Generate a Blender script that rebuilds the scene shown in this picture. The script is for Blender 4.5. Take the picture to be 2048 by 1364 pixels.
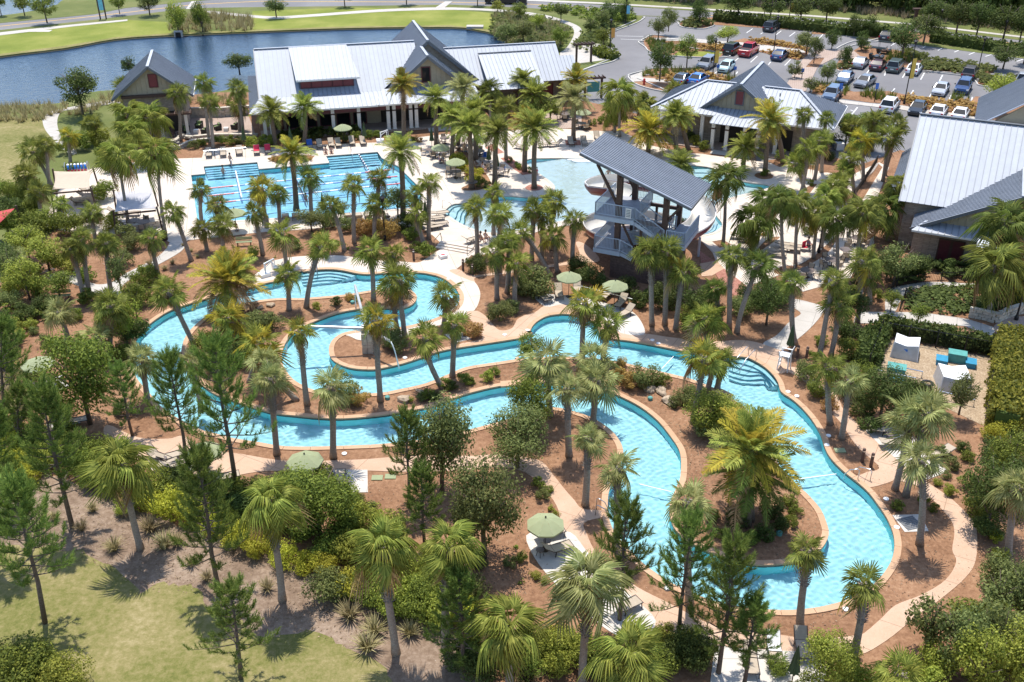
import bpy,bmesh,math,random
import numpy as np
from mathutils import Vector,Matrix,Euler
from mathutils.geometry import delaunay_2d_cdt
random.seed(7);rng=np.random.default_rng(11)
PI=math.pi
for o in list(bpy.data.objects):bpy.data.objects.remove(o,do_unlink=True)
scene=bpy.context.scene
COL=scene.collection
# ---------------------------------------------------------------- camera
CAM_H,PITCH,LENS=38.4,29.2,2000.0/2048.0*36.0
cam_d=bpy.data.cameras.new('camera');cam=bpy.data.objects.new('camera',cam_d);COL.objects.link(cam)
cam.location=(0,0,CAM_H);cam.rotation_euler=(math.radians(90-PITCH),0,0)
cam_d.sensor_width=36;cam_d.lens=LENS;cam_d.clip_start=0.5;cam_d.clip_end=4000
scene.camera=cam
# ---------------------------------------------------------------- sky and sun
SUN_EL,SUN_AZ=71.0,-10.0
world=bpy.data.worlds.new('World');scene.world=world;world.use_nodes=True
wn=world.node_tree;wn.nodes.clear()
wo=wn.nodes.new('ShaderNodeOutputWorld');wb=wn.nodes.new('ShaderNodeBackground');ws=wn.nodes.new('ShaderNodeTexSky')
ws.sky_type='NISHITA';ws.sun_disc=False;ws.sun_elevation=math.radians(SUN_EL);ws.sun_rotation=math.radians(SUN_AZ)
ws.air_density=1.0;ws.dust_density=0.6;ws.ozone_density=1.0
wb.inputs['Strength'].default_value=0.15
wn.links.new(ws.outputs[0],wb.inputs[0]);wn.links.new(wb.outputs[0],wo.inputs[0])
sun_d=bpy.data.lights.new('sun','SUN');sun=bpy.data.objects.new('sun',sun_d);COL.objects.link(sun)
sun_d.energy=3.6;sun_d.angle=math.radians(0.53);sun_d.color=(1.0,0.945,0.86)
_e,_a=math.radians(SUN_EL),math.radians(SUN_AZ)
SUN_DIR=Vector((math.sin(_a)*math.cos(_e),math.cos(_a)*math.cos(_e),math.sin(_e)))
sun.rotation_euler=SUN_DIR.to_track_quat('Z','Y').to_euler();sun.location=(0,60,120)
scene.view_settings.view_transform='Standard';scene.view_settings.look='None'
scene.view_settings.exposure=0.76;scene.view_settings.gamma=1.0;scene.view_settings.use_curve_mapping=False
scene.render.engine='CYCLES'
cy=scene.cycles
cy.max_bounces=8;cy.transparent_max_bounces=12;cy.diffuse_bounces=3;cy.glossy_bounces=3
cy.sample_clamp_indirect=6.0;cy.use_denoising=True
try:cy.caustics_reflective=False;cy.caustics_refractive=True;sun_d.cycles.is_caustics_light=True
except Exception:pass
# ---------------------------------------------------------------- survey: traced picture points -> places on the site
_c,_s=math.cos(math.radians(PITCH)),math.sin(math.radians(PITCH))
def _ray(px,py):
 u=(px-1024)/2000.0;v=(682-py)/2000.0
 return(u,_c+v*_s,-_s+v*_c)
def G(px,py,z=0.0):
 d=_ray(px,py);t=(z-CAM_H)/d[2]
 return Vector((d[0]*t,d[1]*t,z))
def GY(px,py,Y):
 d=_ray(px,py);t=Y/d[1]
 return Vector((d[0]*t,Y,CAM_H+d[2]*t))
def ppm(p):
 f=p[1]*_c-(p[2]-CAM_H)*_s
 return 2000.0/f
TILES={'O':(0,0,1),'A':(0,0,2.9257),'B':(680,0,2.9257),'C':(1348,0,2.9257),'D':(0,420,2.9257),'E':(680,420,2.9257),'F':(1348,420,2.9257),'GG':(0,880,2.8186),'H':(680,880,2.8186),'I':(1348,880,2.8186),'a':(240,500,5.12),'b':(540,500,4.871),'c':(240,700,4.2625),'d':(640,660,4.2625),'e':(1000,560,4.2625),'f':(1000,760,4.2625),'g':(1380,660,4.2625),'h':(1180,960,4.2625),'z4':(1100,240,3.79),'z5':(1200,0,4.8302),'z6':(1624,0,4.8302),'c1':(360,260,4.096),'c2':(800,230,4.655),'c3':(460,40,5.12),'c4':(760,30,4.655),'c5':(1290,100,3.13),'c6':(1720,200,2.488),'c7':(0,280,3.205),'c8':(1400,330,3.3175),'k':(180,80,3.542),'q':(1660,620,3.446)}
def T(tile,*pts):
 x0,y0,s=TILES[tile]
 return[(x0+x/s,y0+y/s)for x,y in pts]
def T1(tile,x,y):return T(tile,(x,y))[0]
def ground_poly(pts):return[G(*p).to_2d()for p in pts]
def smooth(poly,sub=4,closed=True):
 n=len(poly);out=[]
 rangen=n if closed else n-1
 for i in range(rangen):
  if closed:p0,p1,p2,p3=poly[i-1],poly[i],poly[(i+1)%n],poly[(i+2)%n]
  else:p0,p1,p2,p3=poly[max(i-1,0)],poly[i],poly[i+1],poly[min(i+2,n-1)]
  for k in range(sub):
   t=k/sub
   out.append(0.5*((2*p1)+(p2-p0)*t+(2*p0-5*p1+4*p2-p3)*t*t+(3*p1-p0-3*p2+p3)*t**3))
 if not closed:out.append(poly[-1].copy())
 return out
class Frame:
 def __init__(self,o,yaw):
  self.o=Vector((o[0],o[1]));self.yaw=math.radians(yaw)
  self.U=Vector((math.cos(self.yaw),math.sin(self.yaw)));self.V=Vector((-math.sin(self.yaw),math.cos(self.yaw)))
 def w(self,u,v,z=0.0):
  p=self.o+self.U*u+self.V*v
  return Vector((p.x,p.y,z))
  # ---------------------------------------------------------------- materials
def newmat(name):
 m=bpy.data.materials.new(name);m.use_nodes=True
 nt=m.node_tree;return m,nt,nt.nodes['Principled BSDF'],nt.nodes['Material Output']
def N(nt,t,**kw):
 n=nt.nodes.new(t)
 for k,v in kw.items():
  if k in n.inputs:n.inputs[k].default_value=v
  else:setattr(n,k,v)
 return n
def ramp(nt,fac,stops):
 r=nt.nodes.new('ShaderNodeValToRGB');el=r.color_ramp.elements
 while len(el)<len(stops):el.new(0.5)
 for e,(p,c)in zip(el,stops):e.position=p;e.color=(*c,1)
 nt.links.new(fac,r.inputs[0]);return r.outputs[0]
def mixc(nt,fac,a,b,mode='MIX'):
 m=nt.nodes.new('ShaderNodeMix');m.data_type='RGBA';m.blend_type=mode
 for sock,val in((m.inputs[0],fac),(m.inputs[6],a),(m.inputs[7],b)):
  if hasattr(val,'links')or hasattr(val,'is_linked'):nt.links.new(val,sock)
  elif isinstance(val,(int,float)):sock.default_value=val
  else:sock.default_value=(*val,1)
 return m.outputs[2]
def wpos(nt):return nt.nodes.new('ShaderNodeNewGeometry').outputs['Position']
def noise(nt,vec,scale,detail=4,rough=0.55):
 n=N(nt,'ShaderNodeTexNoise',Scale=scale,Detail=detail,Roughness=rough)
 if vec is not None:nt.links.new(vec,n.inputs['Vector'])
 return n.outputs['Fac']
def bump(nt,b,h,strength=0.3,dist=0.02):
 n=N(nt,'ShaderNodeBump',Strength=strength,Distance=dist);nt.links.new(h,n.inputs['Height']);nt.links.new(n.outputs[0],b.inputs['Normal'])
def flat(name,col,rough=0.6,metal=0.0,var=0.12,scale=3.0,spec=None):
 m,nt,b,o=newmat(name)
 f=noise(nt,wpos(nt),scale,5)
 lo=tuple(max(0,c*(1-var))for c in col);hi=tuple(min(1,c*(1+var))for c in col)
 nt.links.new(ramp(nt,f,[(0.3,lo),(0.7,hi)]),b.inputs['Base Color'])
 b.inputs['Roughness'].default_value=rough;b.inputs['Metallic'].default_value=metal
 if spec is not None:b.inputs['Specular IOR Level'].default_value=spec
 return m
def ground_mat(name,stops,big=0.25,fine=9.0,mix=0.55,rough=0.95,bs=0.5,bd=0.03,speck=None):
 m,nt,b,o=newmat(name);p=wpos(nt)
 f1=noise(nt,p,big,6,0.62);f2=noise(nt,p,fine,8,0.8)
 mx=N(nt,'ShaderNodeMix');mx.inputs[0].default_value=mix
 nt.links.new(f1,mx.inputs[2]);nt.links.new(f2,mx.inputs[3])
 c=ramp(nt,mx.outputs[0],stops)
 if speck:
  v=N(nt,'ShaderNodeTexVoronoi',Scale=speck[0]);nt.links.new(p,v.inputs['Vector'])
  r=ramp(nt,v.outputs['Distance'],[(0.0,(1,1,1)),(speck[1],(0,0,0))]);c=mixc(nt,r,c,speck[2])
 nt.links.new(c,b.inputs['Base Color']);b.inputs['Roughness'].default_value=rough;b.inputs['Specular IOR Level'].default_value=0.2
 bump(nt,b,f2,bs,bd);return m
M={}
M['mulch']=ground_mat('mulch',[(0.30,(0.09,0.045,0.025)),(0.44,(0.195,0.102,0.056)),(0.56,(0.30,0.168,0.096)),(0.70,(0.42,0.275,0.175))],0.3,3.2,0.66,speck=(2.6,0.07,(0.62,0.48,0.36)))
M['dry_bed']=ground_mat('dry_bed',[(0.34,(0.095,0.062,0.042)),(0.48,(0.20,0.14,0.098)),(0.66,(0.37,0.285,0.215))],0.3,3,0.6,speck=(3,0.07,(0.7,0.64,0.58)))
M['lawn']=ground_mat('lawn',[(0.32,(0.07,0.085,0.02)),(0.44,(0.145,0.145,0.04)),(0.55,(0.235,0.20,0.085)),(0.68,(0.36,0.30,0.165))],0.22,2.6,0.62,bs=0.8)
M['bank_grass']=ground_mat('bank_grass',[(0.3,(0.085,0.12,0.018)),(0.47,(0.16,0.19,0.03)),(0.66,(0.30,0.29,0.08))],0.11,5,0.45)
M['rough_grass']=ground_mat('rough_grass',[(0.3,(0.06,0.08,0.02)),(0.5,(0.12,0.14,0.04)),(0.7,(0.24,0.21,0.10))],0.12,5,0.5)
M['gravel']=ground_mat('gravel',[(0.3,(0.10,0.07,0.045)),(0.5,(0.34,0.25,0.16)),(0.7,(0.62,0.52,0.38))],1.0,7,0.75,speck=(5,0.2,(0.6,0.5,0.38)))
M['red_rock']=ground_mat('red_rock',[(0.3,(0.15,0.06,0.045)),(0.5,(0.33,0.15,0.11)),(0.7,(0.5,0.28,0.22))],1.0,8,0.75)
def concrete(name,a,b_,joint=None,jcol=None,yaw=0.0):
 m,nt,b,o=newmat(name);p=wpos(nt)
 c=ramp(nt,noise(nt,p,0.35,7,0.65),[(0.3,a),(0.68,b_)])
 c=mixc(nt,0.25,c,ramp(nt,noise(nt,p,14,4),[(0.3,tuple(x*0.7 for x in a)),(0.7,b_)]))
 st=ramp(nt,noise(nt,p,0.8,8,0.7),[(0.60,(0,0,0)),(0.78,(1,1,1))])
 c=mixc(nt,st,c,tuple(x*0.80 for x in a))
 if joint:
  mp=N(nt,'ShaderNodeMapping');mp.inputs['Rotation'].default_value=(0,0,yaw);nt.links.new(p,mp.inputs[0])
  br=N(nt,'ShaderNodeTexBrick',Scale=1.0);br.offset=0.0
  br.inputs['Brick Width'].default_value=joint[0];br.inputs['Row Height'].default_value=joint[1];br.inputs['Mortar Size'].default_value=joint[2]
  br.inputs['Mortar Smooth'].default_value=0.3
  nt.links.new(mp.outputs[0],br.inputs['Vector']);c=mixc(nt,br.outputs['Fac'],c,jcol or tuple(x*0.6 for x in a))
  bm_=N(nt,'ShaderNodeBump',Strength=0.3,Distance=0.01,invert=True);nt.links.new(br.outputs['Fac'],bm_.inputs['Height']);nt.links.new(bm_.outputs[0],b.inputs['Normal'])
 nt.links.new(c,b.inputs['Base Color']);b.inputs['Roughness'].default_value=0.85;b.inputs['Specular IOR Level'].default_value=0.25
 return m
M['deck']=concrete('deck',(0.53,0.45,0.37),(0.66,0.58,0.50),(3.0,3.0,0.025),yaw=math.radians(-14))
M['pad']=concrete('pad',(0.50,0.46,0.41),(0.60,0.56,0.51),(3.0,3.0,0.02))
M['peach']=concrete('peach',(0.46,0.30,0.20),(0.57,0.40,0.29),(2.4,2.4,0.02),yaw=0.5)
M['coping']=concrete('coping',(0.45,0.27,0.16),(0.56,0.37,0.24))
M['coping_white']=concrete('coping_white',(0.50,0.44,0.37),(0.60,0.53,0.46))
M['grey_path']=concrete('grey_path',(0.40,0.37,0.33),(0.50,0.47,0.43),(1.8,1.8,0.02),yaw=0.4)
M['paver']=concrete('paver',(0.36,0.27,0.22),(0.47,0.37,0.31),(0.3,0.15,0.012),yaw=0.24)
M['kerb']=concrete('kerb',(0.44,0.42,0.39),(0.56,0.54,0.50))
M['asphalt']=ground_mat('asphalt',[(0.3,(0.135,0.132,0.135)),(0.5,(0.185,0.18,0.185)),(0.7,(0.24,0.235,0.235))],0.08,20,0.4,rough=0.9,bs=0.1,bd=0.01)
M['road_white']=flat('road_white',(0.66,0.66,0.64),0.7,var=0.15)
M['road_yellow']=flat('road_yellow',(0.62,0.36,0.05),0.7,var=0.15)
def plaster(name,a,b_):
 m,nt,b,o=newmat(name);p=wpos(nt)
 v=N(nt,'ShaderNodeTexVoronoi',Scale=5.0);v.feature='SMOOTH_F1';nt.links.new(p,v.inputs['Vector'])
 c=ramp(nt,noise(nt,p,1.4,6,0.7),[(0.3,a),(0.7,b_)])
 nt.links.new(c,b.inputs['Base Color']);b.inputs['Roughness'].default_value=0.8;return m
M['pool_floor']=plaster('pool_floor',(0.56,0.77,0.82),(0.66,0.85,0.89))
M['beach_floor']=plaster('beach_floor',(0.60,0.66,0.66),(0.68,0.74,0.74))
M['pool_wall']=plaster('pool_wall',(0.26,0.86,0.90),(0.34,0.92,0.95))
M['lap_floor']=plaster('lap_floor',(0.36,0.68,0.82),(0.44,0.75,0.87))
M['tile_band']=flat('tile_band',(0.03,0.055,0.06),0.3)
M['step_edge']=flat('step_edge',(0.02,0.18,0.25),0.4)
def pool_water(name,tint):
 m,nt,b,o=newmat(name);b.inputs['Transmission Weight'].default_value=1;b.inputs['Roughness'].default_value=0.0;b.inputs['IOR'].default_value=1.33;b.inputs['Base Color'].default_value=(*tint,1);return m
M['river_water']=pool_water('river_water',(0.615,0.93,0.975))
M['beach_water']=pool_water('beach_water',(0.80,0.955,0.975))
M['lap_water']=pool_water('lap_water',(0.66,0.91,0.98))
m,nt,b,o=newmat('lake_water');p=wpos(nt)
mp=N(nt,'ShaderNodeMapping');mp.inputs['Scale'].default_value=(0.7,1.6,1);nt.links.new(p,mp.inputs[0])
b.inputs['Base Color'].default_value=(0.012,0.035,0.075,1);b.inputs['Roughness'].default_value=0.06
bump(nt,b,noise(nt,mp.outputs[0],1.3,5,0.6),0.8,0.12);M['lake_water']=m
def metal_roof(name,col,rough,metal=0.75,streak=0.10):
 m,nt,b,o=newmat(name);p=wpos(nt)
 oi=nt.nodes.new('ShaderNodeObjectInfo')
 f=noise(nt,p,1.1,6,0.65)
 c=ramp(nt,f,[(0.25,tuple(x*(1-streak)for x in col)),(0.75,tuple(min(1,x*(1+streak))for x in col))])
 mr=N(nt,'ShaderNodeMapRange');mr.inputs[3].default_value=0.965;mr.inputs[4].default_value=1.025;nt.links.new(oi.outputs['Random'],mr.inputs[0])
 hs=N(nt,'ShaderNodeHueSaturation');nt.links.new(mr.outputs[0],hs.inputs['Value']);nt.links.new(c,hs.inputs['Color'])
 nt.links.new(hs.outputs[0],b.inputs['Base Color'])
 r=N(nt,'ShaderNodeMapRange');r.inputs[3].default_value=rough-0.05;r.inputs[4].default_value=rough+0.07;nt.links.new(f,r.inputs[0]);nt.links.new(r.outputs[0],b.inputs['Roughness'])
 b.inputs['Metallic'].default_value=metal;return m
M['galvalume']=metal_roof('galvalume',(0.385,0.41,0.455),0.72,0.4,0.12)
M['seam']=metal_roof('seam',(0.235,0.255,0.29),0.6,0.4)  # darker than the panels, painting in the shade along each raised seam
M['galvalume_shaded']=metal_roof('galvalume_shaded',(0.34,0.38,0.45),0.5,0.6)  # same metal coloured darker for slopes turned out of the sun's glare
M['stucco']=flat('stucco',(0.36,0.29,0.20),0.85,var=0.06)
M['batten']=flat('batten',(0.40,0.33,0.23),0.8,var=0.06)
M['white_paint']=flat('white_paint',(0.74,0.72,0.68),0.5,var=0.05)
M['bright_white']=flat('bright_white',(0.82,0.82,0.81),0.45,var=0.03)
M['maroon']=flat('maroon',(0.11,0.02,0.027),0.5,var=0.15)
M['red_shutter']=flat('red_shutter',(0.20,0.035,0.042),0.5,var=0.12)
M['brown_wood']=flat('brown_wood',(0.075,0.038,0.027),0.6,var=0.25,scale=6)
M['dark_plank']=flat('dark_plank',(0.115,0.07,0.055),0.7,var=0.35,scale=5)
M['trim_grey']=flat('trim_grey',(0.12,0.13,0.145),0.5)
M['interior_shade']=flat('interior_shade',(0.035,0.028,0.024),0.8)  # near-black colour standing in for the shade inside doorways and openings
M['rail_grey']=flat('rail_grey',(0.42,0.47,0.54),0.45,var=0.05)
M['deck_board']=flat('deck_board',(0.32,0.33,0.36),0.7,var=0.12)
M['slide_in']=flat('slide_in',(0.62,0.59,0.53),0.25,var=0.04)
M['slide_out']=flat('slide_out',(0.16,0.018,0.03),0.3,var=0.1)
def stone(name,base,s=2.4):
 m,nt,b,o=newmat(name);p=wpos(nt)
 mp=N(nt,'ShaderNodeMapping');mp.inputs['Rotation'].default_value=(0,0,0.35);nt.links.new(p,mp.inputs[0])
 sx=nt.nodes.new('ShaderNodeSeparateXYZ');nt.links.new(p,sx.inputs[0])
 ad=N(nt,'ShaderNodeMath');ad.operation='ADD';nt.links.new(sx.outputs[0],ad.inputs[0]);nt.links.new(sx.outputs[1],ad.inputs[1])
 cx=nt.nodes.new('ShaderNodeCombineXYZ');nt.links.new(ad.outputs[0],cx.inputs[0]);nt.links.new(sx.outputs[2],cx.inputs[1])
 br=N(nt,'ShaderNodeTexBrick',Scale=1.0);br.inputs['Brick Width'].default_value=0.55;br.inputs['Row Height'].default_value=0.17;br.inputs['Mortar Size'].default_value=0.014
 br.inputs['Color1'].default_value=(*[c*0.75 for c in base],1);br.inputs['Color2'].default_value=(*[min(1,c*1.2)for c in base],1);br.inputs['Mortar'].default_value=(*[c*0.5 for c in base],1)
 nt.links.new(cx.outputs[0],br.inputs['Vector'])
 c=mixc(nt,0.35,br.outputs['Color'],ramp(nt,noise(nt,p,3,5),[(0.3,tuple(x*0.6 for x in base)),(0.7,tuple(min(1,x*1.3)for x in base))]))
 nt.links.new(c,b.inputs['Base Color']);b.inputs['Roughness'].default_value=0.9
 bm_=N(nt,'ShaderNodeBump',Strength=0.5,Distance=0.03,invert=True);nt.links.new(br.outputs['Fac'],bm_.inputs['Height']);nt.links.new(bm_.outputs[0],b.inputs['Normal']);return m
M['stone']=stone('stone',(0.36,0.30,0.24))
M['stone_light']=flat('stone_light',(0.50,0.45,0.37),0.9,var=0.25,scale=2.5)
M['rock']=flat('rock',(0.36,0.28,0.20),0.95,var=0.4,scale=4)
M['glass_dark']=flat('glass_dark',(0.015,0.018,0.02),0.06)
M['sling']=flat('sling',(0.40,0.33,0.25),0.8,var=0.08,scale=8)
M['sling_dark']=flat('sling_dark',(0.10,0.085,0.07),0.8)
M['frame_metal']=flat('frame_metal',(0.045,0.035,0.03),0.4,0.3)
M['table_top']=flat('table_top',(0.13,0.10,0.09),0.5,var=0.3,scale=20)
M['towel_red']=flat('towel_red',(0.62,0.03,0.07),0.9)
M['towel_blue']=flat('towel_blue',(0.03,0.10,0.35),0.9)
M['towel_white']=flat('towel_white',(0.75,0.75,0.75),0.9)
def canopy_mat(name,col):
 m,nt,b,o=newmat(name);p=wpos(nt)
 c=ramp(nt,noise(nt,p,2.2,4),[(0.3,tuple(x*0.92 for x in col)),(0.7,col)]);nt.links.new(c,b.inputs['Base Color']);b.inputs['Roughness'].default_value=0.9
 t=N(nt,'ShaderNodeBsdfTranslucent');nt.links.new(c,t.inputs[0]);mx=N(nt,'ShaderNodeMixShader');mx.inputs[0].default_value=0.3
 nt.links.new(b.outputs[0],mx.inputs[1]);nt.links.new(t.outputs[0],mx.inputs[2]);nt.links.new(mx.outputs[0],o.inputs[0]);return m
M['canopy_green']=canopy_mat('canopy_green',(0.40,0.45,0.26))
M['canopy_dark']=canopy_mat('canopy_dark',(0.10,0.15,0.07))
M['sail_tan']=canopy_mat('sail_tan',(0.66,0.55,0.43));M['sail_grey']=canopy_mat('sail_grey',(0.62,0.61,0.64));M['sail_red']=canopy_mat('sail_red',(0.62,0.10,0.10))
M['black_metal']=flat('black_metal',(0.02,0.02,0.022),0.4,0.4)
M['steel']=flat('steel',(0.60,0.61,0.62),0.25,0.8)
M['pipe']=flat('pipe',(0.50,0.51,0.52),0.4,0.2)
M['teal_box']=flat('teal_box',(0.07,0.28,0.25),0.6,var=0.15);M['blue_box']=flat('blue_box',(0.02,0.22,0.36),0.5)
M['rubber']=flat('rubber',(0.02,0.02,0.025),0.7)
M['navy']=flat('navy',(0.015,0.02,0.07),0.7);M['skin']=flat('skin',(0.50,0.29,0.20),0.6,var=0.05);M['hair']=flat('hair',(0.04,0.025,0.018),0.7)
M['orange_banner']=flat('orange_banner',(0.70,0.33,0.07),0.7);M['yellow_banner']=flat('yellow_banner',(0.68,0.46,0.08),0.7);M['blue_banner']=flat('blue_banner',(0.18,0.50,0.66),0.7)
M['sign_blue']=flat('sign_blue',(0.02,0.13,0.48),0.5);M['hydrant']=flat('hydrant',(0.55,0.03,0.03),0.4)
M['wicker']=flat('wicker',(0.03,0.025,0.02),0.7);M['cushion']=flat('cushion',(0.20,0.26,0.10),0.9)
M['float_blue']=flat('float_blue',(0.03,0.18,0.55),0.4);M['float_white']=flat('float_white',(0.8,0.8,0.8),0.4);M['float_red']=flat('float_red',(0.6,0.04,0.08),0.4)
M['lane_line']=flat('lane_line',(0.01,0.04,0.12),0.6)
M['foam']=flat('foam',(0.85,0.9,0.92),0.7)
M['valve_green']=flat('valve_green',(0.10,0.30,0.27),0.5)
def leaf_mat(name,dark,light,trans=0.4,objvar=0.16,rough=0.7):
 m,nt,b,o=newmat(name)
 g=nt.nodes.new('ShaderNodeNewGeometry');oi=nt.nodes.new('ShaderNodeObjectInfo')
 c=ramp(nt,g.outputs['Random Per Island'],[(0.0,dark),(0.55,tuple((a+d)/2 for a,d in zip(dark,light))),(1.0,light)])
 hs=N(nt,'ShaderNodeHueSaturation')
 mr=N(nt,'ShaderNodeMapRange');mr.inputs[3].default_value=1-objvar;mr.inputs[4].default_value=1+objvar;nt.links.new(oi.outputs['Random'],mr.inputs[0]);nt.links.new(mr.outputs[0],hs.inputs['Value'])
 mh=N(nt,'ShaderNodeMapRange');mh.inputs[3].default_value=0.485;mh.inputs[4].default_value=0.515;nt.links.new(oi.outputs['Random'],mh.inputs[0]);nt.links.new(mh.outputs[0],hs.inputs['Hue'])
 nt.links.new(c,hs.inputs['Color']);nt.links.new(hs.outputs[0],b.inputs['Base Color']);b.inputs['Roughness'].default_value=rough
 b.inputs['Specular IOR Level'].default_value=0.2
 if trans>0:
  t=N(nt,'ShaderNodeBsdfTranslucent');nt.links.new(hs.outputs[0],t.inputs[0]);mx=N(nt,'ShaderNodeMixShader');mx.inputs[0].default_value=trans
  nt.links.new(b.outputs[0],mx.inputs[1]);nt.links.new(t.outputs[0],mx.inputs[2]);nt.links.new(mx.outputs[0],o.inputs[0])
 return m
M['frond_green']=leaf_mat('frond_green',(0.115,0.14,0.028),(0.34,0.36,0.075))
M['frond_dark']=leaf_mat('frond_dark',(0.085,0.12,0.022),(0.22,0.26,0.055))
M['frond_yellow']=leaf_mat('frond_yellow',(0.25,0.215,0.03),(0.58,0.46,0.06))
M['frond_pale']=leaf_mat('frond_pale',(0.22,0.24,0.075),(0.5,0.5,0.2))
M['frond_lime']=leaf_mat('frond_lime',(0.135,0.175,0.028),(0.42,0.44,0.09))
M['frond_dead']=leaf_mat('frond_dead',(0.238,0.147,0.062),(0.536,0.362,0.176),0.1)
M['needle']=leaf_mat('needle',(0.087,0.143,0.031),(0.304,0.390,0.083),0.3)
M['leaf_green']=leaf_mat('leaf_green',(0.075,0.11,0.019),(0.29,0.335,0.055))
M['leaf_dark']=leaf_mat('leaf_dark',(0.045,0.07,0.017),(0.155,0.2,0.05))
M['leaf_lime']=leaf_mat('leaf_lime',(0.16,0.2,0.028),(0.46,0.48,0.085))
M['leaf_yellow']=leaf_mat('leaf_yellow',(0.246,0.265,0.029),(0.620,0.600,0.072))
M['leaf_olive']=leaf_mat('leaf_olive',(0.09,0.115,0.033),(0.28,0.31,0.1))
M['leaf_rust']=leaf_mat('leaf_rust',(0.246,0.160,0.051),(0.603,0.389,0.116))
M['leaf_gold']=leaf_mat('leaf_gold',(0.10,0.105,0.02),(0.33,0.28,0.05))
M['grass_tuft']=leaf_mat('grass_tuft',(0.20,0.165,0.07),(0.50,0.42,0.23),0.3)
M['grass_green']=leaf_mat('grass_green',(0.09,0.13,0.02),(0.26,0.32,0.06),0.2)
M['grass_dry']=leaf_mat('grass_dry',(0.24,0.18,0.11),(0.45,0.36,0.24),0.2)
M['flower_white']=flat('flower_white',(0.8,0.78,0.72),0.7)
def bark(name,a,b_,s=7.0):
 m,nt,b,o=newmat(name)
 tc=nt.nodes.new('ShaderNodeTexCoord');mp=N(nt,'ShaderNodeMapping');mp.inputs['Scale'].default_value=(1,1,3.0);nt.links.new(tc.outputs['Object'],mp.inputs[0])
 f=noise(nt,mp.outputs[0],s,6,0.7);nt.links.new(ramp(nt,f,[(0.3,a),(0.7,b_)]),b.inputs['Base Color']);b.inputs['Roughness'].default_value=0.95
 bump(nt,b,f,0.6,0.03);return m
M['palm_bark']=bark('palm_bark',(0.17,0.135,0.105),(0.42,0.36,0.30));M['boot']=bark('boot',(0.15,0.11,0.08),(0.46,0.38,0.30))
M['date_bark']=bark('date_bark',(0.085,0.06,0.042),(0.27,0.20,0.14))
M['litter']=leaf_mat('litter',(0.08,0.045,0.025),(0.36,0.25,0.16),0.0)
M['bark']=bark('bark',(0.07,0.05,0.038),(0.22,0.17,0.13));M['pale_bark']=bark('pale_bark',(0.20,0.16,0.12),(0.40,0.34,0.28))
def car_paint(name,col,metal=0.3):
 m,nt,b,o=newmat(name);b.inputs['Base Color'].default_value=(*col,1);b.inputs['Metallic'].default_value=metal;b.inputs['Roughness'].default_value=0.32
 b.inputs['Coat Weight'].default_value=0.8;b.inputs['Coat Roughness'].default_value=0.06;return m
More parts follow.
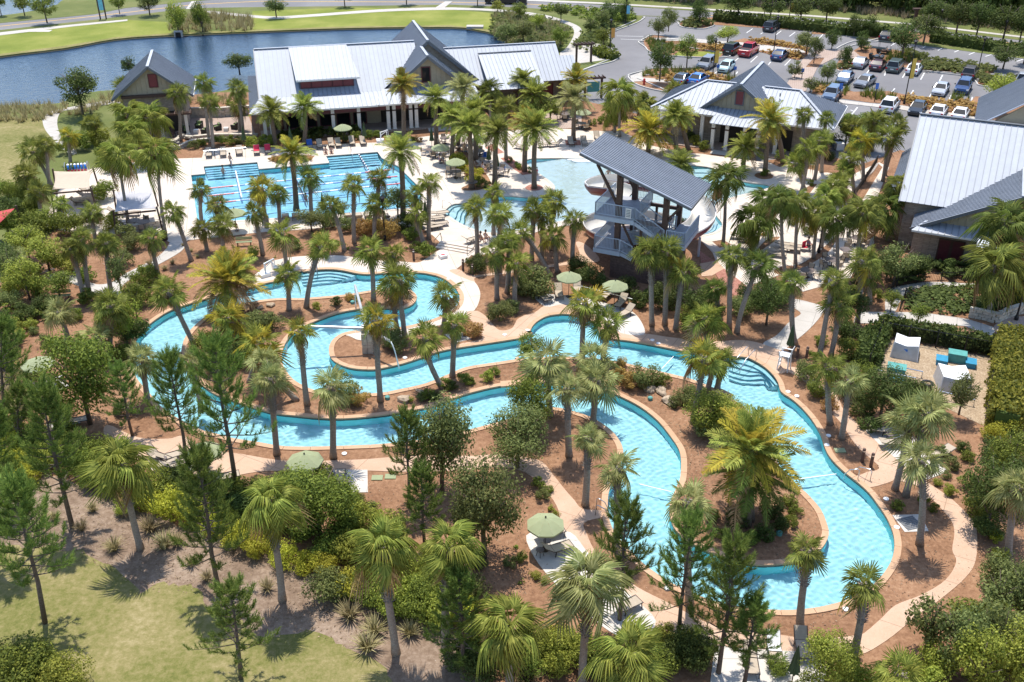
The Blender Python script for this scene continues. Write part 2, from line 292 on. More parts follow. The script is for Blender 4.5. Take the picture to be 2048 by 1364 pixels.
 # ---------------------------------------------------------------- mesh helpers
class MB:
 def __init__(self):self.V=[];self.F=[];self.I=[]
 def quad(self,*p,mi=0):
  n=len(self.V);self.V+=[tuple(q)for q in p];self.F.append(tuple(range(n,n+len(p))));self.I.append(mi)
 def box(self,x0,x1,y0,y1,z0,z1,mi=0,X=None):
  n=len(self.V)
  c=[(x0,y0,z0),(x1,y0,z0),(x1,y1,z0),(x0,y1,z0),(x0,y0,z1),(x1,y0,z1),(x1,y1,z1),(x0,y1,z1)]
  if X is not None:c=[tuple(X@Vector(q))for q in c]
  self.V+=c
  for f in((0,3,2,1),(4,5,6,7),(0,1,5,4),(1,2,6,5),(2,3,7,6),(3,0,4,7)):
   self.F.append(tuple(n+i for i in f));self.I.append(mi)
 def bar(self,a,b,w,h=None,mi=0):
  "a square bar from a to b"
  a=Vector(a);b=Vector(b);h=h or w;d=b-a;L=d.length
  if L<1e-6:return
  q=d.to_track_quat('X','Z').to_matrix().to_4x4();q.translation=a
  self.box(0,L,-w/2,w/2,-h/2,h/2,mi,q)
 def tube(self,pts,rad,sides=8,mi=0,caps=True):
  pts=[Vector(p)for p in pts];n0=len(self.V)
  if isinstance(rad,(int,float)):rad=[rad]*len(pts)
  up=None
  for i,p in enumerate(pts):
   d=(pts[min(i+1,len(pts)-1)]-pts[max(i-1,0)]).normalized()
   if up is None:up=Vector((1,0,0))if abs(d.x)<0.9 else Vector((0,1,0))
   s=d.cross(up)
   if s.length<1e-4:s=d.orthogonal()
   s.normalize();t=s.cross(d);up=t
   up=d.cross(s)*-1
   for k in range(sides):
    a=2*PI*k/sides;self.V.append(tuple(p+(s*math.cos(a)+t*math.sin(a))*rad[i]))
  for i in range(len(pts)-1):
   for k in range(sides):
    k2=(k+1)%sides
    self.F.append((n0+i*sides+k,n0+i*sides+k2,n0+(i+1)*sides+k2,n0+(i+1)*sides+k));self.I.append(mi)
  if caps:
   self.F.append(tuple(n0+k for k in range(sides))[::-1]);self.I.append(mi)
   e=n0+(len(pts)-1)*sides;self.F.append(tuple(e+k for k in range(sides)));self.I.append(mi)
 def lathe(self,prof,sides=16,mi=0,X=None,c=(0,0)):
  n0=len(self.V)
  for r,z in prof:
   for k in range(sides):
    a=2*PI*k/sides;q=Vector((c[0]+r*math.cos(a),c[1]+r*math.sin(a),z))
    self.V.append(tuple(X@q if X is not None else q))
  for i in range(len(prof)-1):
   for k in range(sides):
    k2=(k+1)%sides;self.F.append((n0+i*sides+k,n0+i*sides+k2,n0+(i+1)*sides+k2,n0+(i+1)*sides+k));self.I.append(mi)
  self.F.append(tuple(n0+k for k in range(sides))[::-1]);self.I.append(mi)
  e=n0+(len(prof)-1)*sides;self.F.append(tuple(e+k for k in range(sides)));self.I.append(mi)
 def prism(self,poly,z0,z1,mi=0):
  "vertical prism over a 2D outline"
  area=sum(poly[i-1][0]*poly[i][1]-poly[i][0]*poly[i-1][1]for i in range(len(poly)))
  if area<0:poly=poly[::-1]
  n=len(self.V);k=len(poly)
  self.V+=[(p[0],p[1],z0)for p in poly]+[(p[0],p[1],z1)for p in poly]
  self.F.append(tuple(range(n+k,n+2*k)));self.I.append(mi)
  self.F.append(tuple(range(n,n+k))[::-1]);self.I.append(mi)
  for i in range(k):
   j=(i+1)%k;self.F.append((n+i,n+j,n+k+j,n+k+i));self.I.append(mi)
 def mesh(self,name,mats,smooth_=False):
  me=bpy.data.meshes.new(name);me.from_pydata(self.V,[],self.F)
  for m in(mats if isinstance(mats,(list,tuple))else[mats]):me.materials.append(M[m]if isinstance(m,str)else m)
  me.polygons.foreach_set('material_index',self.I)
  if smooth_:me.polygons.foreach_set('use_smooth',[True]*len(self.F))
  me.update();return me
 def obj(self,name,mats,parent=None,smooth_=False):return link(name,self.mesh(name,mats,smooth_),parent)
def link(name,data,parent=None,loc=None,rot=None,sc=None):
 o=bpy.data.objects.new(name,data);COL.objects.link(o)
 if parent is not None:o.parent=parent
 if loc is not None:o.location=loc
 if rot is not None:o.rotation_euler=rot
 if sc is not None:o.scale=(sc,)*3 if isinstance(sc,(int,float))else sc
 return o
def np_mesh(name,V,k,mats,mi=None,smooth_=False):
 "mesh of separate k-cornered faces, V is (n*k,3)"
 V=np.asarray(V,np.float32).reshape(-1,3);nf=len(V)//k
 me=bpy.data.meshes.new(name);me.vertices.add(len(V));me.vertices.foreach_set('co',V.ravel())
 me.loops.add(len(V));me.loops.foreach_set('vertex_index',np.arange(len(V),dtype=np.int32))
 me.polygons.add(nf);me.polygons.foreach_set('loop_start',np.arange(0,len(V),k,dtype=np.int32))
 try:me.polygons.foreach_set('loop_total',np.full(nf,k,np.int32))
 except Exception:pass
 for m in(mats if isinstance(mats,(list,tuple))else[mats]):me.materials.append(M[m])
 if mi is not None:me.polygons.foreach_set('material_index',np.asarray(mi,np.int32))
 me.update(calc_edges=True);me.validate();return me
def tag(o,label,cat,group=None):
 o['label']=label;o['category']=cat
 if group:o['group']=group
 return o
def thing(name,loc,rotz=0.0,label=None,cat=None,group=None):
 o=bpy.data.objects.new(name,None);COL.objects.link(o);o.location=loc;o.rotation_euler=(0,0,rotz);o.empty_display_size=0.3
 if label:tag(o,label,cat,group)
 return o
def struct(o):o['kind']='structure';return o
def stuff(o,label=None,cat=None):
 o['kind']='stuff'
 if label:tag(o,label,cat)
 return o
KIDS={}
def kids(o):return o.children
def dup(root,loc,rotz=0.0,sc=None,rot=None):
 r=root.copy();COL.objects.link(r);r.location=loc;r.rotation_euler=rot or(0,0,rotz)
 if sc is not None:r.scale=(sc,)*3 if isinstance(sc,(int,float))else sc
 for ch in root.children:
  c=ch.copy();COL.objects.link(c);c.parent=r
  for g in ch.children:
   d=g.copy();COL.objects.link(d);d.parent=c
 return r
def box_obj(name,mat,x0,x1,y0,y1,z0,z1,parent=None):
 b=MB();b.box(x0,x1,y0,y1,z0,z1);return b.obj(name,mat,parent)
ORD=['first','second','third','fourth','fifth','sixth','seventh','eighth','ninth','tenth','eleventh','twelfth','thirteenth','fourteenth','fifteenth','sixteenth','seventeenth','eighteenth','nineteenth','twentieth']+['twenty-'+k for k in 'first second third fourth fifth sixth seventh eighth ninth'.split()]+['thirtieth']+['thirty-'+k for k in 'first second third fourth fifth sixth seventh eighth ninth'.split()]+['fortieth']+['forty-'+k for k in 'first second third fourth fifth sixth seventh eighth ninth'.split()]
LATER=[]
def label_later(o,what,place,cat,group,key):LATER.append((o,what,place,cat,group,key))
def settle_labels():
 byk={}
 for r in LATER:byk.setdefault((r[1],r[2]),[]).append(r)
 for(what,place),rs in byk.items():
  rs.sort(key=lambda r:r[5])
  for i,r in enumerate(rs):
   lab=(what+' '+place).strip()
   if len(rs)>1:
    lab+=', %s from left'%ORD[min(i,len(ORD)-1)]
   tag(r[0],lab,r[3],r[4])
   # ---------------------------------------------------------------- ground plan
river_outer=(T('c',(430,550),(330,470),(240,360),(150,260),(108,150))+T('a',(150,970),(190,880),(270,790),(370,710),(480,640),(600,590),(820,520),(1000,465),(1200,420),(1370,375),(1500,340),(1640,312),(1760,262),(1860,215))+T('b',(330,213),(450,195),(600,190),(720,203),(850,230),(950,238),(1050,232),(1250,222),(1430,222),(1530,232),(1650,262),(1740,312),(1820,390),(1850,460),(1830,540),(1760,600),(1660,650),(1560,690),(1450,720),(1340,745),(1180,768),(1000,778),(830,790),(700,820),(615,880),(580,950),(585,1030),(620,1080),(690,1120),(780,1150),(900,1165),(1030,1165))+T('d',(540,325),(700,290),(870,235),(1000,190),(1140,160),(1400,120),(1700,72),(1765,50),(1800,15))+T('e',(255,440),(280,390),(330,345),(400,310),(480,296),(560,292),(680,308),(770,340),(825,400),(860,465),(940,500),(1100,520),(1300,555),(1530,602))+[(1400,709),(1440,712)]+T('g',(370,225),(480,235),(560,270),(640,320),(710,385),(755,455),(780,530),(870,592),(950,662),(1020,740),(1070,810),(1110,880),(1130,930),(1150,1000),(1190,1080),(1260,1160),(1350,1240),(1440,1310))+T('I',(1100,300),(1150,365),(1200,440),(1235,520),(1245,600),(1225,690),(1165,780),(1100,840),(1030,880),(950,915),(830,945),(700,962),(600,964),(480,957))+T('h',(1240,1085),(1040,1035),(870,970),(700,890),(600,828),(470,735),(380,650),(300,570),(220,470),(180,400),(155,310),(147,230),(152,130))+T('f',(940,900),(970,830),(1010,740),(1040,660),(1045,600),(1020,530),(960,450),(880,385),(760,318),(600,265),(440,240))+[(1060,827),(980,850),(900,870),(830,883),(757,890)]+T('d',(300,990),(0,1000))+T('c',(1500,830),(1350,822),(1180,792),(950,755),(800,715),(700,690),(560,625)))
river_island=(T('a',(650,950),(720,830),(860,700),(950,650),(1100,590),(1380,530),(1500,512),(1650,500),(1900,502))+T('b',(400,470),(720,442),(860,420),(1000,397),(1130,377),(1300,375),(1390,410),(1428,460),(1405,515),(1340,555),(1250,570),(1000,565),(840,582),(640,622),(440,697),(330,745),(230,810),(160,890),(120,980),(112,1060),(135,1150),(220,1262),(330,1330),(430,1370))+T('d',(110,545),(300,550),(520,542),(680,512),(900,462),(1100,382),(1250,322),(1500,282),(1700,252))+T('e',(170,680),(380,665),(600,660),(920,688),(1100,722),(1350,782),(1600,842),(1740,892),(1880,952),(1970,1000))+T('g',(240,520),(330,575),(450,655),(540,745),(630,835),(690,950),(720,1050),(750,1150),(830,1260),(950,1364))+T('h',(1850,125),(1960,252),(2012,372),(2030,470),(1975,580),(1870,660),(1750,702),(1500,727),(1330,712),(1200,672),(1010,612),(880,545),(740,440),(692,340),(680,262),(700,165),(750,45))+T('f',(1540,830),(1547,700),(1530,600),(1470,502),(1350,352),(1200,232),(1050,152),(960,112),(870,90),(700,60),(500,32),(300,20),(120,28),(0,38))+T('d',(1800,445),(1530,480),(1300,532),(1080,602),(950,652),(760,692),(500,732),(200,757),(0,752))+T('c',(1500,562),(1320,542),(1170,502),(960,432),(800,372),(680,280),(600,182),(560,100),(530,20))+T('a',(628,1080)))
activity=(T('c2',(415,915),(440,870),(500,832),(580,826),(700,795),(850,763),(1000,755),(1150,766),(1290,772),(1390,745),(1440,690),(1420,640),(1340,580),(1240,510),(1175,450),(1200,412),(1400,405),(1750,405))+[(1230,318),(1310,322),(1385,331)]+T('C',(225,985),(320,1030),(420,1066),(540,1082))+[(1540,376),(1500,386),(1462,396),(1446,402),(1432,410),(1427,421),(1436,436),(1445,450),(1432,463),(1405,471),(1370,470),(1330,456),(1270,436),(1187,434)]+T('c2',(1600,975),(1480,995),(1320,1030),(1180,1060),(1000,1092),(850,1100),(700,1072),(560,1012),(470,955)))
lap=T('c1',(90,372),(205,362),(192,302),(635,266),(648,322),(1222,272),(1195,216),(1620,182),(1655,232),(1790,300),(1960,470))+[(842,400),(838,415),(700,427),(550,437),(395,447)]
lake=[(-260,250),(-120,222),(0,211),(60,209),(125,205),(150,190),(230,180),(330,190),(420,186),(500,170),(620,160),(780,150),(900,140),(1000,110),(1015,84),(990,68),(955,60),(900,54),(700,56),(480,64),(340,70),(230,78),(130,96),(0,112),(-120,134),(-260,160)]
lake_far=[(-200,20),(-200,-25),(120,-20),(122,2),(100,14),(40,26),(0,31),(-100,45)]
RIV_O,RIV_I=smooth(ground_poly(river_outer),3),smooth(ground_poly(river_island),3)
ACT,LAP,LAKE,LAKE2=smooth(ground_poly(activity),3),ground_poly(lap),smooth(ground_poly(lake),3),smooth(ground_poly(lake_far),2)
R_=lambda x0,x1,y0,y1:[Vector((x0,y0)),Vector((x1,y0)),Vector((x1,y1)),Vector((x0,y1))]
gp=lambda*p:ground_poly(p)
gs=lambda*p:smooth(ground_poly(p),4)
gt=lambda t,*p:ground_poly(T(t,*p))
gst=lambda t,*p:smooth(ground_poly(T(t,*p)),4)
LAYERS=[('mulch',R_(-1200,1200,-300,1200)),('rough_grass',R_(-1150,1150,141,1150)),('rough_grass',R_(-1150,-45,60,141)),('rough_grass',R_(60,1150,60,141)),('lawn',R_(-1150,-31,-250,30)),('mulch',R_(24,1150,-250,60)),('bank_grass',gp((-300,190),(-300,130),(0,68),(150,50),(255,40),(335,44),(345,70),(230,82),(120,102),(0,120))),('bank_grass',gp((500,66),(505,22),(700,15),(880,18),(985,26),(992,72),(700,64))),('lawn',gst('A',(-300,720),(0,690),(150,690),(250,712),(300,780),(330,830),(240,950),(150,1050),(60,1130),(0,1150),(-300,1200))),('dry_bed',gst('GG',(-200,60),(0,90),(160,150),(330,210),(580,290),(800,390),(1100,510),(1500,640),(1800,760),(2100,860),(2500,980),(2700,1500),(2000,1500),(1700,1400),(900,1200),(0,900),(-200,700))),('lawn',gst('GG',(-300,560),(0,590),(200,610),(380,625),(500,640),(660,740),(800,850),(940,800),(1050,830),(1140,880),(1250,960),(1380,1060),(1550,1110),(1700,1075),(1850,1110),(1990,1190),(2150,1280),(2250,1400),(2200,1600),(-300,1600))),('lawn',gp((-260,150),(0,108),(130,91.5),(230,74.5),(340,66.5),(480,60.5),(700,52.5),(900,50.5),(965,57),(1005,66),(990,72),(900,60),(480,70),(130,102),(0,118),(-260,166))),('asphalt',gp((-300,95),(-300,78),(0,46),(190,28),(250,16),(390,2),(520,-8),(700,-4),(900,0),(1060,0),(1256,13),(1382,21),(1624,37),(1796,55),(1893,63),(2048,81),(2400,118),(2400,138),(2048,99),(1624,53),(1430,36),(1256,30),(1060,16),(900,9),(700,12),(515,14),(386,16),(200,38),(0,60))),('grey_path',gp((-200,95),(0,71),(147,53),(255,42),(255,39),(147,49),(0,65),(-200,88))),('grey_path',gst('O',(420,22),(480,28),(547,33),(620,29),(700,23),(780,18),(880,15),(960,17),(1020,21),(1080,28),(1120,38),(1152,50),(1163,60),(1158,74),(1148,92),(1130,110),(1120,110),(1136,92),(1146,74),(1148,62),(1140,52),(1112,42),(1075,33),(1020,26),(960,21),(880,20),(780,23),(700,28),(620,34),(547,38),(480,33),(420,27))),('grey_path',gp((1000,-4),(1200,5),(1407,17),(1624,30.5),(1831,47.5),(2048,73),(2400,110),(2400,114),(2048,76),(1831,50.5),(1624,33.5),(1407,20),(1200,8),(1000,0))),('grey_path',gp((383,3),(392,2),(386,18),(372,18))),('grey_path',gp((890,3),(905,3),(888,16),(870,16))),('asphalt',gp((1286,32),(1279,43),(1248,56),(1216,68),(1222,85),(1233,112),(1227,123),(1193,131),(1165,140),(1150,165),(1160,200),(1230,215),(1300,235),(1500,330),(1720,330),(1800,300),(2400,420),(2500,200),(2048,117),(1624,62),(1427,49),(1390,35))),('grey_path',gp((1150,128),(1227,118),(1240,112),(1236,104),(1213,90),(1160,84),(1120,105),(1120,130))),('mulch',gt('z5',(420,400),(450,365),(520,340),(800,372),(1200,420),(1390,370),(1900,435),(2030,460),(2000,540),(1920,580),(1660,530),(1540,500),(1200,520),(1150,560),(720,545),(500,510),(440,460))),('bank_grass',gt('z5',(720,530),(760,495),(1190,500),(1150,548),(720,540))),('grey_path',gt('z5',(510,368),(780,362),(1200,400),(1360,410),(1980,480),(1980,510),(1540,490),(1330,440),(1180,432),(780,395),(560,395))),('mulch',gt('z5',(290,735),(430,685),(520,665),(930,660),(980,720),(1370,745),(1300,830),(800,900),(640,880),(480,860),(330,805))),('grey_path',gt('z5',(290,735),(430,685),(410,750),(700,775),(1000,770),(1020,790),(680,800),(400,785),(310,790))),('mulch',gt('z5',(760,235),(800,265),(950,280),(1030,275),(1095,238),(2048,300),(2048,240),(1100,165),(900,185),(800,205))),('mulch',gt('z6',(0,330),(330,330),(640,380),(660,360),(1020,400),(1800,495),(2500,590),(2500,500),(1140,330),(600,270),(0,240))),('paver',gt('z6',(-80,560),(80,475),(400,490),(720,520),(700,590),(520,590),(420,570),(220,560),(60,640),(-60,880),(-200,900),(-250,820))),('mulch',gt('z6',(400,490),(480,440),(700,460),(900,500),(1090,540),(1060,585),(1300,600),(1760,660),(1750,700),(1590,745),(1440,715),(1050,685),(900,650),(700,600),(520,585))),('mulch',gt('z6',(230,640),(260,580),(400,590),(400,640),(340,682),(250,680))),('mulch',gt('z6',(-60,650),(20,560),(120,560),(60,650))),('mulch',gt('z6',(1590,820),(1625,750),(1730,740),(2100,760),(2100,840),(1850,850),(1760,830))),('mulch',gt('z6',(0,900),(30,790),(240,830),(400,885),(740,880),(960,925),(1160,965),(1400,975),(1530,980),(1580,930),(1800,950),(2200,1010),(2300,1200),(1700,1150),(1100,1055),(870,1015),(560,990),(280,950))),('grey_path',gt('z6',(230,960),(560,1000),(870,1020),(1100,1060),(1700,1140),(1690,1175),(1100,1105),(860,1060),(300,1000))),('asphalt',gp((1690,222),(1720,210),(1800,228),(1950,246),(1950,300),(1690,300))),('grey_path',gst('A',(690,582),(560,600),(440,622),(350,640),(280,660),(250,700),(265,760),(320,825),(400,900),(450,890),(370,820),(335,725),(360,655),(450,640),(570,620),(700,605))),('paver',gt('k',(300,650),(420,560),(690,520),(730,545),(1120,528),(1180,690),(900,690),(640,700),(560,740),(480,720))),('grey_path',gst('D',(1000,100),(1000,165),(975,225),(900,290),(740,370),(650,425),(560,435),(460,395),(380,370),(300,380),(300,410),(420,430),(500,465),(600,505),(700,510),(722,440),(800,385),(900,335),(1050,250),(1085,200),(1100,100))),('grey_path',gst('F',(690,520),(870,565),(870,605),(800,690),(700,775),(620,825),(520,785),(600,735),(680,650),(742,608),(700,570))),('grey_path',gt('F',(1050,665),(1060,620),(1090,598),(1450,600),(1720,640),(1880,690),(1870,740),(1700,680),(1440,662))),('grey_path',gst('F',(1240,505),(1290,452),(1420,428),(1560,422),(1700,430),(1860,440),(1980,500),(1940,510),(1850,465),(1700,452),(1500,450),(1390,470),(1330,525),(1290,600),(1240,600))),('paver',gst('F',(1870,690),(1900,660),(2000,625),(2200,640),(2300,700),(2200,780),(2000,760),(1900,730))),('gravel',gp(T1('q',350,190),T1('q',1125,330),T1('q',1060,800),T1('q',255,420))),('deck',gp((88,452),(105,400),(140,352),(187,337),(240,328),(346,318),(404,316),(409,299),(492,293),(545,296),(620,291),(736,286),(770,285),(838,275),(890,269),(960,266),(1017,262),(1075,256),(1165,260),(1236,260),(1300,290),(1421,311),(1568,330),(1673,349),(1700,352),(1758,325),(1778,335),(1745,420),(1748,487),(1701,556),(1641,574),(1605,584),(1560,550),(1490,575),(1440,545),(1425,505),(1398,478),(1300,470),(1187,446),(1122,453),(1080,462),(1000,492),(985,506),(950,513),(885,490),(866,472),(845,457),(780,452),(690,452),(600,460),(530,464),(460,472),(375,481),(355,492),(338,484),(300,462),(200,470),(140,465))),('paver',gt('c2',(1280,-20),(1440,-20),(1690,10),(1690,120),(1450,130),(1300,120))),('deck',gst('b',(0,130),(100,92),(240,68),(480,58),(720,60),(1000,100),(1270,115),(1440,125),(1530,80),(1620,20),(1760,-40),(1960,20),(1900,120),(1815,200),(1900,250),(1990,310),(2040,390),(2046,470),(2000,580),(1900,640),(1790,680),(1700,725),(1500,775),(1340,845),(1100,870),(930,885),(800,865),(740,830),(830,770),(1200,740),(1600,600),(1700,450),(1600,330),(1300,260),(900,260),(600,215),(330,230),(160,300),(0,345),(-180,410),(-330,400),(-250,330))),('peach',gst('E',(740,605),(800,592),(850,620),(890,665),(925,700),(965,706),(1010,690),(1035,645),(1075,620),(1140,600),(1200,560),(1290,545),(1380,545),(1500,600),(1560,680),(1650,720),(1780,725),(1900,742),(2048,775),(2048,900),(1700,860),(1400,760),(1200,740),(1100,800),(700,850),(690,790),(830,755),(800,690))),('peach',gst('E',(800,395),(1000,370),(1200,340),(1400,312),(1520,295),(1440,205),(1380,190),(1400,270),(1300,310),(1000,350),(770,385),(700,350),(640,360),(780,420))),('pad',gst('E',(1130,500),(1180,490),(1300,500),(1450,520),(1600,560),(1700,590),(1760,650),(1778,730),(1640,720),(1560,660),(1480,600),(1350,560),(1290,555),(1200,565))),('peach',gst('g',(-30,112),(120,108),(270,98),(420,88),(560,105),(700,150),(800,190),(845,250),(835,330),(790,370),(700,360),(560,260),(330,220),(-30,220))),('peach',gst('g',(790,330),(900,390),(1000,460),(1130,575),(1215,715),(1290,800),(1400,965),(1500,1065),(1610,1165),(1560,1190),(1470,1230),(1400,1260),(1480,1320),(1560,1340),(1760,1270),(1765,1180),(1740,1085),(1600,965),(1500,865),(1400,775),(1310,685),(1250,560),(1130,470),(1000,380),(900,320))),('peach',gst('I',(1060,240),(1110,248),(1220,228),(1330,245),(1400,280),(1480,362),(1560,452),(1580,525),(1568,620),(1590,690),(1530,790),(1400,872),(1250,932),(1165,1010),(1090,1075),(1040,1100),(850,1120),(700,1115),(600,1100),(400,1080),(220,1050),(60,980),(-60,930),(-60,1010),(60,1065),(220,1130),(400,1165),(600,1190),(850,1215),(1040,1215),(1200,1130),(1350,1010),(1500,900),(1640,780),(1700,680),(1707,520),(1680,450),(1560,330),(1430,240),(1360,170),(1240,100),(1150,150),(1120,190))),('pad',gp(T1('g',1490,852),T1('g',1790,835),T1('g',1900,900),T1('I',1545,180),T1('I',1400,235),T1('g',1740,1085),T1('g',1600,965))),('peach',gst('O',(215,850),(275,875),(335,878),(365,872),(390,888),(430,902),(480,908),(560,921),(640,922),(730,919),(780,915),(850,912),(950,912),(1010,908),(1050,915),(1085,925),(1110,955),(1132,982),(1148,1000),(1165,1018),(1205,1022),(1205,1034),(1168,1046),(1175,1072),(1192,1105),(1228,1140),(1275,1175),(1340,1208),(1400,1240),(1450,1262),(1450,1300),(1380,1275),(1310,1255),(1240,1215),(1190,1170),(1150,1125),(1125,1075),(1122,1045),(1112,1010),(1085,975),(1050,945),(1000,935),(900,942),(800,944),(740,942),(640,942),(560,942),(510,945),(450,955),(390,955),(330,958),(290,930),(215,880))),('pad',gp((292,932),(330,955),(350,958),(385,945),(390,925),(300,905))),('pad',gp((637,940),(735,940),(736,985),(690,986),(637,980))),('pad',gst('H',(1050,540),(1180,525),(1300,522),(1400,640),(1500,740),(1640,880),(1780,1020),(1690,1130),(1590,1110),(1490,1060),(1300,900),(1120,700))),('pad',gp(T1('I',230,1160),T1('I',450,1180),T1('I',820,1200),T1('I',860,1300),T1('I',860,1400),T1('I',200,1400))),('grey_path',gp((92,850),(150,838),(162,846),(105,862))),('grey_path',gp((62,775),(125,750),(140,775),(75,800))),('mulch',gst('c2',(470,400),(560,310),(650,370),(760,490),(850,650),(740,700),(600,706),(575,680),(640,640),(600,560),(520,470))),('red_rock',gt('c2',(935,405),(1015,390),(1120,465),(1235,550),(1140,562),(1030,485))),('red_rock',gt('c2',(790,310),(860,270),(970,352),(910,365))),('red_rock',gst('c2',(1165,682),(1200,655),(1250,645),(1310,660),(1330,682),(1290,705),(1205,705))),('mulch',gp((1165,246),(1240,246),(1240,263),(1165,262))),('red_rock',gp((1130,281),(1160,281),(1162,291),(1132,291))),('mulch',gt('c5',(40,600),(200,585),(350,600),(415,655),(250,645))),('mulch',gt('c5',(750,690),(880,680),(900,720),(840,735))),('mulch',gst('c5',(685,790),(700,772),(745,768),(800,785),(790,806),(730,810))),('mulch',gt('c5',(1060,700),(1150,660),(1250,690),(1230,765),(1110,770))),('mulch',gp((1688,398),(1748,342),(1757,328),(1765,335),(1708,428))),('mulch',gt('c8',(690,160),(740,130),(780,125),(720,200))),('mulch',gt('c8',(80,510),(150,498),(210,530),(130,552))),('mulch',gst('c8',(380,562),(450,490),(530,480),(480,520),(400,570))),('mulch',gst('c8',(490,700),(560,670),(650,665),(760,600),(850,520),(890,480),(905,500),(850,580),(750,650),(640,705),(530,730))),('red_rock',gt('c8',(-10,565),(95,640),(10,660))),('red_rock',gt('c8',(80,690),(160,690),(310,805),(240,880),(150,800))),('peach',gt('c8',(0,655),(110,635),(160,690),(80,735),(10,740))),('mulch',gp((556,425),(600,412),(612,424),(575,436))),('mulch',gp((540,316),(560,310),(630,312),(622,320),(548,325))),('mulch',gst('I',(870,20),(1030,60),(1100,120),(1155,155),(1130,175),(1060,180),(990,175),(930,110))),('mulch',gst('b',(655,900),(700,850),(760,838),(900,890),(1100,860),(1300,850),(1500,860),(1700,850),(1750,880),(1740,930),(1500,1010),(1300,1080),(1100,1120),(900,1120),(750,1090),(650,1030),(630,960))),('pad',gt('b',(1700,825),(1860,800),(1960,870),(1800,905))),('pad',gt('I',(1230,425),(1390,420),(1435,515),(1300,520))),]
WATERS=[('river',RIV_O),('river_island',RIV_I),('activity',ACT),('lap',LAP),('lake',LAKE),('lake_far',LAKE2)]
SURF=LAYERS+[('~'+n,p)for n,p in WATERS]
verts,edges=[],[]
def ragged(poly,amp,step=0.7):
 out=[];n=len(poly)
 for i in range(n):
  a,b2=poly[i],poly[(i+1)%n];k=min(60,max(1,int((b2-a).length/step)))
  for j in range(k):q=a.lerp(b2,j/k);s=q.x*3.1+q.y*1.7;out.append(q+Vector((math.sin(s*1.3)+0.6*math.sin(s*3.7+q.y),math.cos(s*1.1+2)+0.6*math.sin(s*4.3+q.x)))*amp*0.6)
 return out
SURF=[(n,ragged(p,0.32))if(n=='dry_bed' or(n=='lawn' and len(p)>30))else(n,p)for n,p in SURF]
for n,p in SURF:
 i0=len(verts);verts+=[Vector((q[0],q[1]))for q in p];edges+=[(i0+i,i0+(i+1)%len(p))for i in range(len(p))]
ax=[q.x for q in ACT];ay=[q.y for q in ACT]
x=min(ax)
while x<max(ax):
 y=min(ay)
 while y<max(ay):verts.append(Vector((x+0.3*math.sin(y),y)));y+=1.6
 x+=1.6
cv,ce,cf,_,_,_=delaunay_2d_cdt(verts,edges,[],0,1e-4)
cvn=np.array([(v[0],v[1])for v in cv]);cfn=np.array([f[:3]for f in cf if len(f)==3])
cen=cvn[cfn].mean(1)
def inside(poly,pts):
 P=np.array([(q[0],q[1])for q in poly]);x,y=pts[:,0],pts[:,1];r=np.zeros(len(pts),bool)
 bb=(x>=P[:,0].min())&(x<=P[:,0].max())&(y>=P[:,1].min())&(y<=P[:,1].max());idx=np.where(bb)[0]
 if not len(idx):return r
 xx,yy=x[idx],y[idx];q=np.zeros(len(idx),bool);n=len(P)
 for i in range(n):
  a,b2=P[i-1],P[i]
  if a[1]==b2[1]:continue
  c=((a[1]>yy)!=(b2[1]>yy))&(xx<(b2[0]-a[0])*(yy-a[1])/(b2[1]-a[1])+a[0]);q^=c
 r[idx]=q;return r
cls=np.full(len(cfn),-1)
for k,(n,p)in enumerate(SURF):cls[inside(p,cen)]=k
def kind_of(k):
 n=SURF[k][0];return '~land' if n=='~river_island' else n
kinds=np.array([kind_of(k)if k>=0 else 'mulch' for k in cls]);kinds[kinds=='~land']='mulch'
HEIGHT={'mulch':0.0,'dry_bed':0.0,'lawn':0.01,'bank_grass':0.01,'rough_grass':0.0,'gravel':0.02,'red_rock':0.05,'deck':0.04,'pad':0.03,'peach':0.03,'grey_path':0.035,'paver':0.04,'asphalt':-0.03,'river':0,'lap':0,'activity':0}
NAMES={'mulch':'mulch_bed','dry_bed':'dry_mulch_bed','lawn':'lawn','bank_grass':'grass_bank','rough_grass':'rough_ground','gravel':'gravel_yard','red_rock':'red_rock_bed','deck':'pool_deck','pad':'concrete_pad','peach':'peach_path','grey_path':'grey_path','paver':'paver_terrace','asphalt':'asphalt_road'}
def flat_mesh(name,tri,z,mat,skirt=None):
 used=np.unique(tri);rm={int(u):i for i,u in enumerate(used)}
 zz=z if callable(z)else(lambda x_,y_:z)
 V=[(cvn[u][0],cvn[u][1],zz(cvn[u][0],cvn[u][1]))for u in used];F=[]
 cnt={}
 for t in tri:
  a,b2,c=[rm[int(i)]for i in t]
  if(cvn[t[1]][0]-cvn[t[0]][0])*(cvn[t[2]][1]-cvn[t[0]][1])-(cvn[t[1]][1]-cvn[t[0]][1])*(cvn[t[2]][0]-cvn[t[0]][0])<0:b2,c=c,b2
  F.append((a,b2,c))
  for e in((a,b2),(b2,c),(c,a)):cnt[e]=1
 bnd=[e for e in cnt if(e[1],e[0])not in cnt]
 if skirt is not None:
  for a,b2 in bnd:
   n=len(V);V.append((V[a][0],V[a][1],skirt));V.append((V[b2][0],V[b2][1],skirt));F.append((b2,a,n,n+1))
 me=bpy.data.meshes.new(name);me.from_pydata(V,[],F);me.materials.append(M[mat]);me.update()
 return me,[(V[a],V[b2])for a,b2 in bnd]
for k in NAMES:
 tri=cfn[kinds==k]
 if len(tri):
  me,_=flat_mesh(NAMES[k],tri,HEIGHT[k],k,-0.2);struct(link(NAMES[k],me))
def recv(o):o.cycles.is_caustics_receiver=True;return o
BEACH_Y=G(*T1('c2',1450,408)).y
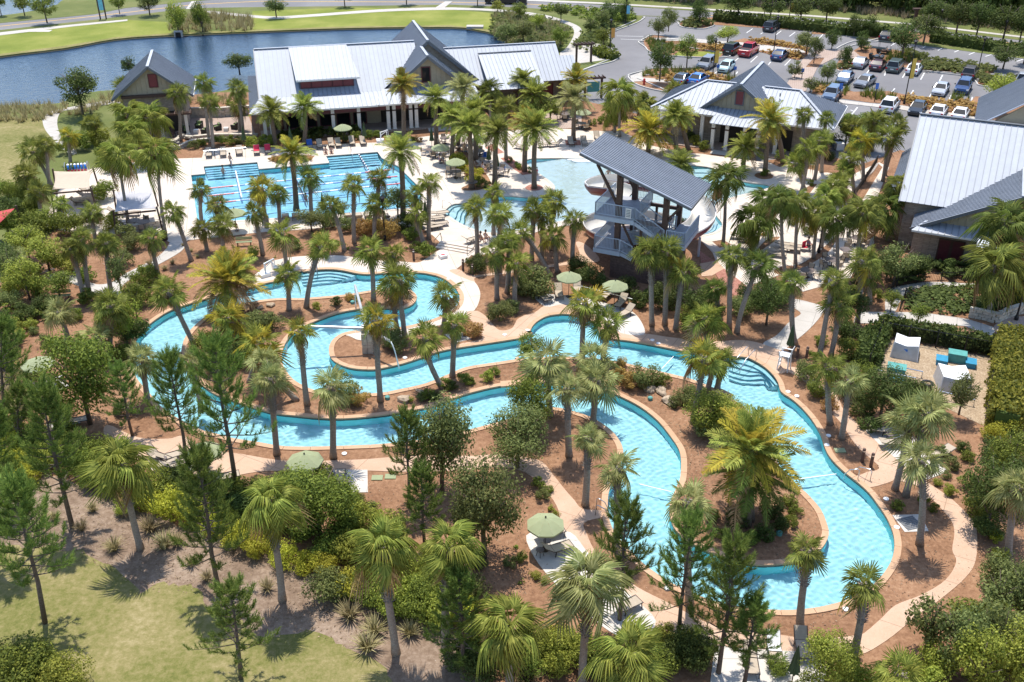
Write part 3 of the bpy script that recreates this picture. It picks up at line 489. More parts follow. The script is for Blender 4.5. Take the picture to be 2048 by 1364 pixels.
def act_depth(x_,y_):
 d=max(0.0,BEACH_Y-0.4-y_)
 fade=max(0.0,min(1.0,(x_-3.0)/3.0))if x_<12 else max(0.0,1-(x_-16.0)/6.0)
 beach=-min(1.15,0.02+d*0.06)
 return beach*fade+(-1.1)*(1-fade)
def basin(key,name,wz,fz,fmat,wmat,water_mat,gs_,amp,kr_):
 tri=cfn[kinds=='~'+key]
 fl,bnd=flat_mesh(name+'_floor',tri,fz,fmat);recv(struct(link(name+'_floor',fl)))
 lo,hi=np.array([cvn[u]for u in np.unique(tri)]).min(0)-0.2,np.array([cvn[u]for u in np.unique(tri)]).max(0)+0.2
 gx,gy=np.arange(lo[0],hi[0],gs_),np.arange(lo[1],hi[1],gs_);X,Y=np.meshgrid(gx,gy);pts=np.stack([X.ravel(),Y.ravel()],1);In=np.zeros(len(pts),bool)
 for k_,(n_,p_)in enumerate(WATERS):
  if n_==key:In|=inside(p_,pts)
  if key=='river' and n_=='river_island':In&=~inside(p_,pts)
 In=In.reshape(X.shape)
 for _ in range(2):D=In.copy();D[1:]|=In[:-1];D[:-1]|=In[1:];D[:,1:]|=In[:,:-1];D[:,:-1]|=In[:,1:];In=D
 r=np.random.default_rng(3);Z=np.full(X.shape,float(wz))
 for i in range(44):k_=r.uniform(kr_[0],kr_[1]);a=r.uniform(0,6.28);Z+=amp/k_**1.1*np.sin(k_*(X*math.cos(a)+Y*math.sin(a))+r.uniform(0,6.28))
 Z*=1;idx=-np.ones(X.shape,int);idx[In]=np.arange(In.sum());q=np.stack([idx[:-1,:-1],idx[:-1,1:],idx[1:,1:],idx[1:,:-1]],-1).reshape(-1,4);q=q[(q>=0).all(1)]
 wt=bpy.data.meshes.new(name+'_water');wt.from_pydata(np.stack([X[In],Y[In],Z[In]],1).tolist(),[],q.tolist());wt.polygons.foreach_set('use_smooth',[True]*len(q));wt.materials.append(M[water_mat]);wo_=struct(link(name+'_water',wt));wo_.cycles.is_caustics_caster=True
 wl,tb=MB(),MB()
 for a,b2 in bnd:
  wl.quad((b2[0],b2[1],min(b2[2],0)),(a[0],a[1],min(a[2],0)),(a[0],a[1],0.0),(b2[0],b2[1],0.0))
  if min(a[2],b2[2])<-0.35:
   n=Vector((b2[1]-a[1],a[0]-b2[0])).normalized()*-0.006
   tb.quad((b2[0]+n.x,b2[1]+n.y,-0.19),(a[0]+n.x,a[1]+n.y,-0.19),(a[0]+n.x,a[1]+n.y,0.0),(b2[0]+n.x,b2[1]+n.y,0.0))
 recv(struct(wl.obj(name+'_wall',wmat)));struct(tb.obj(name+'_tile_band','tile_band'))
basin('river','river',-0.13,-1.12,'pool_floor','pool_wall','river_water',0.075,0.017,(5,20))
basin('activity','activity_pool',-0.05,act_depth,'beach_floor','pool_wall','beach_water',0.15,0.013,(3,11))
basin('lap','lap_pool',-0.12,-1.35,'lap_floor','pool_wall','lap_water',0.15,0.013,(3,11))
for key in('lake','lake_far'):
 tri=cfn[kinds=='~'+key];me,_=flat_mesh(key+'_water',tri,-0.3,'lake_water');struct(link(key,me))
def coping(poly,width,side,seg,mat,parent,skip=None,z=0.06):
 pts=[Vector(p)for p in poly];n=len(pts)
 area=sum(pts[i-1].x*pts[i].y-pts[i].x*pts[i-1].y for i in range(n))
 if area<0:pts.reverse()
 nor=[]
 for i in range(n):
  d=(pts[(i+1)%n]-pts[i-1]).normalized();nor.append(Vector((d.y,-d.x))*side)
 i=0
 while i<n:
  run=[i];L=0
  while L<seg and run[-1]<n:
   a=run[-1];L+=(pts[(a+1)%n]-pts[a%n]).length;run.append(a+1)
  i=run[-1]
  if skip and any(skip(pts[k%n])for k in run):continue
  b=MB();jt=0.012
  for lay in range(1):
   inner=[pts[k%n]-nor[k%n]*0.03 for k in run];outer=[pts[k%n]+nor[k%n]*width for k in run]
   t0=(inner[1]-inner[0]).normalized()*jt;t1=(inner[-1]-inner[-2]).normalized()*jt
   inner[0]=inner[0]+t0;outer[0]=outer[0]+t0;inner[-1]=inner[-1]-t1;outer[-1]=outer[-1]-t1
   zz=z+random.uniform(-0.004,0.004);m_=len(run);nv=len(b.V)
   for a_,o_ in zip(inner,outer):b.V+=[(a_.x,a_.y,zz),(o_.x,o_.y,zz),(a_.x,a_.y,-0.05),(o_.x,o_.y,-0.08)]
   for q in range(m_-1):
    s=nv+q*4;f=[(s,s+1,s+5,s+4),(s+2,s,s+4,s+6),(s+1,s+3,s+7,s+5)]
    if side<0:f=[t[::-1]for t in f]
    b.F+=f;b.I+=[0,0,0]
   e=nv+(m_-1)*4
   b.F+=[(nv,nv+2,nv+3,nv+1),(e,e+1,e+3,e+2)];b.I+=[0,0]
  b.obj('coping_stone',mat,parent)
cp=struct(thing('river_coping',(0,0,0)))
coping(RIV_O,0.36,1,1.5,'coping',cp)
ci=struct(thing('island_coping',(0,0,0)))
coping(RIV_I,0.36,-1,1.5,'coping',ci)
ca=struct(thing('activity_pool_coping',(0,0,0)))
coping(ACT,0.30,1,1.6,'coping_white',ca,skip=lambda p:act_depth(p.x,p.y)>-0.42)
cl=struct(thing('lap_pool_coping',(0,0,0)))
def dense(poly,step):
 out=[]
 for i in range(len(poly)):
  a,b2=poly[i],poly[(i+1)%len(poly)];k=max(1,int((b2-a).length/step));out+=[a.lerp(b2,j/k)for j in range(k)]
 return out
coping(dense(LAP,1.6),0.30,1,1.5,'coping_white',cl)
def steps(name,wall,curves,z0,dz,mat='pool_floor'):
 t=struct(thing(name,(0,0,0)))
 for i,c in enumerate(curves):
  line=smooth(ground_poly(c),4,False);w=smooth(ground_poly(wall),4,False)
  poly=[(p.x,p.y)for p in line]+[(p.x,p.y)for p in reversed(w)]
  b=MB();b.prism(poly,-1.12+0.003*i,z0-dz*i);recv(b.obj('step',mat,t))
  e=MB();e.tube([(p.x,p.y,z0-dz*i+0.005)for p in line],0.05,5);recv(e.obj('step_edge','step_edge',t))
wall_tp=T('b',(300,228),(450,197),(600,193),(720,206),(830,232))
steps('top_pool_steps',wall_tp,[T('b',(310,240),(450,222),(570,210),(680,222),(790,248)),T('b',(310,262),(450,245),(560,232),(640,238),(740,255)),T('b',(310,282),(440,268),(540,258),(620,258),(700,262)),T('b',(320,300),(440,292),(530,282),(610,275),(680,268))],-0.22,0.2)
wall_sp=T('g',(335,215),(480,240),(560,275),(640,325),(705,390),(750,452))
steps('south_pool_steps',wall_sp,[T('g',(335,240),(440,268),(540,300),(620,345),(690,410),(725,450)),T('g',(335,275),(440,305),(520,325),(620,345),(690,430),(700,455)),T('g',(335,310),(430,342),(520,355),(610,350),(660,400),(690,450)),T('g',(335,345),(430,375),(520,385),(630,380),(650,420),(680,450)),T('g',(340,370),(430,402),(520,410),(630,412),(660,430),(675,445))],-0.22,0.17)
wall_ap=T('c2',(600,828),(500,836),(445,872),(420,915),(470,952),(560,1008),(640,1045))
steps('activity_pool_steps',wall_ap,[T('c2',(560,835),(500,850),(460,890),(445,925)),T('c2',(590,840),(540,880),(525,930),(500,965)),T('c2',(605,855),(570,900),(560,950),(545,985)),T('c2',(625,870),(600,920),(600,970),(575,1000))],-0.2,0.2)
wall_r=T('C',(120,985),(225,988),(320,1032))
steps('east_pool_steps',wall_r,[T('C',(115,1005),(220,1010),(300,1050)),T('C',(110,1030),(215,1035),(280,1065)),T('C',(105,1055),(210,1058),(265,1080))],-0.2,0.2)
wall_e=T('z4',(1120,872),(1190,872),(1270,850),(1300,790))
steps('southeast_pool_steps',wall_e,[T('z4',(1130,860),(1190,855),(1250,830),(1270,780)),T('z4',(1140,850),(1190,840),(1230,815),(1245,780))],-0.2,0.2)
wall_l=T('c1',(200,303),(630,268));wall_l2=T('c1',(1205,218),(1615,184))
for nm,wl_,d in(('lap_pool_west_steps',wall_l,(12,6)),('lap_pool_east_steps',wall_l2,(12,6))):
 steps(nm,wl_,[[(p[0]+1.2*k,p[1]+3.4*k)for p in wl_]for k in range(1,6)],-0.18,0.2,'lap_floor')
 # ---------------------------------------------------------------- buildings
def clip_half(poly,a,c,keep_ge):
 "clip 2D polygon by s=p[0] >= c (or <=)"
 out=[];n=len(poly)
 for i in range(n):
  p,q=poly[i],poly[(i+1)%n];dp,dq=(p[0]-c),(q[0]-c)
  if not keep_ge:dp,dq=-dp,-dq
  if dp>=0:out.append(p)
  if(dp>=0)!=(dq>=0):
   t=dp/(dp-dq);out.append((p[0]+(q[0]-p[0])*t,p[1]+(q[1]-p[1])*t))
 return out
def roof_slope(parent,fr,poly,seam,mat,width=0.6,thick=0.06):
 "standing seam roof slope: every metal panel with its raised seam is a part; poly in (u,v,z), seam = direction along the panels (du,dv)"
 P=[fr.w(*q)for q in poly]
 n=Vector((0,0,0))
 for i in range(len(P)):
  a,b2=P[i],P[(i+1)%len(P)];n+=a.cross(b2)
 n.normalize()
 if n.z<0:n=-n
 s3=(fr.U*seam[0]+fr.V*seam[1]);s3=Vector((s3.x,s3.y,0));s3=(s3-n*s3.dot(n)).normalized()
 a3=s3.cross(n).normalized();o=P[0]
 L=[((p-o).dot(a3),(p-o).dot(s3))for p in P]
 lo,hi=min(p[0]for p in L),max(p[0]for p in L);k=max(1,round((hi-lo)/width));w=(hi-lo)/k
 for i in range(k):
  c0,c1=lo+i*w,lo+(i+1)*w
  q=clip_half(clip_half(L,0,c0,True),0,c1,False)
  if len(q)<3:continue
  b=MB();m_=len(q)
  top=[o+a3*x+s3*y for x,y in q];bot=[p-n*thick for p in top]
  b.V=[tuple(p)for p in top]+[tuple(p)for p in bot]
  b.F=[tuple(range(m_)),tuple(range(m_,2*m_))[::-1]]+[(j,j+m_,(j+1)%m_+m_,(j+1)%m_)for j in range(m_)];b.I=[0]*len(b.F)
  ys=[y for x,y in q if abs(x-c0)<1e-4]
  if len(ys)>=2:
   y0,y1=min(ys),max(ys)
   if y1-y0>0.1:
    A=o+a3*(c0+0.012)+s3*y0+n*0.022;B=o+a3*(c0+0.012)+s3*y1+n*0.022
    d=s3;nv=len(b.V);hw,hh=0.028,0.04
    for e in(A,B):
     for sx,sz in((-1,-1),(1,-1),(1,1),(-1,1)):b.V.append(tuple(e+a3*hw*sx+n*hh*sz))
    for f in((0,1,5,4),(1,2,6,5),(2,3,7,6),(3,0,4,7),(0,3,2,1),(4,5,6,7)):b.F.append(tuple(nv+j for j in f));b.I.append(1)
  b.obj('roof_panel',[mat,'seam'],parent)
def edge_bar(parent,fr,pts,mat='trim_grey',w=0.16,h=0.24,name='fascia',drop=0.1):
 b=MB()
 for a,c in zip(pts[:-1],pts[1:]):b.bar(fr.w(a[0],a[1],a[2]-drop),fr.w(c[0],c[1],c[2]-drop),w,h)
 return b.obj(name,mat,parent)
def ridge_cap(parent,fr,a,c,mat='galvalume'):
 b=MB();b.bar(fr.w(a[0],a[1],a[2]+0.05),fr.w(c[0],c[1],c[2]+0.05),0.34,0.07);return b.obj('ridge_cap',mat,parent)
def wall_box(parent,fr,u0,u1,v0,v1,z0,z1,mat,name='wall'):
 b=MB();X=Matrix.Translation((fr.o.x,fr.o.y,0))@Matrix.Rotation(fr.yaw,4,'Z');b.box(u0,u1,v0,v1,z0,z1,0,X);return b.obj(name,mat,parent)
def gable_wall(parent,fr,tri,v,t,mat,name='gable_wall',battens=None):
 "upright wall cut to an outline (u,z), from v to v+t, with battens"
 b=MB();k=len(tri);A=[fr.w(u,v,z)for u,z in tri];B=[fr.w(u,v+t,z)for u,z in tri]
 b.V=[tuple(p)for p in A+B];b.F=[tuple(range(k)),tuple(range(k,2*k))[::-1]]+[(i,i+k,(i+1)%k+k,(i+1)%k)for i in range(k)];b.I=[0]*len(b.F)
 o=b.obj(name,mat,parent)
 if battens:
  us=[p[0]for p in tri];u=min(us)+battens
  while u<max(us)-0.1:
   zs=[]
   for i in range(k):
    p,q=tri[i],tri[(i+1)%k]
    if(p[0]-u)*(q[0]-u)<0:zs.append(p[1]+(q[1]-p[1])*(u-p[0])/(q[0]-p[0]))
   if len(zs)==2 and abs(zs[0]-zs[1])>0.3:
    bb=MB();bb.bar(fr.w(u,v-0.02,min(zs)),fr.w(u,v-0.02,max(zs)-0.05),0.05);bb.obj('batten',mat,o)
   u+=battens
 return o
def shutter(parent,fr,u,v,z0,z1,w,frame='maroon',pane='red_shutter',name='window',slats=0):
 X=Matrix.Translation((fr.o.x,fr.o.y,0))@Matrix.Rotation(fr.yaw,4,'Z')
 f=MB();t=0.12
 for a in((u-w/2-t,u-w/2,z0-t,z1+t),(u+w/2,u+w/2+t,z0-t,z1+t)):f.box(a[0],a[1],v-0.09,v-0.005,a[2],a[3],0,X)
 for a in((z0-t,z0),(z1,z1+t)):f.box(u-w/2,u+w/2,v-0.085,v-0.005,a[0],a[1],0,X)
 fo=f.obj(name,frame,parent);p=MB();p.box(u-w/2,u+w/2,v-0.05,v-0.004,z0,z1,0,X);p.obj('pane' if pane=='glass_dark' else 'shutter',pane,fo)
 for i in range(slats):
  z=z0+(z1-z0)*(i+0.5)/slats;s=MB();s.box(u-w/2+0.04,u+w/2-0.04,v-0.075,v-0.05,z-0.02,z+0.02,0,X);s.obj('slat',pane,fo)
 return fo
def column(parent,fr,u,v,h,w=0.42,band=True,z0=0.0):
 X=Matrix.Translation((fr.o.x,fr.o.y,0))@Matrix.Rotation(fr.yaw,4,'Z')
 b=MB();b.box(u-w/2,u+w/2,v-w/2,v+w/2,z0,h,0,X);b.box(u-w/2-0.06,u+w/2+0.06,v-w/2-0.06,v+w/2+0.06,z0,z0+0.25,0,X)
 o=b.obj('column','white_paint',parent)
 if band:c=MB();c.box(u-w/2-0.03,u+w/2+0.03,v-w/2-0.03,v+w/2+0.03,h-0.95,h-0.78,0,X);c.obj('column_band','brown_wood',o)
 return o
 # --- clubhouse
Fm=Frame(G(533,279),13.6)
club=thing('clubhouse',Fm.w(10,8,0),0,'long white metal roofed clubhouse with gabled centre standing beside the lake','building');club.location=(0,0,0)
wall_box(club,Fm,0.3,14.6,3.3,15.8,0,4.3,'stucco');wall_box(club,Fm,14.7,28.4,7.4,18,0,3.3,'stone','stone_wall')
wall_box(club,Fm,24,40,8.0,16.4,0,3.3,'stone','stone_wall');wall_box(club,Fm,14.65,26.6,3.2,7.3,0,4.2,'interior_shade','lobby')
wall_box(club,Fm,-0.6,26.5,-0.5,3.2,0,0.18,'paver','porch_floor')
for u in(0.0,0.78,4.7,8.3,11.5,15.15,15.9,18.0,18.7,25.2,26.0):column(club,Fm,u,0.15,3.45)
for a,b_ in((0.78,4.7),(4.7,8.3),(8.3,11.5),(11.5,15.15),(15.9,18.0),(18.7,25.2)):
 wall_box(club,Fm,a+0.22,b_-0.22,0.05,0.2,2.72,3.42,'maroon','sun_screen');wall_box(club,Fm,a+0.22,b_-0.22,0.02,0.24,2.62,2.72,'brown_wood','beam')
wall_box(club,Fm,-1.0,13.9,-0.05,0.3,3.43,3.58,'white_paint','beam')
for u in np.arange(1.4,14.0,2.1):shutter(club,Fm,float(u),3.3,0.3,2.5,1.5,'maroon','glass_dark')
for k in range(3):wall_box(club,Fm,20.0,24.6,-1.6+0.4*k,-1.2+0.4*k if k<2 else-0.5,0.0,0.06+0.05*k,'kerb','step')
rf=struct(thing('roof',(0,0,0)));rf.parent=club;del rf['kind']
RU0,RU1=-0.3,20.2
roof_slope(rf,Fm,[(RU0,2.5,4.4),(14.8,2.5,4.4),(RU1,7.2,7.3),(RU1,9.6,8.8),(RU0,9.6,8.8)],(0,1),'galvalume',0.56)
roof_slope(rf,Fm,[(RU0,16.7,4.4),(RU1,16.7,4.4),(RU1,9.6,8.8),(RU0,9.6,8.8)],(0,1),'galvalume',0.7)
roof_slope(rf,Fm,[(-1.6,-0.9,3.62),(14.0,-0.9,3.62),(14.8,2.5,4.41),(RU0,2.5,4.41)],(0,1),'galvalume',0.56)
roof_slope(rf,Fm,[(-1.6,-0.9,3.62),(RU0,2.5,4.41),(RU0,14.0,4.41),(-1.6,17.2,3.62)],(1,0),'galvalume_shaded',0.5)
gable_wall(club,Fm,[(3.3,4.2),(15.8,4.2),(9.6,8.6)],0,0.01,'brown_wood')if False else None
gw=MB();pts=[Fm.w(RU0+0.25,2.6,4.3),Fm.w(RU0+0.25,16.6,4.3),Fm.w(RU0+0.25,9.6,8.65)];gw.quad(*pts);gw.quad(*[p+Vector((0.2,0.05,0))for p in pts]);gw.obj('gable_wall','brown_wood',club)
ridge_cap(rf,Fm,(RU0,9.6,8.8),(RU1,9.6,8.8))
edge_bar(rf,Fm,[(-1.6,-0.93,3.62),(13.9,-0.93,3.62)],'white_paint',0.12,0.2,'gutter');edge_bar(rf,Fm,[(RU0-0.03,2.4,4.37),(RU0-0.03,9.6,8.8),(RU0-0.03,16.7,4.4)],'trim_grey',0.12,0.25)
dr=thing('dormer',(0,0,0));dr.parent=club
db=MB()
for(u0,u1)in((4.8,11.5),):
 q=[Fm.w(u0,3.5,5.0),Fm.w(u0,9.3,8.6),Fm.w(u0,3.5,6.4)];r=[Fm.w(u1,3.5,5.0),Fm.w(u1,9.3,8.6),Fm.w(u1,3.5,6.4)]
 db.quad(*q);db.quad(*r);db.quad(q[0],r[0],r[2],q[2])
db.obj('dormer_wall','trim_grey',dr)
for i in range(5):shutter(dr,Fm,5.55+1.3*i,3.48,5.18,6.12,1.16,'maroon','red_shutter','louvre_window')
roof_slope(dr,Fm,[(4.35,2.75,6.28),(12.2,2.75,6.28),(11.35,9.5,8.87),(4.0,9.5,8.87)],(0,1),'galvalume',0.52)
edge_bar(dr,Fm,[(4.35,2.72,6.26),(12.2,2.72,6.26)],'white_paint',0.08,0.16)
zl=lambda u:8.6-0.83*(20.7-u)
roof_slope(rf,Fm,[(14.7,1.9,zl(14.7)),(20.7,1.9,8.6),(20.7,7.0,8.6),(21.6,7.0,zl(21.6)),(21.6,19.5,zl(21.6)),(14.7,19.5,zl(14.7))],(1,0),'galvalume_shaded',0.42)
roof_slope(rf,Fm,[(20.7,1.9,8.6),(26.9,1.9,3.45),(26.9,7.05,3.45),(20.7,7.05,8.6)],(1,0),'galvalume_shaded',0.42)
roof_slope(rf,Fm,[(21.6,6.9,zl(21.6)),(29.2,6.9,3.05),(29.2,19.5,3.05),(21.6,19.5,zl(21.6))],(1,0),'galvalume_shaded',0.42)
ridge_cap(rf,Fm,(20.7,1.9,8.6),(20.7,7.0,8.6));ridge_cap(rf,Fm,(21.6,6.9,zl(21.6)),(21.6,19.5,zl(21.6)))
edge_bar(rf,Fm,[(14.6,1.85,zl(14.6)),(20.7,1.85,8.6),(26.9,1.85,3.45)],'trim_grey',0.12,0.34,'fascia',0.14);edge_bar(rf,Fm,[(20.75,6.85,8.64),(21.6,6.85,zl(21.6)),(29.2,6.85,3.05)],'trim_grey',0.14,0.4,'fascia',0.16)
gable_wall(club,Fm,[(15.0,3.8),(26.4,3.8),(20.7,8.4)],2.6,0.2,'batten','gable_wall',0.62)
gable_wall(club,Fm,[(16,4.0),(28.6,3.2),(28.6,3.4),(21.6,zl(21.6)-0.2)],7.25,0.2,'stone','stone_gable')
shutter(club,Fm,20.5,2.58,5.25,7.0,0.95,'maroon','glass_dark','gable_window')
roof_slope(rf,Fm,[(13.5,-0.9,3.64),(27.0,-0.9,3.64),(26.6,2.55,4.62),(14.9,2.55,4.62)],(0,1),'galvalume',0.56)
edge_bar(rf,Fm,[(14.0,-0.93,3.64),(27.0,-0.93,3.64)],'white_paint',0.12,0.2,'gutter')
roof_slope(rf,Fm,[(23.5,6.0,3.4),(40.15,6.0,3.4),(40.15,12.1,7.07),(24.0,12.1,7.07)],(0,1),'galvalume',0.56)
roof_slope(rf,Fm,[(24,18.2,3.4),(40.15,18.2,3.4),(40.15,12.1,7.07),(24.0,12.1,7.07)],(0,1),'galvalume',0.8)
roof_slope(rf,Fm,[(28.9,2.7,3.5),(36.3,2.7,3.5),(36.3,10.6,6.42),(28.9,10.6,6.42)],(0,1),'galvalume',0.53)
roof_slope(rf,Fm,[(40.16,6.0,3.38),(42.1,6.0,3.38),(42.1,9.85,5.7),(40.16,9.85,5.7)],(0,1),'galvalume',0.5)
roof_slope(rf,Fm,[(40.16,13.7,3.38),(42.1,13.7,3.38),(42.1,9.85,5.7),(40.16,9.85,5.7)],(0,1),'galvalume',0.5)
wall_box(club,Fm,40.0,41.6,7,13,0,3.3,'stone','stone_wall')
for u in(40.05,42.0):
 z=7.0 if u<41 else 5.65;vm=12.1 if u<41 else 9.85;g=MB();g.quad(Fm.w(u,6.2,3.3),Fm.w(u,2*vm-6.2,3.3),Fm.w(u,vm,z));g.obj('gable_wall','batten',club)
ridge_cap(rf,Fm,(24.5,12.1,7.07),(40.15,12.1,7.07));ridge_cap(rf,Fm,(28.9,10.6,6.42),(36.3,10.6,6.42),'trim_grey')
edge_bar(rf,Fm,[(28.9,2.68,3.5),(36.3,2.68,3.5)],'brown_wood',0.1,0.25)
for u in(29.3,32.5,35.9):wall_box(club,Fm,u-0.15,u+0.15,3.1,3.4,0,3.35,'brown_wood','post')
for u in(26,38):shutter(club,Fm,u,8.0,0.9,2.4,1.4,'maroon','red_shutter')
# --- lake pavilion
pav=thing('lake_pavilion',(0,0,0),0,'small grey roofed gable pavilion on the lake shore left of the clubhouse','building')
wall_box(pav,Fm,-16.6,-9.4,6.2,13.6,0,4.9,'stone','stone_wall')
gable_wall(pav,Fm,[(-16.6,4.9),(-9.4,4.9),(-9.4,5.3),(-13.0,8.1),(-16.6,5.3)],6.15,0.2,'batten','gable_wall',0.6)
zp=lambda u:8.35-0.79*abs(u+13.0)
prf=thing('roof',(0,0,0));prf.parent=pav
roof_slope(prf,Fm,[(-13.0,5.5,8.35),(-8.2,5.5,zp(-8.2)),(-8.2,14.2,zp(-8.2)),(-13.0,14.2,8.35)],(1,0),'galvalume_shaded',0.42)
roof_slope(prf,Fm,[(-13.0,5.5,8.35),(-17.8,5.5,zp(-17.8)),(-17.8,14.2,zp(-17.8)),(-13.0,14.2,8.35)],(1,0),'galvalume_shaded',0.42)
ridge_cap(prf,Fm,(-13.0,5.45,8.35),(-13.0,14.2,8.35))
edge_bar(prf,Fm,[(-17.8,5.45,zp(-17.8)),(-13,5.45,8.35),(-8.2,5.45,zp(-8.2))],'trim_grey',0.1,0.28);edge_bar(prf,Fm,[(-8.17,5.5,zp(-8.2)),(-8.17,14.2,zp(-8.2))],'white_paint',0.1,0.16)
wall_box(pav,Fm,-16.7,-9.3,5.6,6.1,4.55,4.85,'brown_wood','beam');shutter(pav,Fm,-12.7,6.13,5.75,7.2,0.85,'maroon','red_shutter','gable_window');wall_box(pav,Fm,-12.6,-10.2,6.05,6.2,0,2.6,'interior_shade','doorway')
perg=thing('pergola',(0,0,0),0,'brown timber pergola on white columns in front of the lake pavilion','pergola')
for u,v in((-9.4,7.0-1.4),(-12.4,5.6),(-15.4,5.6)):column(perg,Fm,u,v-1.6,2.7,0.34,False)
for v in(3.7,4.3):wall_box(perg,Fm,-16.2,-8.6,v-0.06,v+0.06,2.7,2.92,'brown_wood','beam')
for k in range(9):wall_box(perg,Fm,-16.0+0.9*k,-15.9+0.9*k,3.0,5.6,2.92,3.06,'brown_wood','rafter')
# --- bathhouse
Fr=Frame(G(1400,288),-24.5)
bath=thing('bathhouse',(0,0,0),0,'grey roofed gabled bathhouse with white porch columns beside the parking lot','building')
brf=thing('roof',(0,0,0));brf.parent=bath
wall_box(bath,Fr,-4.6,13.6,1.4,9.0,0,3.7,'stone','stone_wall');wall_box(bath,Fr,2.0,6.5,1.35,1.5,0.1,2.9,'interior_shade','doorway')
wall_box(bath,Fr,8.95,10.6,1.32,1.5,0.1,2.6,'interior_shade','doorway')
zb=lambda u:7.55-0.72*abs(u-4.05)
roof_slope(brf,Fr,[(4.05,0.6,7.55),(4.05,12.4,7.55),(-0.95,12.4,zb(-0.95)),(-0.95,0.6,zb(-0.95))],(1,0),'galvalume_shaded',0.4)
roof_slope(brf,Fr,[(4.05,0.6,7.55),(4.05,12.4,7.55),(9.05,12.4,zb(9.05)),(9.05,0.6,zb(9.05))],(1,0),'galvalume_shaded',0.4)
ridge_cap(brf,Fr,(4.05,0.6,7.55),(4.05,12.4,7.55));edge_bar(brf,Fr,[(-1.0,0.55,zb(-1.0)),(4.05,0.55,7.55),(9.1,0.55,zb(9.1))],'trim_grey',0.12,0.32,'fascia',0.13)
gable_wall(bath,Fr,[(-0.3,4.35),(8.4,4.35),(4.05,7.4)],1.15,0.2,'batten','gable_wall',0.55);shutter(bath,Fr,3.95,1.13,5.05,6.6,0.85,'trim_grey','red_shutter','gable_window')
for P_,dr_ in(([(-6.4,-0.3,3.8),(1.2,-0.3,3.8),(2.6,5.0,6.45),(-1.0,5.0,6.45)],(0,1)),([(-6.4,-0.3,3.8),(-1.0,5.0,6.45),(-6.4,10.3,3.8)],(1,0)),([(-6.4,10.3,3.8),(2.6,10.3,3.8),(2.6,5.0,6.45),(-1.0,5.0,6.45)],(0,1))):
 roof_slope(brf,Fr,P_,dr_,'galvalume' if dr_==(0,1)else 'galvalume_shaded',0.55)
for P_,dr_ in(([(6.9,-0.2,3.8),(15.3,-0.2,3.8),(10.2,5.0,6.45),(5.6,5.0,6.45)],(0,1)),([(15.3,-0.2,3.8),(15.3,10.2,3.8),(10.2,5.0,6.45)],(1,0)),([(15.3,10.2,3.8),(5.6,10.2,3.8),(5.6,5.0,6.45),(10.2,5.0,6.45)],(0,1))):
 roof_slope(brf,Fr,P_,dr_,'galvalume' if dr_==(0,1)else 'galvalume_shaded',0.5 if dr_==(0,1)else 0.42)
ridge_cap(brf,Fr,(-1.0,5,6.47),(2.6,5,6.47));ridge_cap(brf,Fr,(6.0,5,6.47),(10.2,5,6.47))
for a,c in(((-6.4,-0.3,3.85),(-1,5,6.5)),((15.3,-0.2,3.85),(10.2,5,6.5))):ridge_cap(brf,Fr,a,c)
edge_bar(brf,Fr,[(-6.4,-0.34,3.8),(1.2,-0.34,3.8)],'white_paint',0.1,0.2,'gutter');edge_bar(brf,Fr,[(6.9,-0.24,3.8),(15.3,-0.24,3.8),(15.33,10.2,3.8)],'white_paint',0.1,0.2,'gutter')
roof_slope(brf,Fr,[(-0.9,-0.6,3.86),(9.1,-0.6,3.86),(8.6,1.1,4.42),(-0.4,1.1,4.42)],(0,1),'galvalume',0.5)
roof_slope(brf,Fr,[(1.5,-2.5,3.5),(7.4,-2.5,3.5),(7.4,-0.55,3.9),(1.5,-0.55,3.9)],(0,1),'galvalume',0.5)
for u,v in((0.05,0.0),(1.75,-1.3),(3.4,-1.3),(5.5,-1.3),(7.1,-1.3),(9.0,-0.2),(-5.6,0.3),(13.9,0.5)):column(bath,Fr,u,v,3.45 if v<-1 else 3.7,0.4,v<-1)
wall_box(bath,Fr,-5.5,14,-1.7,1.4,0,0.12,'paver','porch_floor')
for k in range(3):wall_box(bath,Fr,2.0,6.8,-3.0+0.4*k,-2.6+0.4*k,0,0.05+0.04*k,'kerb','step')
wall_box(bath,Fr,13.62,13.9,2,8.6,2.7,3.6,'stucco','trim');vp=MB();vp.lathe([(0.07,5.9),(0.07,6.3)],8,0,None,tuple(Fr.w(8.2,3.4).to_2d()));vp.obj('vent_pipe','trim_grey',brf)
# --- lodge on the right
Ff=Frame(G(1870.7,519.5),-24.5)
lodge=thing('lodge',(0,0,0),0,'big lodge with bright white metal roof and maroon double doors at right edge','building')
lrf=thing('roof',(0,0,0));lrf.parent=lodge
wall_box(lodge,Ff,-2.3,14,0,20,0,3.3,'stone','stone_wall');wall_box(lodge,Ff,-3.6,14,2.4,20,0,4.5,'stone','stone_wall')
for k in range(2):shutter(lodge,Ff,0.5+1.12*k,0.0,0.05,2.05,0.88,'brown_wood','maroon','door')
roof_slope(lrf,Ff,[(-4.15,1.75,4.5),(16,1.75,4.5),(16,11.2,10.12),(-4.15,11.2,10.12)],(0,1),'galvalume',0.55)
roof_slope(lrf,Ff,[(-4.15,20.6,4.5),(16,20.6,4.5),(16,11.2,10.12),(-4.15,11.2,10.12)],(0,1),'galvalume',0.8)
ridge_cap(lrf,Ff,(-4.2,11.2,10.14),(16,11.2,10.14),'trim_grey');edge_bar(lrf,Ff,[(-4.18,1.7,4.47),(-4.18,11.2,10.1),(-4.18,20.6,4.5)],'trim_grey',0.1,0.25)
g=MB();g.quad(Ff.w(-3.62,2.4,4.4),Ff.w(-3.62,20,4.4),Ff.w(-3.62,11.2,9.9));g.obj('gable_wall','batten',lodge)
zg=lambda u:7.45-0.51*abs(u-5.75)
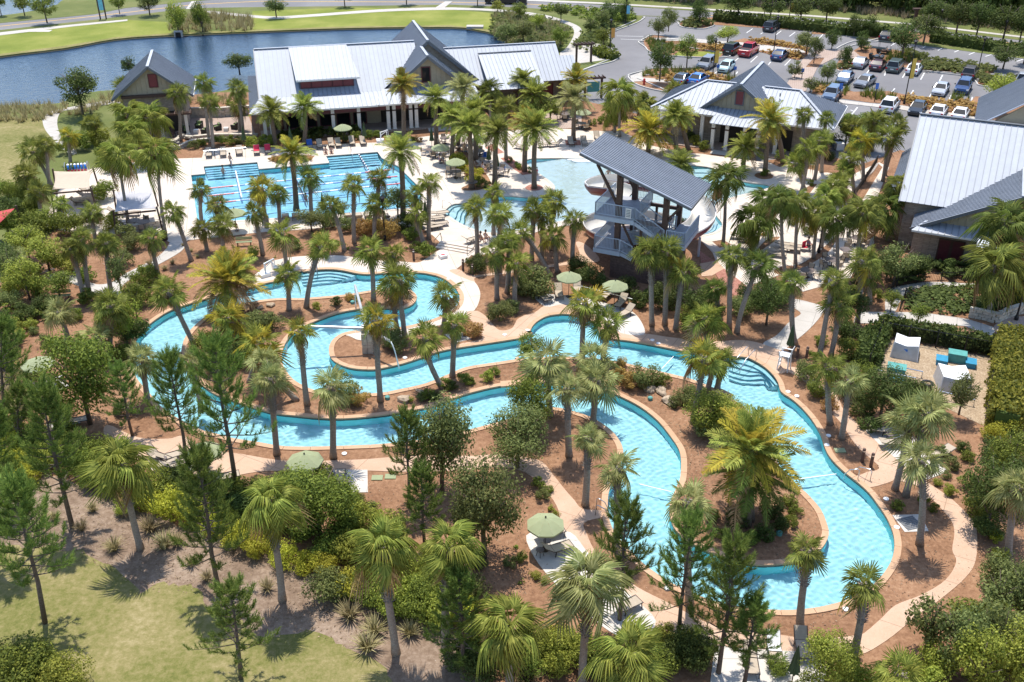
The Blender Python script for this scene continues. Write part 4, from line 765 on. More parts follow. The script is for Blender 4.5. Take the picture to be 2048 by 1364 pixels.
roof_slope(lrf,Ff,[(5.75,-1.2,7.45),(5.75,9.0,7.45),(-2.6,9.0,zg(-2.6)),(-2.6,-1.2,zg(-2.6))],(1,0),'galvalume_shaded',0.34)
roof_slope(lrf,Ff,[(5.75,-1.2,7.45),(5.75,9.0,7.45),(14.1,9.0,zg(14.1)),(14.1,-1.2,zg(14.1))],(1,0),'galvalume_shaded',0.5)
ridge_cap(lrf,Ff,(5.75,-1.25,7.48),(5.75,9,7.48));edge_bar(lrf,Ff,[(-2.65,-1.24,zg(-2.65)),(5.75,-1.24,7.45),(14.1,-1.24,zg(14.1))],'trim_grey',0.1,0.28)
gable_wall(lodge,Ff,[(-1.2,3.5),(12.8,3.5),(5.75,7.2)],-0.55,0.2,'batten','gable_wall',0.6);shutter(lodge,Ff,5.75,-0.57,5.2,6.6,0.9,'maroon','red_shutter','gable_window')
roof_slope(lrf,Ff,[(-2.5,-1.75,3.25),(3.0,-1.75,3.25),(3.0,-0.5,3.85),(-1.5,-0.5,3.85)],(0,1),'galvalume',0.55);edge_bar(lrf,Ff,[(-2.5,-1.78,3.25),(3.0,-1.78,3.25)],'white_paint',0.08,0.18,'gutter')
roof_slope(lrf,Ff,[(3.0,-3.4,2.9),(8.0,-3.4,2.9),(8.0,-0.5,3.95),(3.0,-0.5,3.95)],(0,1),'galvalume_shaded',0.5)
roof_slope(lrf,Ff,[(-5.5,3.0,3.3),(-5.5,20,3.3),(-3.6,20,4.9),(-3.6,3.0,4.9)],(1,0),'galvalume_shaded',0.5)
roof_slope(lrf,Ff,[(0.8,13,9.0),(6.6,13,13.0),(6.6,24,13.0),(0.8,24,9.0)],(1,0),'galvalume_shaded',0.42);roof_slope(lrf,Ff,[(12.4,13,9.0),(6.6,13,13.0),(6.6,24,13.0),(12.4,24,9.0)],(1,0),'galvalume_shaded',0.6)
gable_wall(lodge,Ff,[(1.2,8.6),(12,8.6),(6.6,12.8)],13.4,0.2,'batten');ridge_cap(lrf,Ff,(6.6,13,13.02),(6.6,24,13.02))
# --- slide tower
Ft=Frame(G(1218.7,554),-24.5)
XT=Matrix.Translation((Ft.o.x,Ft.o.y,0))@Matrix.Rotation(Ft.yaw,4,'Z')
tower=thing('slide_tower',(Ft.o.x,Ft.o.y,0),Ft.yaw,'tall timber water slide tower under a slanting grey metal roof','tower')
def tbox(name,mat,*a,parent=tower):return box_obj(name,mat,*a,parent=parent)
core=tbox('pump_house','interior_shade',0.06,5.14,0.06,5.9,0,2.26)
for k in range(9):
 z0,z1=0.02+0.25*k,0.02+0.25*k+0.235
 tbox('plank','dark_plank',0.0,5.2,0.0,0.055,z0,z1,parent=core);tbox('plank','dark_plank',0.0,0.055,0.058,5.9,z0,z1,parent=core);tbox('plank','dark_plank',5.145,5.2,0.058,5.9,z0,z1,parent=core)
POST=[(0.5,0.1,9.75),(4.65,0.1,8.45),(0.5,4.5,9.75),(4.65,4.5,8.45)]
for u,v,h in POST:tbox('post','brown_wood',u-0.23,u+0.23,v-0.23,v+0.23,2.3 if v<1 else 0,h)
def tbar(name,mat,a,b_,w,h=None):q=MB();q.bar(a,b_,w,h);return q.obj(name,mat,tower)
for v in(0.1,4.5):
 tbar('rafter','brown_wood',(-2.6,v,10.72),(6.7,v,7.58),0.22,0.36);tbar('brace','brown_wood',(0.5,v,6.6),(-1.6,v,10.2),0.2);tbar('brace','brown_wood',(4.65,v,6.0),(6.0,v,7.7),0.18)
 tbar('brace','brown_wood',(0.7,v,5.6),(2.2,v,2.8),0.16);tbar('brace','brown_wood',(4.4,v,5.3),(3.0,v,2.9),0.16);tbar('beam','brown_wood',(0.3,v,5.62),(4.9,v,5.62),0.2,0.3)
 tbar('post','brown_wood',(2.6,v,2.3),(2.6,v,5.5),0.2)
for u,z in((0.5,9.6),(4.65,8.2)):tbar('beam','brown_wood',(u,-0.5,z),(u,5.1,z),0.24,0.32)
for k in range(6):u=-2.2+1.75*k;tbar('purlin','brown_wood',(u,-0.6,10.93-0.34*(u+2.2)),(u,5.2,10.93-0.34*(u+2.2)),0.12,0.14)
tr_=thing('roof',(0,0,0));tr_.parent=tower
class _L:pass
loc_fr=Frame((0,0),0)
roof_slope(tr_,loc_fr,[(-2.85,-0.75,11.28),(6.95,-0.75,7.95),(6.95,5.3,7.95),(-2.85,5.3,11.28)],(1,0),'galvalume_shaded',0.3)
edge_bar(tr_,loc_fr,[(-2.88,-0.8,11.26),(6.98,-0.8,7.93)],'trim_grey',0.08,0.2);edge_bar(tr_,loc_fr,[(-2.9,-0.8,11.26),(-2.9,5.35,11.26)],'trim_grey',0.08,0.2);edge_bar(tr_,loc_fr,[(6.99,-0.8,7.93),(6.99,5.35,7.93)],'trim_grey',0.08,0.2)
def tdeck(u0,u1,v0,v1,z):d=tbox('deck','deck_board',u0,u1,v0,v1,z-0.08,z);box_obj('fascia','rail_grey',u0-0.03,u1+0.03,v0-0.03,v1+0.03,z-0.45,z-0.085,parent=d)
tdeck(-1.55,2.0,-0.3,4.9,5.85);tdeck(-1.5,0.9,-0.3,4.9,2.75);tdeck(4.85,6.55,-0.2,4.3,4.3);tdeck(0.9,4.4,3.4,4.9,2.75)
def railing(a,b_,h=1.1,parent=tower):
 a=Vector(a);b_=Vector(b_);L=(b_-a).length;r=MB();up=Vector((0,0,h))
 r.bar(a+up,b_+up,0.07);r.bar(a+Vector((0,0,0.1)),b_+Vector((0,0,0.1)),0.05)
 for t in(0,1):r.bar(a.lerp(b_,t),a.lerp(b_,t)+up,0.08)
 o=r.obj('railing','rail_grey',parent);k=int(L/0.13);q=MB()
 for i in range(1,k):p=a.lerp(b_,i/k);q.bar(p+Vector((0,0,0.1)),p+up,0.025)
 stuff(q.obj('balusters','rail_grey',o))
for a,b_ in(((-1.5,-0.25,5.85),(2.0,-0.25,5.85)),((-1.5,-0.25,5.85),(-1.5,4.9,5.85)),((-1.45,-0.25,2.75),(0.85,-0.25,2.75)),((-1.45,-0.25,2.75),(-1.45,4.9,2.75)),((4.9,-0.15,4.3),(6.5,-0.15,4.3)),((6.5,-0.15,4.3),(6.5,4.3,4.3)),((2.0,-0.25,5.85),(4.7,-0.25,4.3)),((2.0,1.4,5.85),(4.7,1.4,4.3)),((4.8,1.7,4.3),(0.95,1.7,2.75)),((4.8,3.2,4.3),(0.95,3.2,2.75)),((0.9,-0.25,2.75),(2.0,-0.25,2.32)),((2.0,1.5,5.85),(2.0,4.9,5.85)),((2.0,4.9,5.85),(0.6,4.9,5.85)),((0.9,4.9,2.75),(4.4,4.9,2.75))):railing(a,b_)
def flight(a,b_,w):
 n=9;a=Vector(a);b_=Vector(b_);s=MB()
 for i in range(n):
  p=a.lerp(b_,(i+0.5)/n);tbox('tread','deck_board',p.x-0.17,p.x+0.17,p.y,p.y+w,p.z-0.06,p.z)
 for y in(0,w):q=MB();q.bar(a+Vector((0,y,-0.2)),b_+Vector((0,y,-0.2)),0.08,0.3);q.obj('stringer','rail_grey',tower)
flight((2.0,-0.2,5.75),(4.85,-0.2,4.3),1.5);flight((4.85,1.75,4.25),(0.9,1.75,2.8),1.4);flight((0.9,-0.2,2.7),(2.0,-0.2,2.35),1.3)
sgn=MB();sgn.box(1.25,1.75,-0.34,-0.31,5.95,6.85);so=sgn.obj('rules_sign','white_paint',tower);sb=MB()
for k in range(5):sb.box(1.32,1.68,-0.347,-0.343,6.1+0.14*k,6.16+0.14*k)
sb.obj('print','trim_grey',so)
slide=thing('water_slide',(Ft.o.x,Ft.o.y,0),Ft.yaw,'maroon and cream spiral water slide winding round behind the timber tower','water slide')
cu,cvv,R=1.0,7.6,5.0;path=[Vector((-0.6,4.6,5.75)),Vector((-1.6,5.4,5.6))]
for i in range(61):
 t=i/60;a=math.radians(200-480*t);z=5.3-5.0*t**0.85;path.append(Vector((cu+R*math.cos(a),cvv+(R-0.4)*math.sin(a),max(z,0.3))))
path=path[:2]+smooth(path[2:],2,False)
for nm,mt,sgn_,r0 in(('flume_inside','slide_in',1,0.95),('flume_outside','slide_out',1,1.04)):
 b=MB();n=11
 for i,p in enumerate(path):
  d=(path[min(i+1,len(path)-1)]-path[max(i-1,0)]);d.z=0;d.normalize();s=Vector((d.y,-d.x,0))
  for k in range(n):
   a=PI*(-0.04+1.08*k/(n-1));b.V.append(tuple(p+s*r0*math.cos(a)*1.1+Vector((0,0,0.8-r0*math.sin(a)))))
 for i in range(len(path)-1):
  for k in range(n-1):b.F.append((i*n+k,i*n+k+1,(i+1)*n+k+1,(i+1)*n+k));b.I.append(0)
 b.obj(nm,mt,slide,True)
rim=MB()
for sd in(-1,1):
 pp=[]
 for i,p in enumerate(path):
  d=(path[min(i+1,len(path)-1)]-path[max(i-1,0)]);d.z=0;d.normalize();s=Vector((d.y,-d.x,0));pp.append(p+s*sd*1.09+Vector((0,0,0.85)))
 rim.tube(pp,0.06,5)
rim.obj('rim','bright_white',slide)
for a in(150,70,0):p=Vector((cu+R*math.cos(math.radians(a)),cvv+(R-0.4)*math.sin(math.radians(a))));q=MB();q.tube([(p.x,p.y,-1.0),(p.x,p.y,1.9)],0.12,8);q.obj('support_post','rail_grey',slide)
# ---------------------------------------------------------------- vegetation
def fan_frond(name,L,droop,mat,nseg=17,seed=0,wide=1.0,drip=0.0,stalk=0.44):
 "fan palm leaf growing along +X: stalk, folded fan of pointed segments, drooping tips"
 r=random.Random(seed);V=[]
 Ls=L*stalk
 def bend(x):return-droop*(x/L)**2*L
 w=0.018
 for(xa,xb)in((0,Ls*0.55),(Ls*0.55,Ls)):
  V+=[(xa,-w,bend(xa)),(xb,-w,bend(xb)),(xb,w,bend(xb)+0.01),(xa,w,bend(xa)+0.01)]
 for i in range(nseg):
  t=(i+0.5)/nseg*2-1;a=t*math.radians(118)+r.uniform(-0.05,0.05)
  ln=L*(1.0-stalk)*1.02*(1-0.22*abs(t))*r.uniform(0.88,1.08)
  ox=Ls+L*0.05*(1-abs(t));dx,dy=math.cos(a),math.sin(a)*wide
  fold=0.10*L*abs(t);hw=L*0.029
  def pt(f,side):
   x=ox+dx*ln*f-dy*side;y=dy*ln*f+dx*side
   z=bend(max(x,0))-0.30*ln*f*f*(0.4+droop)-fold*f+(0.03 if side else 0)-drip*ln*max(0,f-0.5)**1.5*2.2
   return(x,y,z)
  V+=[pt(0.0,0),pt(0.5,-hw),pt(0.56,0),pt(0.5,hw)]
  V+=[pt(0.5,-hw),pt(0.8,-hw*0.6),pt(1.0,0),pt(0.56,0)]
  V+=[pt(0.56,0),pt(1.0,0),pt(0.8,hw*0.6),pt(0.5,hw)]
 return np_mesh(name,V,4,mat)
def feather_frond(name,L,droop,mat,npair=20,seed=0):
 r=random.Random(seed);V=[]
 def c(x):return(x*(1-0.12*droop*x/L),0,-droop*(x/L)**2.2*L*0.75)
 w=0.02;n=5
 for i in range(n):
  a,b=c(L*i/n),c(L*(i+1)/n);V+=[(a[0],-w,a[2]),(b[0],-w,b[2]),(b[0],w,b[2]),(a[0],w,a[2])]
 for i in range(npair):
  f=0.14+0.86*(i+0.5)/npair;p=Vector(c(L*f));d=(Vector(c(min(L,L*f+0.05)))-Vector(c(L*f-0.05))).normalized()
  ll=L*0.30*math.sin(PI*(0.18+0.74*f))*r.uniform(0.85,1.1)
  for s in(-1,1):
   tip=p+d*ll*0.75+Vector((0,s*ll*0.8,ll*(0.22-0.45*f*droop)+r.uniform(-0.04,0.04)))
   mid=p.lerp(tip,0.5)+Vector((0,0,0.03));e=d*0.019*L
   V+=[tuple(p),tuple(mid-e),tuple(tip),tuple(mid+e)]
 return np_mesh(name,V,4,mat)
FR={}
def frond_mesh(kind,colour,level):
 k=(kind,colour,level)
 if k not in FR:
  mat='frond_'+colour
  if kind=='fan':FR[k]=fan_frond('frond',1.0,(0.03,0.22,0.5,0.85)[level],mat,17,level)
  elif kind=='drip':FR[k]=fan_frond('frond',1.0,(0.08,0.25,0.5,0.85)[level],mat,19,level+9,0.95,0.9,0.52)
  else:FR[k]=feather_frond('frond',1.0,(0.18,0.36,0.6,0.9)[level],mat,28,level+20)
 return FR[k]
def frond_plan(kind,seed,n):
 r=random.Random(seed);out=[]
 for i in range(n):
  f=(i+0.5)/n;az=i*2.39996+r.uniform(-0.25,0.25)
  el={'fan':78-112*f**0.95,'drip':74-108*f,'feather':80-100*f**0.9}[kind]+r.uniform(-9,9)
  lev=min(3,int(f*3.4));s=r.uniform(0.74,1.12)*(0.80+0.25*min(1,f*2.2))
  out.append((az+r.uniform(-0.25,0.25),math.radians(el+r.uniform(-8,8)),lev,s,f,r.uniform(-0.9,0.9)if kind!='feather' else r.uniform(-0.3,0.3)))
 return out
CROWNS={}
def crown_mesh(kind,colour,var):
 k=(kind,colour,var)
 if k not in CROWNS:
  VV=[];MI=[];mats=['frond_'+colour,'frond_dead','frond_lime' if colour=='yellow' else 'frond_'+colour]
  for az,el,lev,s,f,ro in frond_plan(kind,var*13+5,{'fan':24,'drip':30,'feather':46}[kind]):
   me=frond_mesh(kind,colour,lev);n=len(me.vertices);co=np.empty(n*3,np.float32);me.vertices.foreach_get('co',co);co=co.reshape(-1,3)
   R3=np.array((Matrix.Rotation(az,3,'Z')@Matrix.Rotation(-el,3,'Y')@Matrix.Rotation(ro,3,'X'))*s);VV.append(co@R3.T);MI.append(np.full(n//4,1 if(f>0.955)else 2 if(int(f*100)%5<2)else 0))
  CROWNS[k]=np_mesh('crown',np.concatenate(VV),4,mats,np.concatenate(MI))
 return CROWNS[k]
def palm_trunk(base,top,r0,seed,curve,boots,kind):
 "trunk from the root to the crown; boots = share of the trunk still carrying old leaf bases"
 r=random.Random(seed);b=MB();d=top-base;L=d.length;n=9;pts=[];rad=[]
 side=Vector((d.x,d.y,0));side=side.normalized()if side.length>0.3 else Vector((r.uniform(-1,1),r.uniform(-1,1),0)).normalized()
 for i in range(n+1):
  t=i/n;p=d*t;p=Vector((d.x*(t+curve*(t*t-t)),d.y*(t+curve*(t*t-t)),d.z*t))+side*0.05*math.sin(t*5+seed)
  pts.append(p);rad.append(r0*(1.35 if i==0 else 1.08-0.22*t)*r.uniform(0.96,1.04))
 b.tube(pts,rad,8)
 if boots>0:
  t0=1-boots;k=int(boots*L/0.085)
  for i in range(k):
   t=t0+boots*i/k;f=t*n;j=min(n-1,int(f));p=pts[j].lerp(pts[j+1],f-j)
   for q in range(4):
    a=q*PI/2+i*0.78+r.uniform(-0.1,0.1);rr=r0*(0.95+0.1*(i/max(k,1)));c,s=math.cos(a),math.sin(a);ln=r.uniform(0.10,0.20);out=r0*r.uniform(0.45,1.0);w=0.055
    A=p+Vector((c*rr*0.9,s*rr*0.9,0));B=p+Vector((c*(rr+out),s*(rr+out),ln));tv=Vector((-s,c,0))*w
    b.quad(A-tv,A+tv,B+tv*0.5,B-tv*0.5,mi=1)
 return b
PALM_N=[0]
def palm(base,top,R,kind,colour,detail,seed,curve=0.0,boots=0.35,r0=0.17,dead=0.0):
 root=thing({'fan':'cabbage_palm','drip':'fan_palm','feather':'date_palm'}[kind],base);r=random.Random(seed)
 palm_trunk(base,top,r0,seed,curve,boots,kind).obj('trunk',['date_bark' if kind=='feather' else 'palm_bark','boot'],root,True)
 tl=top-base
 if detail:
  n={'fan':22,'drip':32,'feather':42}[kind];n=int(n*r.uniform(0.9,1.12))
  for az,el,lev,s,f,ro in frond_plan(kind,seed,n):
   col=colour
   if colour=='yellow' and r.random()<0.45:col='lime'
   if f>1-dead:col='dead'
   elif colour=='green' and f>0.85 and r.random()<0.3:col='yellow'
   o=link('frond',frond_mesh(kind,col,lev),root,tl,None,s*R);o.rotation_euler=(Matrix.Rotation(az+seed,4,'Z')@Matrix.Rotation(-el,4,'Y')@Matrix.Rotation(ro,4,'X')).to_euler()
  if kind=='fan' and r.random()<0.5:pass
  if kind!='feather' and r.random()<0.45:
   for i in range(r.randint(4,8)):o=link('frond',frond_mesh('fan','dead',3),root,tl*0.985,None,R*r.uniform(0.6,0.85));o.rotation_euler=(Matrix.Rotation(r.uniform(0,6.28),4,'Z')@Matrix.Rotation(math.radians(r.uniform(48,74)),4,'Y')@Matrix.Rotation(r.uniform(-1,1),4,'X')).to_euler()
 else:
  link('crown',crown_mesh(kind,colour,seed%3),root,tl,(r.uniform(-0.08,0.08),r.uniform(-0.08,0.08),r.uniform(0,6.28)),R)
 return root
PLACES=[('beside the lap pool',[(470,440),(610,425),(700,450),(820,430),(400,440),(560,440)]),('in front of the long clubhouse',[(550,290),(610,287),(808,277),(700,285)]),('among the dining tables',[(905,325),(945,370),(920,300),(952,318),(988,369),(873,290)]),('beside the shallow beach pool',[(1068,376),(1049,342),(1013,318),(980,245),(1100,320)]),('near the far terrace tables',[(1147,280),(1060,230),(1155,220),(1240,273)]),('in front of the bathhouse',[(1296,308),(1352,314),(1529,349),(1486,342),(1567,325),(1362,350),(1604,348),(1642,345)]),('along the lodge walk',[(1603,383),(1628,359),(1727,359),(1765,362),(1710,393),(1680,410),(1745,300)]),('right of the slide tower',[(1446,488),(1505,502),(1570,553),(1591,529),(1628,516),(1644,495),(1662,471)]),('near the shaded round tables',[(1673,550),(1710,553),(1780,470),(1738,607)]),('on the lodge lawn',[(1977,632),(1994,598),(2010,570)]),('below the slide tower',[(1305,650),(1331,649),(1350,659),(1457,656),(1474,666),(1440,640)]),('beside the grey walk',[(1592,690),(1638,710),(1662,710),(1714,645)]),('between the beach pool and the garden',[(955,509),(988,470),(1000,520),(1064,519),(1083,516),(1116,543),(1145,540),(1100,550)]),('in the bed by the curved deck',[(995,598),(1030,605),(1015,585)]),('on the upper river island',[(579,620),(613,615),(567,634),(748,601),(786,598),(451,690),(500,740),(393,693),(455,610)]),('on the spiral peninsula',[(809,673),(798,668),(887,652)]),('on the middle river island',[(615,810),(668,810),(592,801),(760,803),(884,777),(905,754)]),('between the river channels',[(1164,715),(1206,725),(1100,700)]),('on the right river island',[(1387,845),(1416,777),(1433,777),(1492,1047),(1415,690),(1382,1000)]),('inside the bend of the river',[(1138,912),(1185,840),(1171,1011),(1099,828),(1230,1098)]),('south of the river channel',[(554,909),(668,916),(1378,1209),(1600,1257),(1706,1334)]),('beside the right hand path',[(1659,848),(1683,878),(1790,979),(1811,993),(1841,1089),(2015,1110)]),('in the mulch left of the river',[(220,704),(205,715),(137,680),(292,800),(402,822)]),('beside the left garden walk',[(316,557),(220,580),(181,594),(171,601),(383,522),(415,502),(449,522)]),('below the lap pool deck',[(526,510),(572,530),(690,502),(709,485),(748,478),(847,488),(858,478),(624,520)]),('beside the shade sails',[(255,444),(330,466),(140,325),(103,369),(85,434),(120,448),(60,400),(190,480),(185,285)]),('beside the lake terrace',[(427,294),(487,273),(362,280),(415,250),(250,215),(255,275),(300,270),(478,260)]),('on the lower lawn edge',[(280,1096),(564,1199),(790,1306),(889,1299),(145,1054),(90,1245),(438,1181)]),('at the bottom edge of the garden',[(1017,1380),(1166,1364),(1265,1400),(1800,1400),(1600,1380),(1450,1345)]),('beside the lower path',[(960,1100),(375,930),(473,977),(818,1011),(1080,1080),(1130,950)]),('at the lower right corner',[(1900,1250),(2000,1200),(1950,1100),(1850,1200)]),('round the equipment yard',[(1720,800),(1860,850),(1900,820),(1980,900)]),('in the car park',[(1600,150),(1700,110),(1800,150),(1450,100),(1900,150),(2000,160)]),('beside the entrance drive',[(1240,80),(1320,130),(1390,40),(1200,60)]),('on the far lake bank',[(100,45),(300,30),(550,35),(700,40)]),('on the planted lake point',[(360,65),(420,62),(480,55)]),('between the lake and the drive',[(1010,80),(1060,70),(1120,80),(1160,100),(1040,40)]),('beside the near lake shore',[(165,232),(50,230),(100,225),(480,140)]),('along the far road',[(1480,40),(1650,50),(1850,80),(1950,90),(2030,100)]),('on the left lawn edge',[(40,500),(60,560),(100,600),(40,680),(70,730)]),]
PL=[(n,np.array([tuple(G(*q).to_2d())for q in pts]))for n,pts in PLACES]
def place_of(p):
 best=None
 for n,A in PL:
  d=np.min(np.hypot(A[:,0]-p[0],A[:,1]-p[1]))
  if best is None or d<best[0]:best=(d,n)
 return best[1]
KW={'green':'green','dark':'dark green','yellow':'yellowing','pale':'pale grey-green','lime':'bright green','dead':'withered'}
def add_palm(base_px,top_px,rpx,kind,colour='green',detail=None,curve=0.0,boots=0.45,r0=None,dead=0.04,what=None):
 base=G(*base_px);top=GY(top_px[0],top_px[1],base.y)
 if top.z<0.7:top.z=0.7
 base.z=-0.05;R=rpx/ppm(top)*(1.2 if kind=='feather' else 1.04)
 seed=PALM_N[0];PALM_N[0]+=1
 if detail is None:detail=rpx>=33
 r0=r0 or(0.20 if kind=='fan' else 0.17 if kind=='drip' else 0.20)
 root=palm(base,top,R,kind,colour,detail,seed,curve,boots,r0,dead)
 lean=math.hypot(top.x-base.x,top.y-base.y)
 adj='leaning ' if lean>1.6 else('low ' if top.z<2.6 else('tall ' if top.z>6.6 else ''))
 nm={'fan':'cabbage palm','drip':'shaggy fan palm','feather':'date palm'}[kind]
 label_later(root,adj+KW[colour]+' '+nm,place_of(base),'palm tree',nm+'s round the pools',base_px[0])
 return root
P=add_palm
S=[((383,522),(345,423),28,'green',.5),((415,502),(405,455),25,'green',0),((449,522),(444,450),30,'green',0),((526,510),(509,424),27,'green',-.4),((572,530),(564,464),36,'lime',0),((579,620),(574,548),34,'lime',.2),((613,615),(646,492),33,'lime',.7),((690,502),(660,410),29,'green',.6),((393,693),(335,580),43,'lime',-.3),((451,700),(453,634),45,'yellow',0),((500,765),(522,683),50,'yellow',0),((592,801),(530,722),40,'pale',-.2),((554,909),(541,755),44,'pale',.3),((615,810),(598,663),35,'yellow',.2),((668,916),(662,772),50,'pale',0),((295,800),(285,718),40,'pale',0),((402,822),(385,722),32,'pale',0),((220,704),(222,610),45,'green',0),((205,722),(192,672),40,'pale',0),((137,682),(118,622),36,'pale',-.3),((316,557),(303,475),28,'green',0),((220,580),(212,485),29,'green',0),((181,594),(163,478),31,'green',.2),((171,601),(141,496),29,'green',.2),((748,601),(741,498),36,'lime',0),((786,598),(788,505),25,'lime',0),((809,675),(797,558),46,'green',0),((760,803),(752,640),42,'yellow',0),((887,654),(892,590),38,'green',0),((905,754),(909,648),33,'lime',0),((884,777),(850,674),42,'lime',-.8),((1164,716),(1169,605),46,'yellow',0),((1206,726),(1216,645),38,'lime',0),((1100,832),(1094,722),55,'pale',0),((1138,913),(1134,775),38,'pale',0),((1186,842),(1195,760),48,'pale',0),((1184,800),(1186,716),42,'pale',0),((1171,1011),(1176,875),39,'pale',0),((1230,1098),(1239,935),46,'pale',.2),((1387,846),(1408,713),46,'yellow',.2),((1416,778),(1428,722),34,'lime',0),((1434,778),(1446,718),34,'green',0),((1415,694),(1410,634),43,'lime',0),((1378,1209),(1375,1000),52,'pale',0),((1600,1257),(1614,1100),46,'green',0),((1706,1334),(1728,1166),50,'green',.5),((1841,1089),(1843,918),48,'pale',.2),((1790,979),(1822,838),56,'pale',0),((1812,993),(1856,822),54,'pale',.2),((1659,848),(1660,733),40,'green',-.4),((1683,878),(1700,760),38,'pale',0),((1305,651),(1297,501),38,'green',.3),((1331,650),(1331,501),40,'green',0),((1351,660),(1366,543),38,'green',.5),((1474,666),(1516,528),40,'dark',.7),((1457,656),(1464,511),32,'green',0),((1440,640),(1432,575),28,'dark',0),((1592,690),(1584,566),31,'green',-.6),((1638,712),(1668,560),34,'green',0),((1662,712),(1680,608),40,'green',.2),((1714,646),(1727,520),40,'green',0),((1738,607),(1742,545),30,'dark',0),((2015,1112),(2034,972),50,'pale',0),((1800,1420),(1798,1345),55,'lime',0),((417,282),(408,164),23,'green',0),((427,296),(417,202),23,'green',0),((487,274),(476,178),25,'green',0),((480,262),(478,210),22,'green',0),((362,281),(355,184),26,'green',0),((248,240),(250,176),27,'lime',0),((140,326),(137,270),22,'yellow',0),((185,286),(181,246),24,'green',0),((103,370),(66,302),33,'green',.3),((100,372),(90,288),24,'green',0),((62,402),(51,348),30,'green',0),((85,436),(75,383),29,'green',0),((120,449),(120,407),22,'lime',0),((190,484),(185,425),26,'green',0),((403,446),(400,379),26,'green',0),((438,470),(434,410),27,'green',0),((533,456),(524,376),33,'yellow',0),((560,448),(556,386),24,'green',0),((624,432),(619,353),28,'green',0),((757,440),(756,356),25,'green',0),((748,479),(752,410),28,'green',0),((709,486),(706,369),28,'lime',0),((858,478),(857,364),25,'lime',0),((847,489),(834,427),27,'lime',0),((832,470),(831,386),24,'green',0),((1013,319),(1010,212),28,'green',0),((982,250),(977,181),30,'dark',0),((1351,232),(1351,175),22,'lime',0),((1604,348),(1609,228),22,'green',0),((1642,345),(1652,236),19,'green',0),((1603,384),(1620,296),30,'lime',0),((1628,360),(1643,280),28,'green',0),((1611,380),(1590,326),26,'lime',0),((1727,360),(1722,278),30,'yellow',0),((1765,363),(1779,274),36,'green',0),((1770,350),(1795,248),28,'green',0),((1710,394),(1702,318),26,'lime',0),((1680,411),(1676,366),30,'green',0),((1692,400),(1690,340),24,'green',0),((1745,302),(1751,238),28,'green',0),((1700,300),(1705,250),24,'green',0),((988,470),(988,385),25,'lime',0),((955,510),(951,412),28,'lime',0),((1000,545),(998,428),32,'lime',0),((995,600),(991,503),34,'green',0),((1015,586),(1018,480),28,'lime',0),((1030,606),(1032,525),30,'lime',0),((1064,520),(1066,420),30,'green',0),((1083,517),(1086,432),28,'lime',0),((1100,552),(1040,464),34,'lime',.5),((1116,544),(1105,471),33,'green',0),((1100,500),(1107,402),32,'lime',0),((1145,541),(1148,438),26,'green',0),]
for base,top,r,colour,curve in S:P(base,top,r,'fan',colour,None,curve)
DATES=[((550,291),(543,222),33,'lime'),((610,288),(610,215),30,'lime'),((593,420),(584,308),38,'yellow'),((808,278),(806,170),33,'yellow'),((808,440),(801,305),41,'lime'),((873,291),(871,197),30,'lime'),((916,298),(926,175),32,'pale'),((904,326),(906,234),33,'lime'),((952,319),(950,222),34,'lime'),((943,377),(940,254),41,'lime'),((988,370),(994,262),35,'green'),((1068,377),(1070,258),42,'lime'),((1049,343),(1052,240),30,'yellow'),((1052,222),(1046,160),26,'lime'),((1072,238),(1070,190),33,'lime'),((1155,222),(1152,160),32,'yellow'),((1147,281),(1148,196),35,'pale'),((1296,310),(1299,262),48,'yellow'),((1352,315),(1350,231),35,'lime'),((1376,300),(1362,234),28,'yellow'),((1529,350),(1540,240),42,'yellow'),((1486,343),(1491,296),36,'lime'),((1567,326),(1548,250),26,'yellow'),((1362,352),(1362,328),32,'green')]
for base,top,r,colour in DATES:P(base,top,r,'feather',colour,r>=38,0.0 if base!=(1567,326)else 0.4,0.12,0.27,0.04)
P((1492,1050),(1502,900),88,'feather','yellow',True,0,0.1,0.28,0.04);P((1500,1040),(1500,945),80,'feather','dark',True,0,0.1,0.22,0.02)
P((455,618),(452,562),64,'feather','yellow',True,0,0.1,0.2,0.25);P((470,602),(474,540),40,'feather','yellow',True,0,0.1,0.16,0.25);P((798,668),(783,596),24,'fan','dead',True,0,0.5)
W=[((255,445),(237,308),40,'lime'),((330,467),(312,305),43,'lime'),((300,300),(300,235),36,'lime'),((255,290),(256,226),34,'lime'),((275,330),(262,262),34,'lime'),((1240,274),(1238,186),36,'lime'),((1228,265),(1232,222),28,'lime'),((1292,258),(1292,205),26,'lime'),((1446,489),(1454,357),39,'dark'),((1505,503),(1510,440),46,'dark'),((1570,554),(1563,400),36,'dark'),((1591,530),(1594,405),36,'green'),((1628,517),(1634,425),34,'green'),((1644,496),(1654,392),30,'lime'),((1662,472),(1668,380),30,'green'),((1673,551),(1676,438),34,'dark'),((1710,554),(1726,425),38,'green'),((1775,480),(1768,418),44,'dark'),((1784,468),(1798,372),32,'green'),((1540,480),(1535,400),34,'dark'),((1977,634),(1990,530),62,'green'),((1996,600),(2012,445),56,'dark'),((2030,590),(2035,520),50,'green'),((280,1097),(242,925),76,'lime'),((564,1200),(540,996),73,'lime'),((790,1307),(765,1092),78,'lime'),((889,1300),(896,1092),74,'lime'),((1017,1385),(1020,1250),84,'lime'),((1166,1366),(1172,1168),88,'pale'),((1265,1450),(1262,1306),86,'lime')]
for i,(base,top,r,colour)in enumerate(W):P(base,top,r*(0.86 if r>65 else 1),'drip',colour,None,0.15 if i%2 else-0.2,0.25 if r<60 else 0.5,0.16 if r<60 else 0.19,0.06)
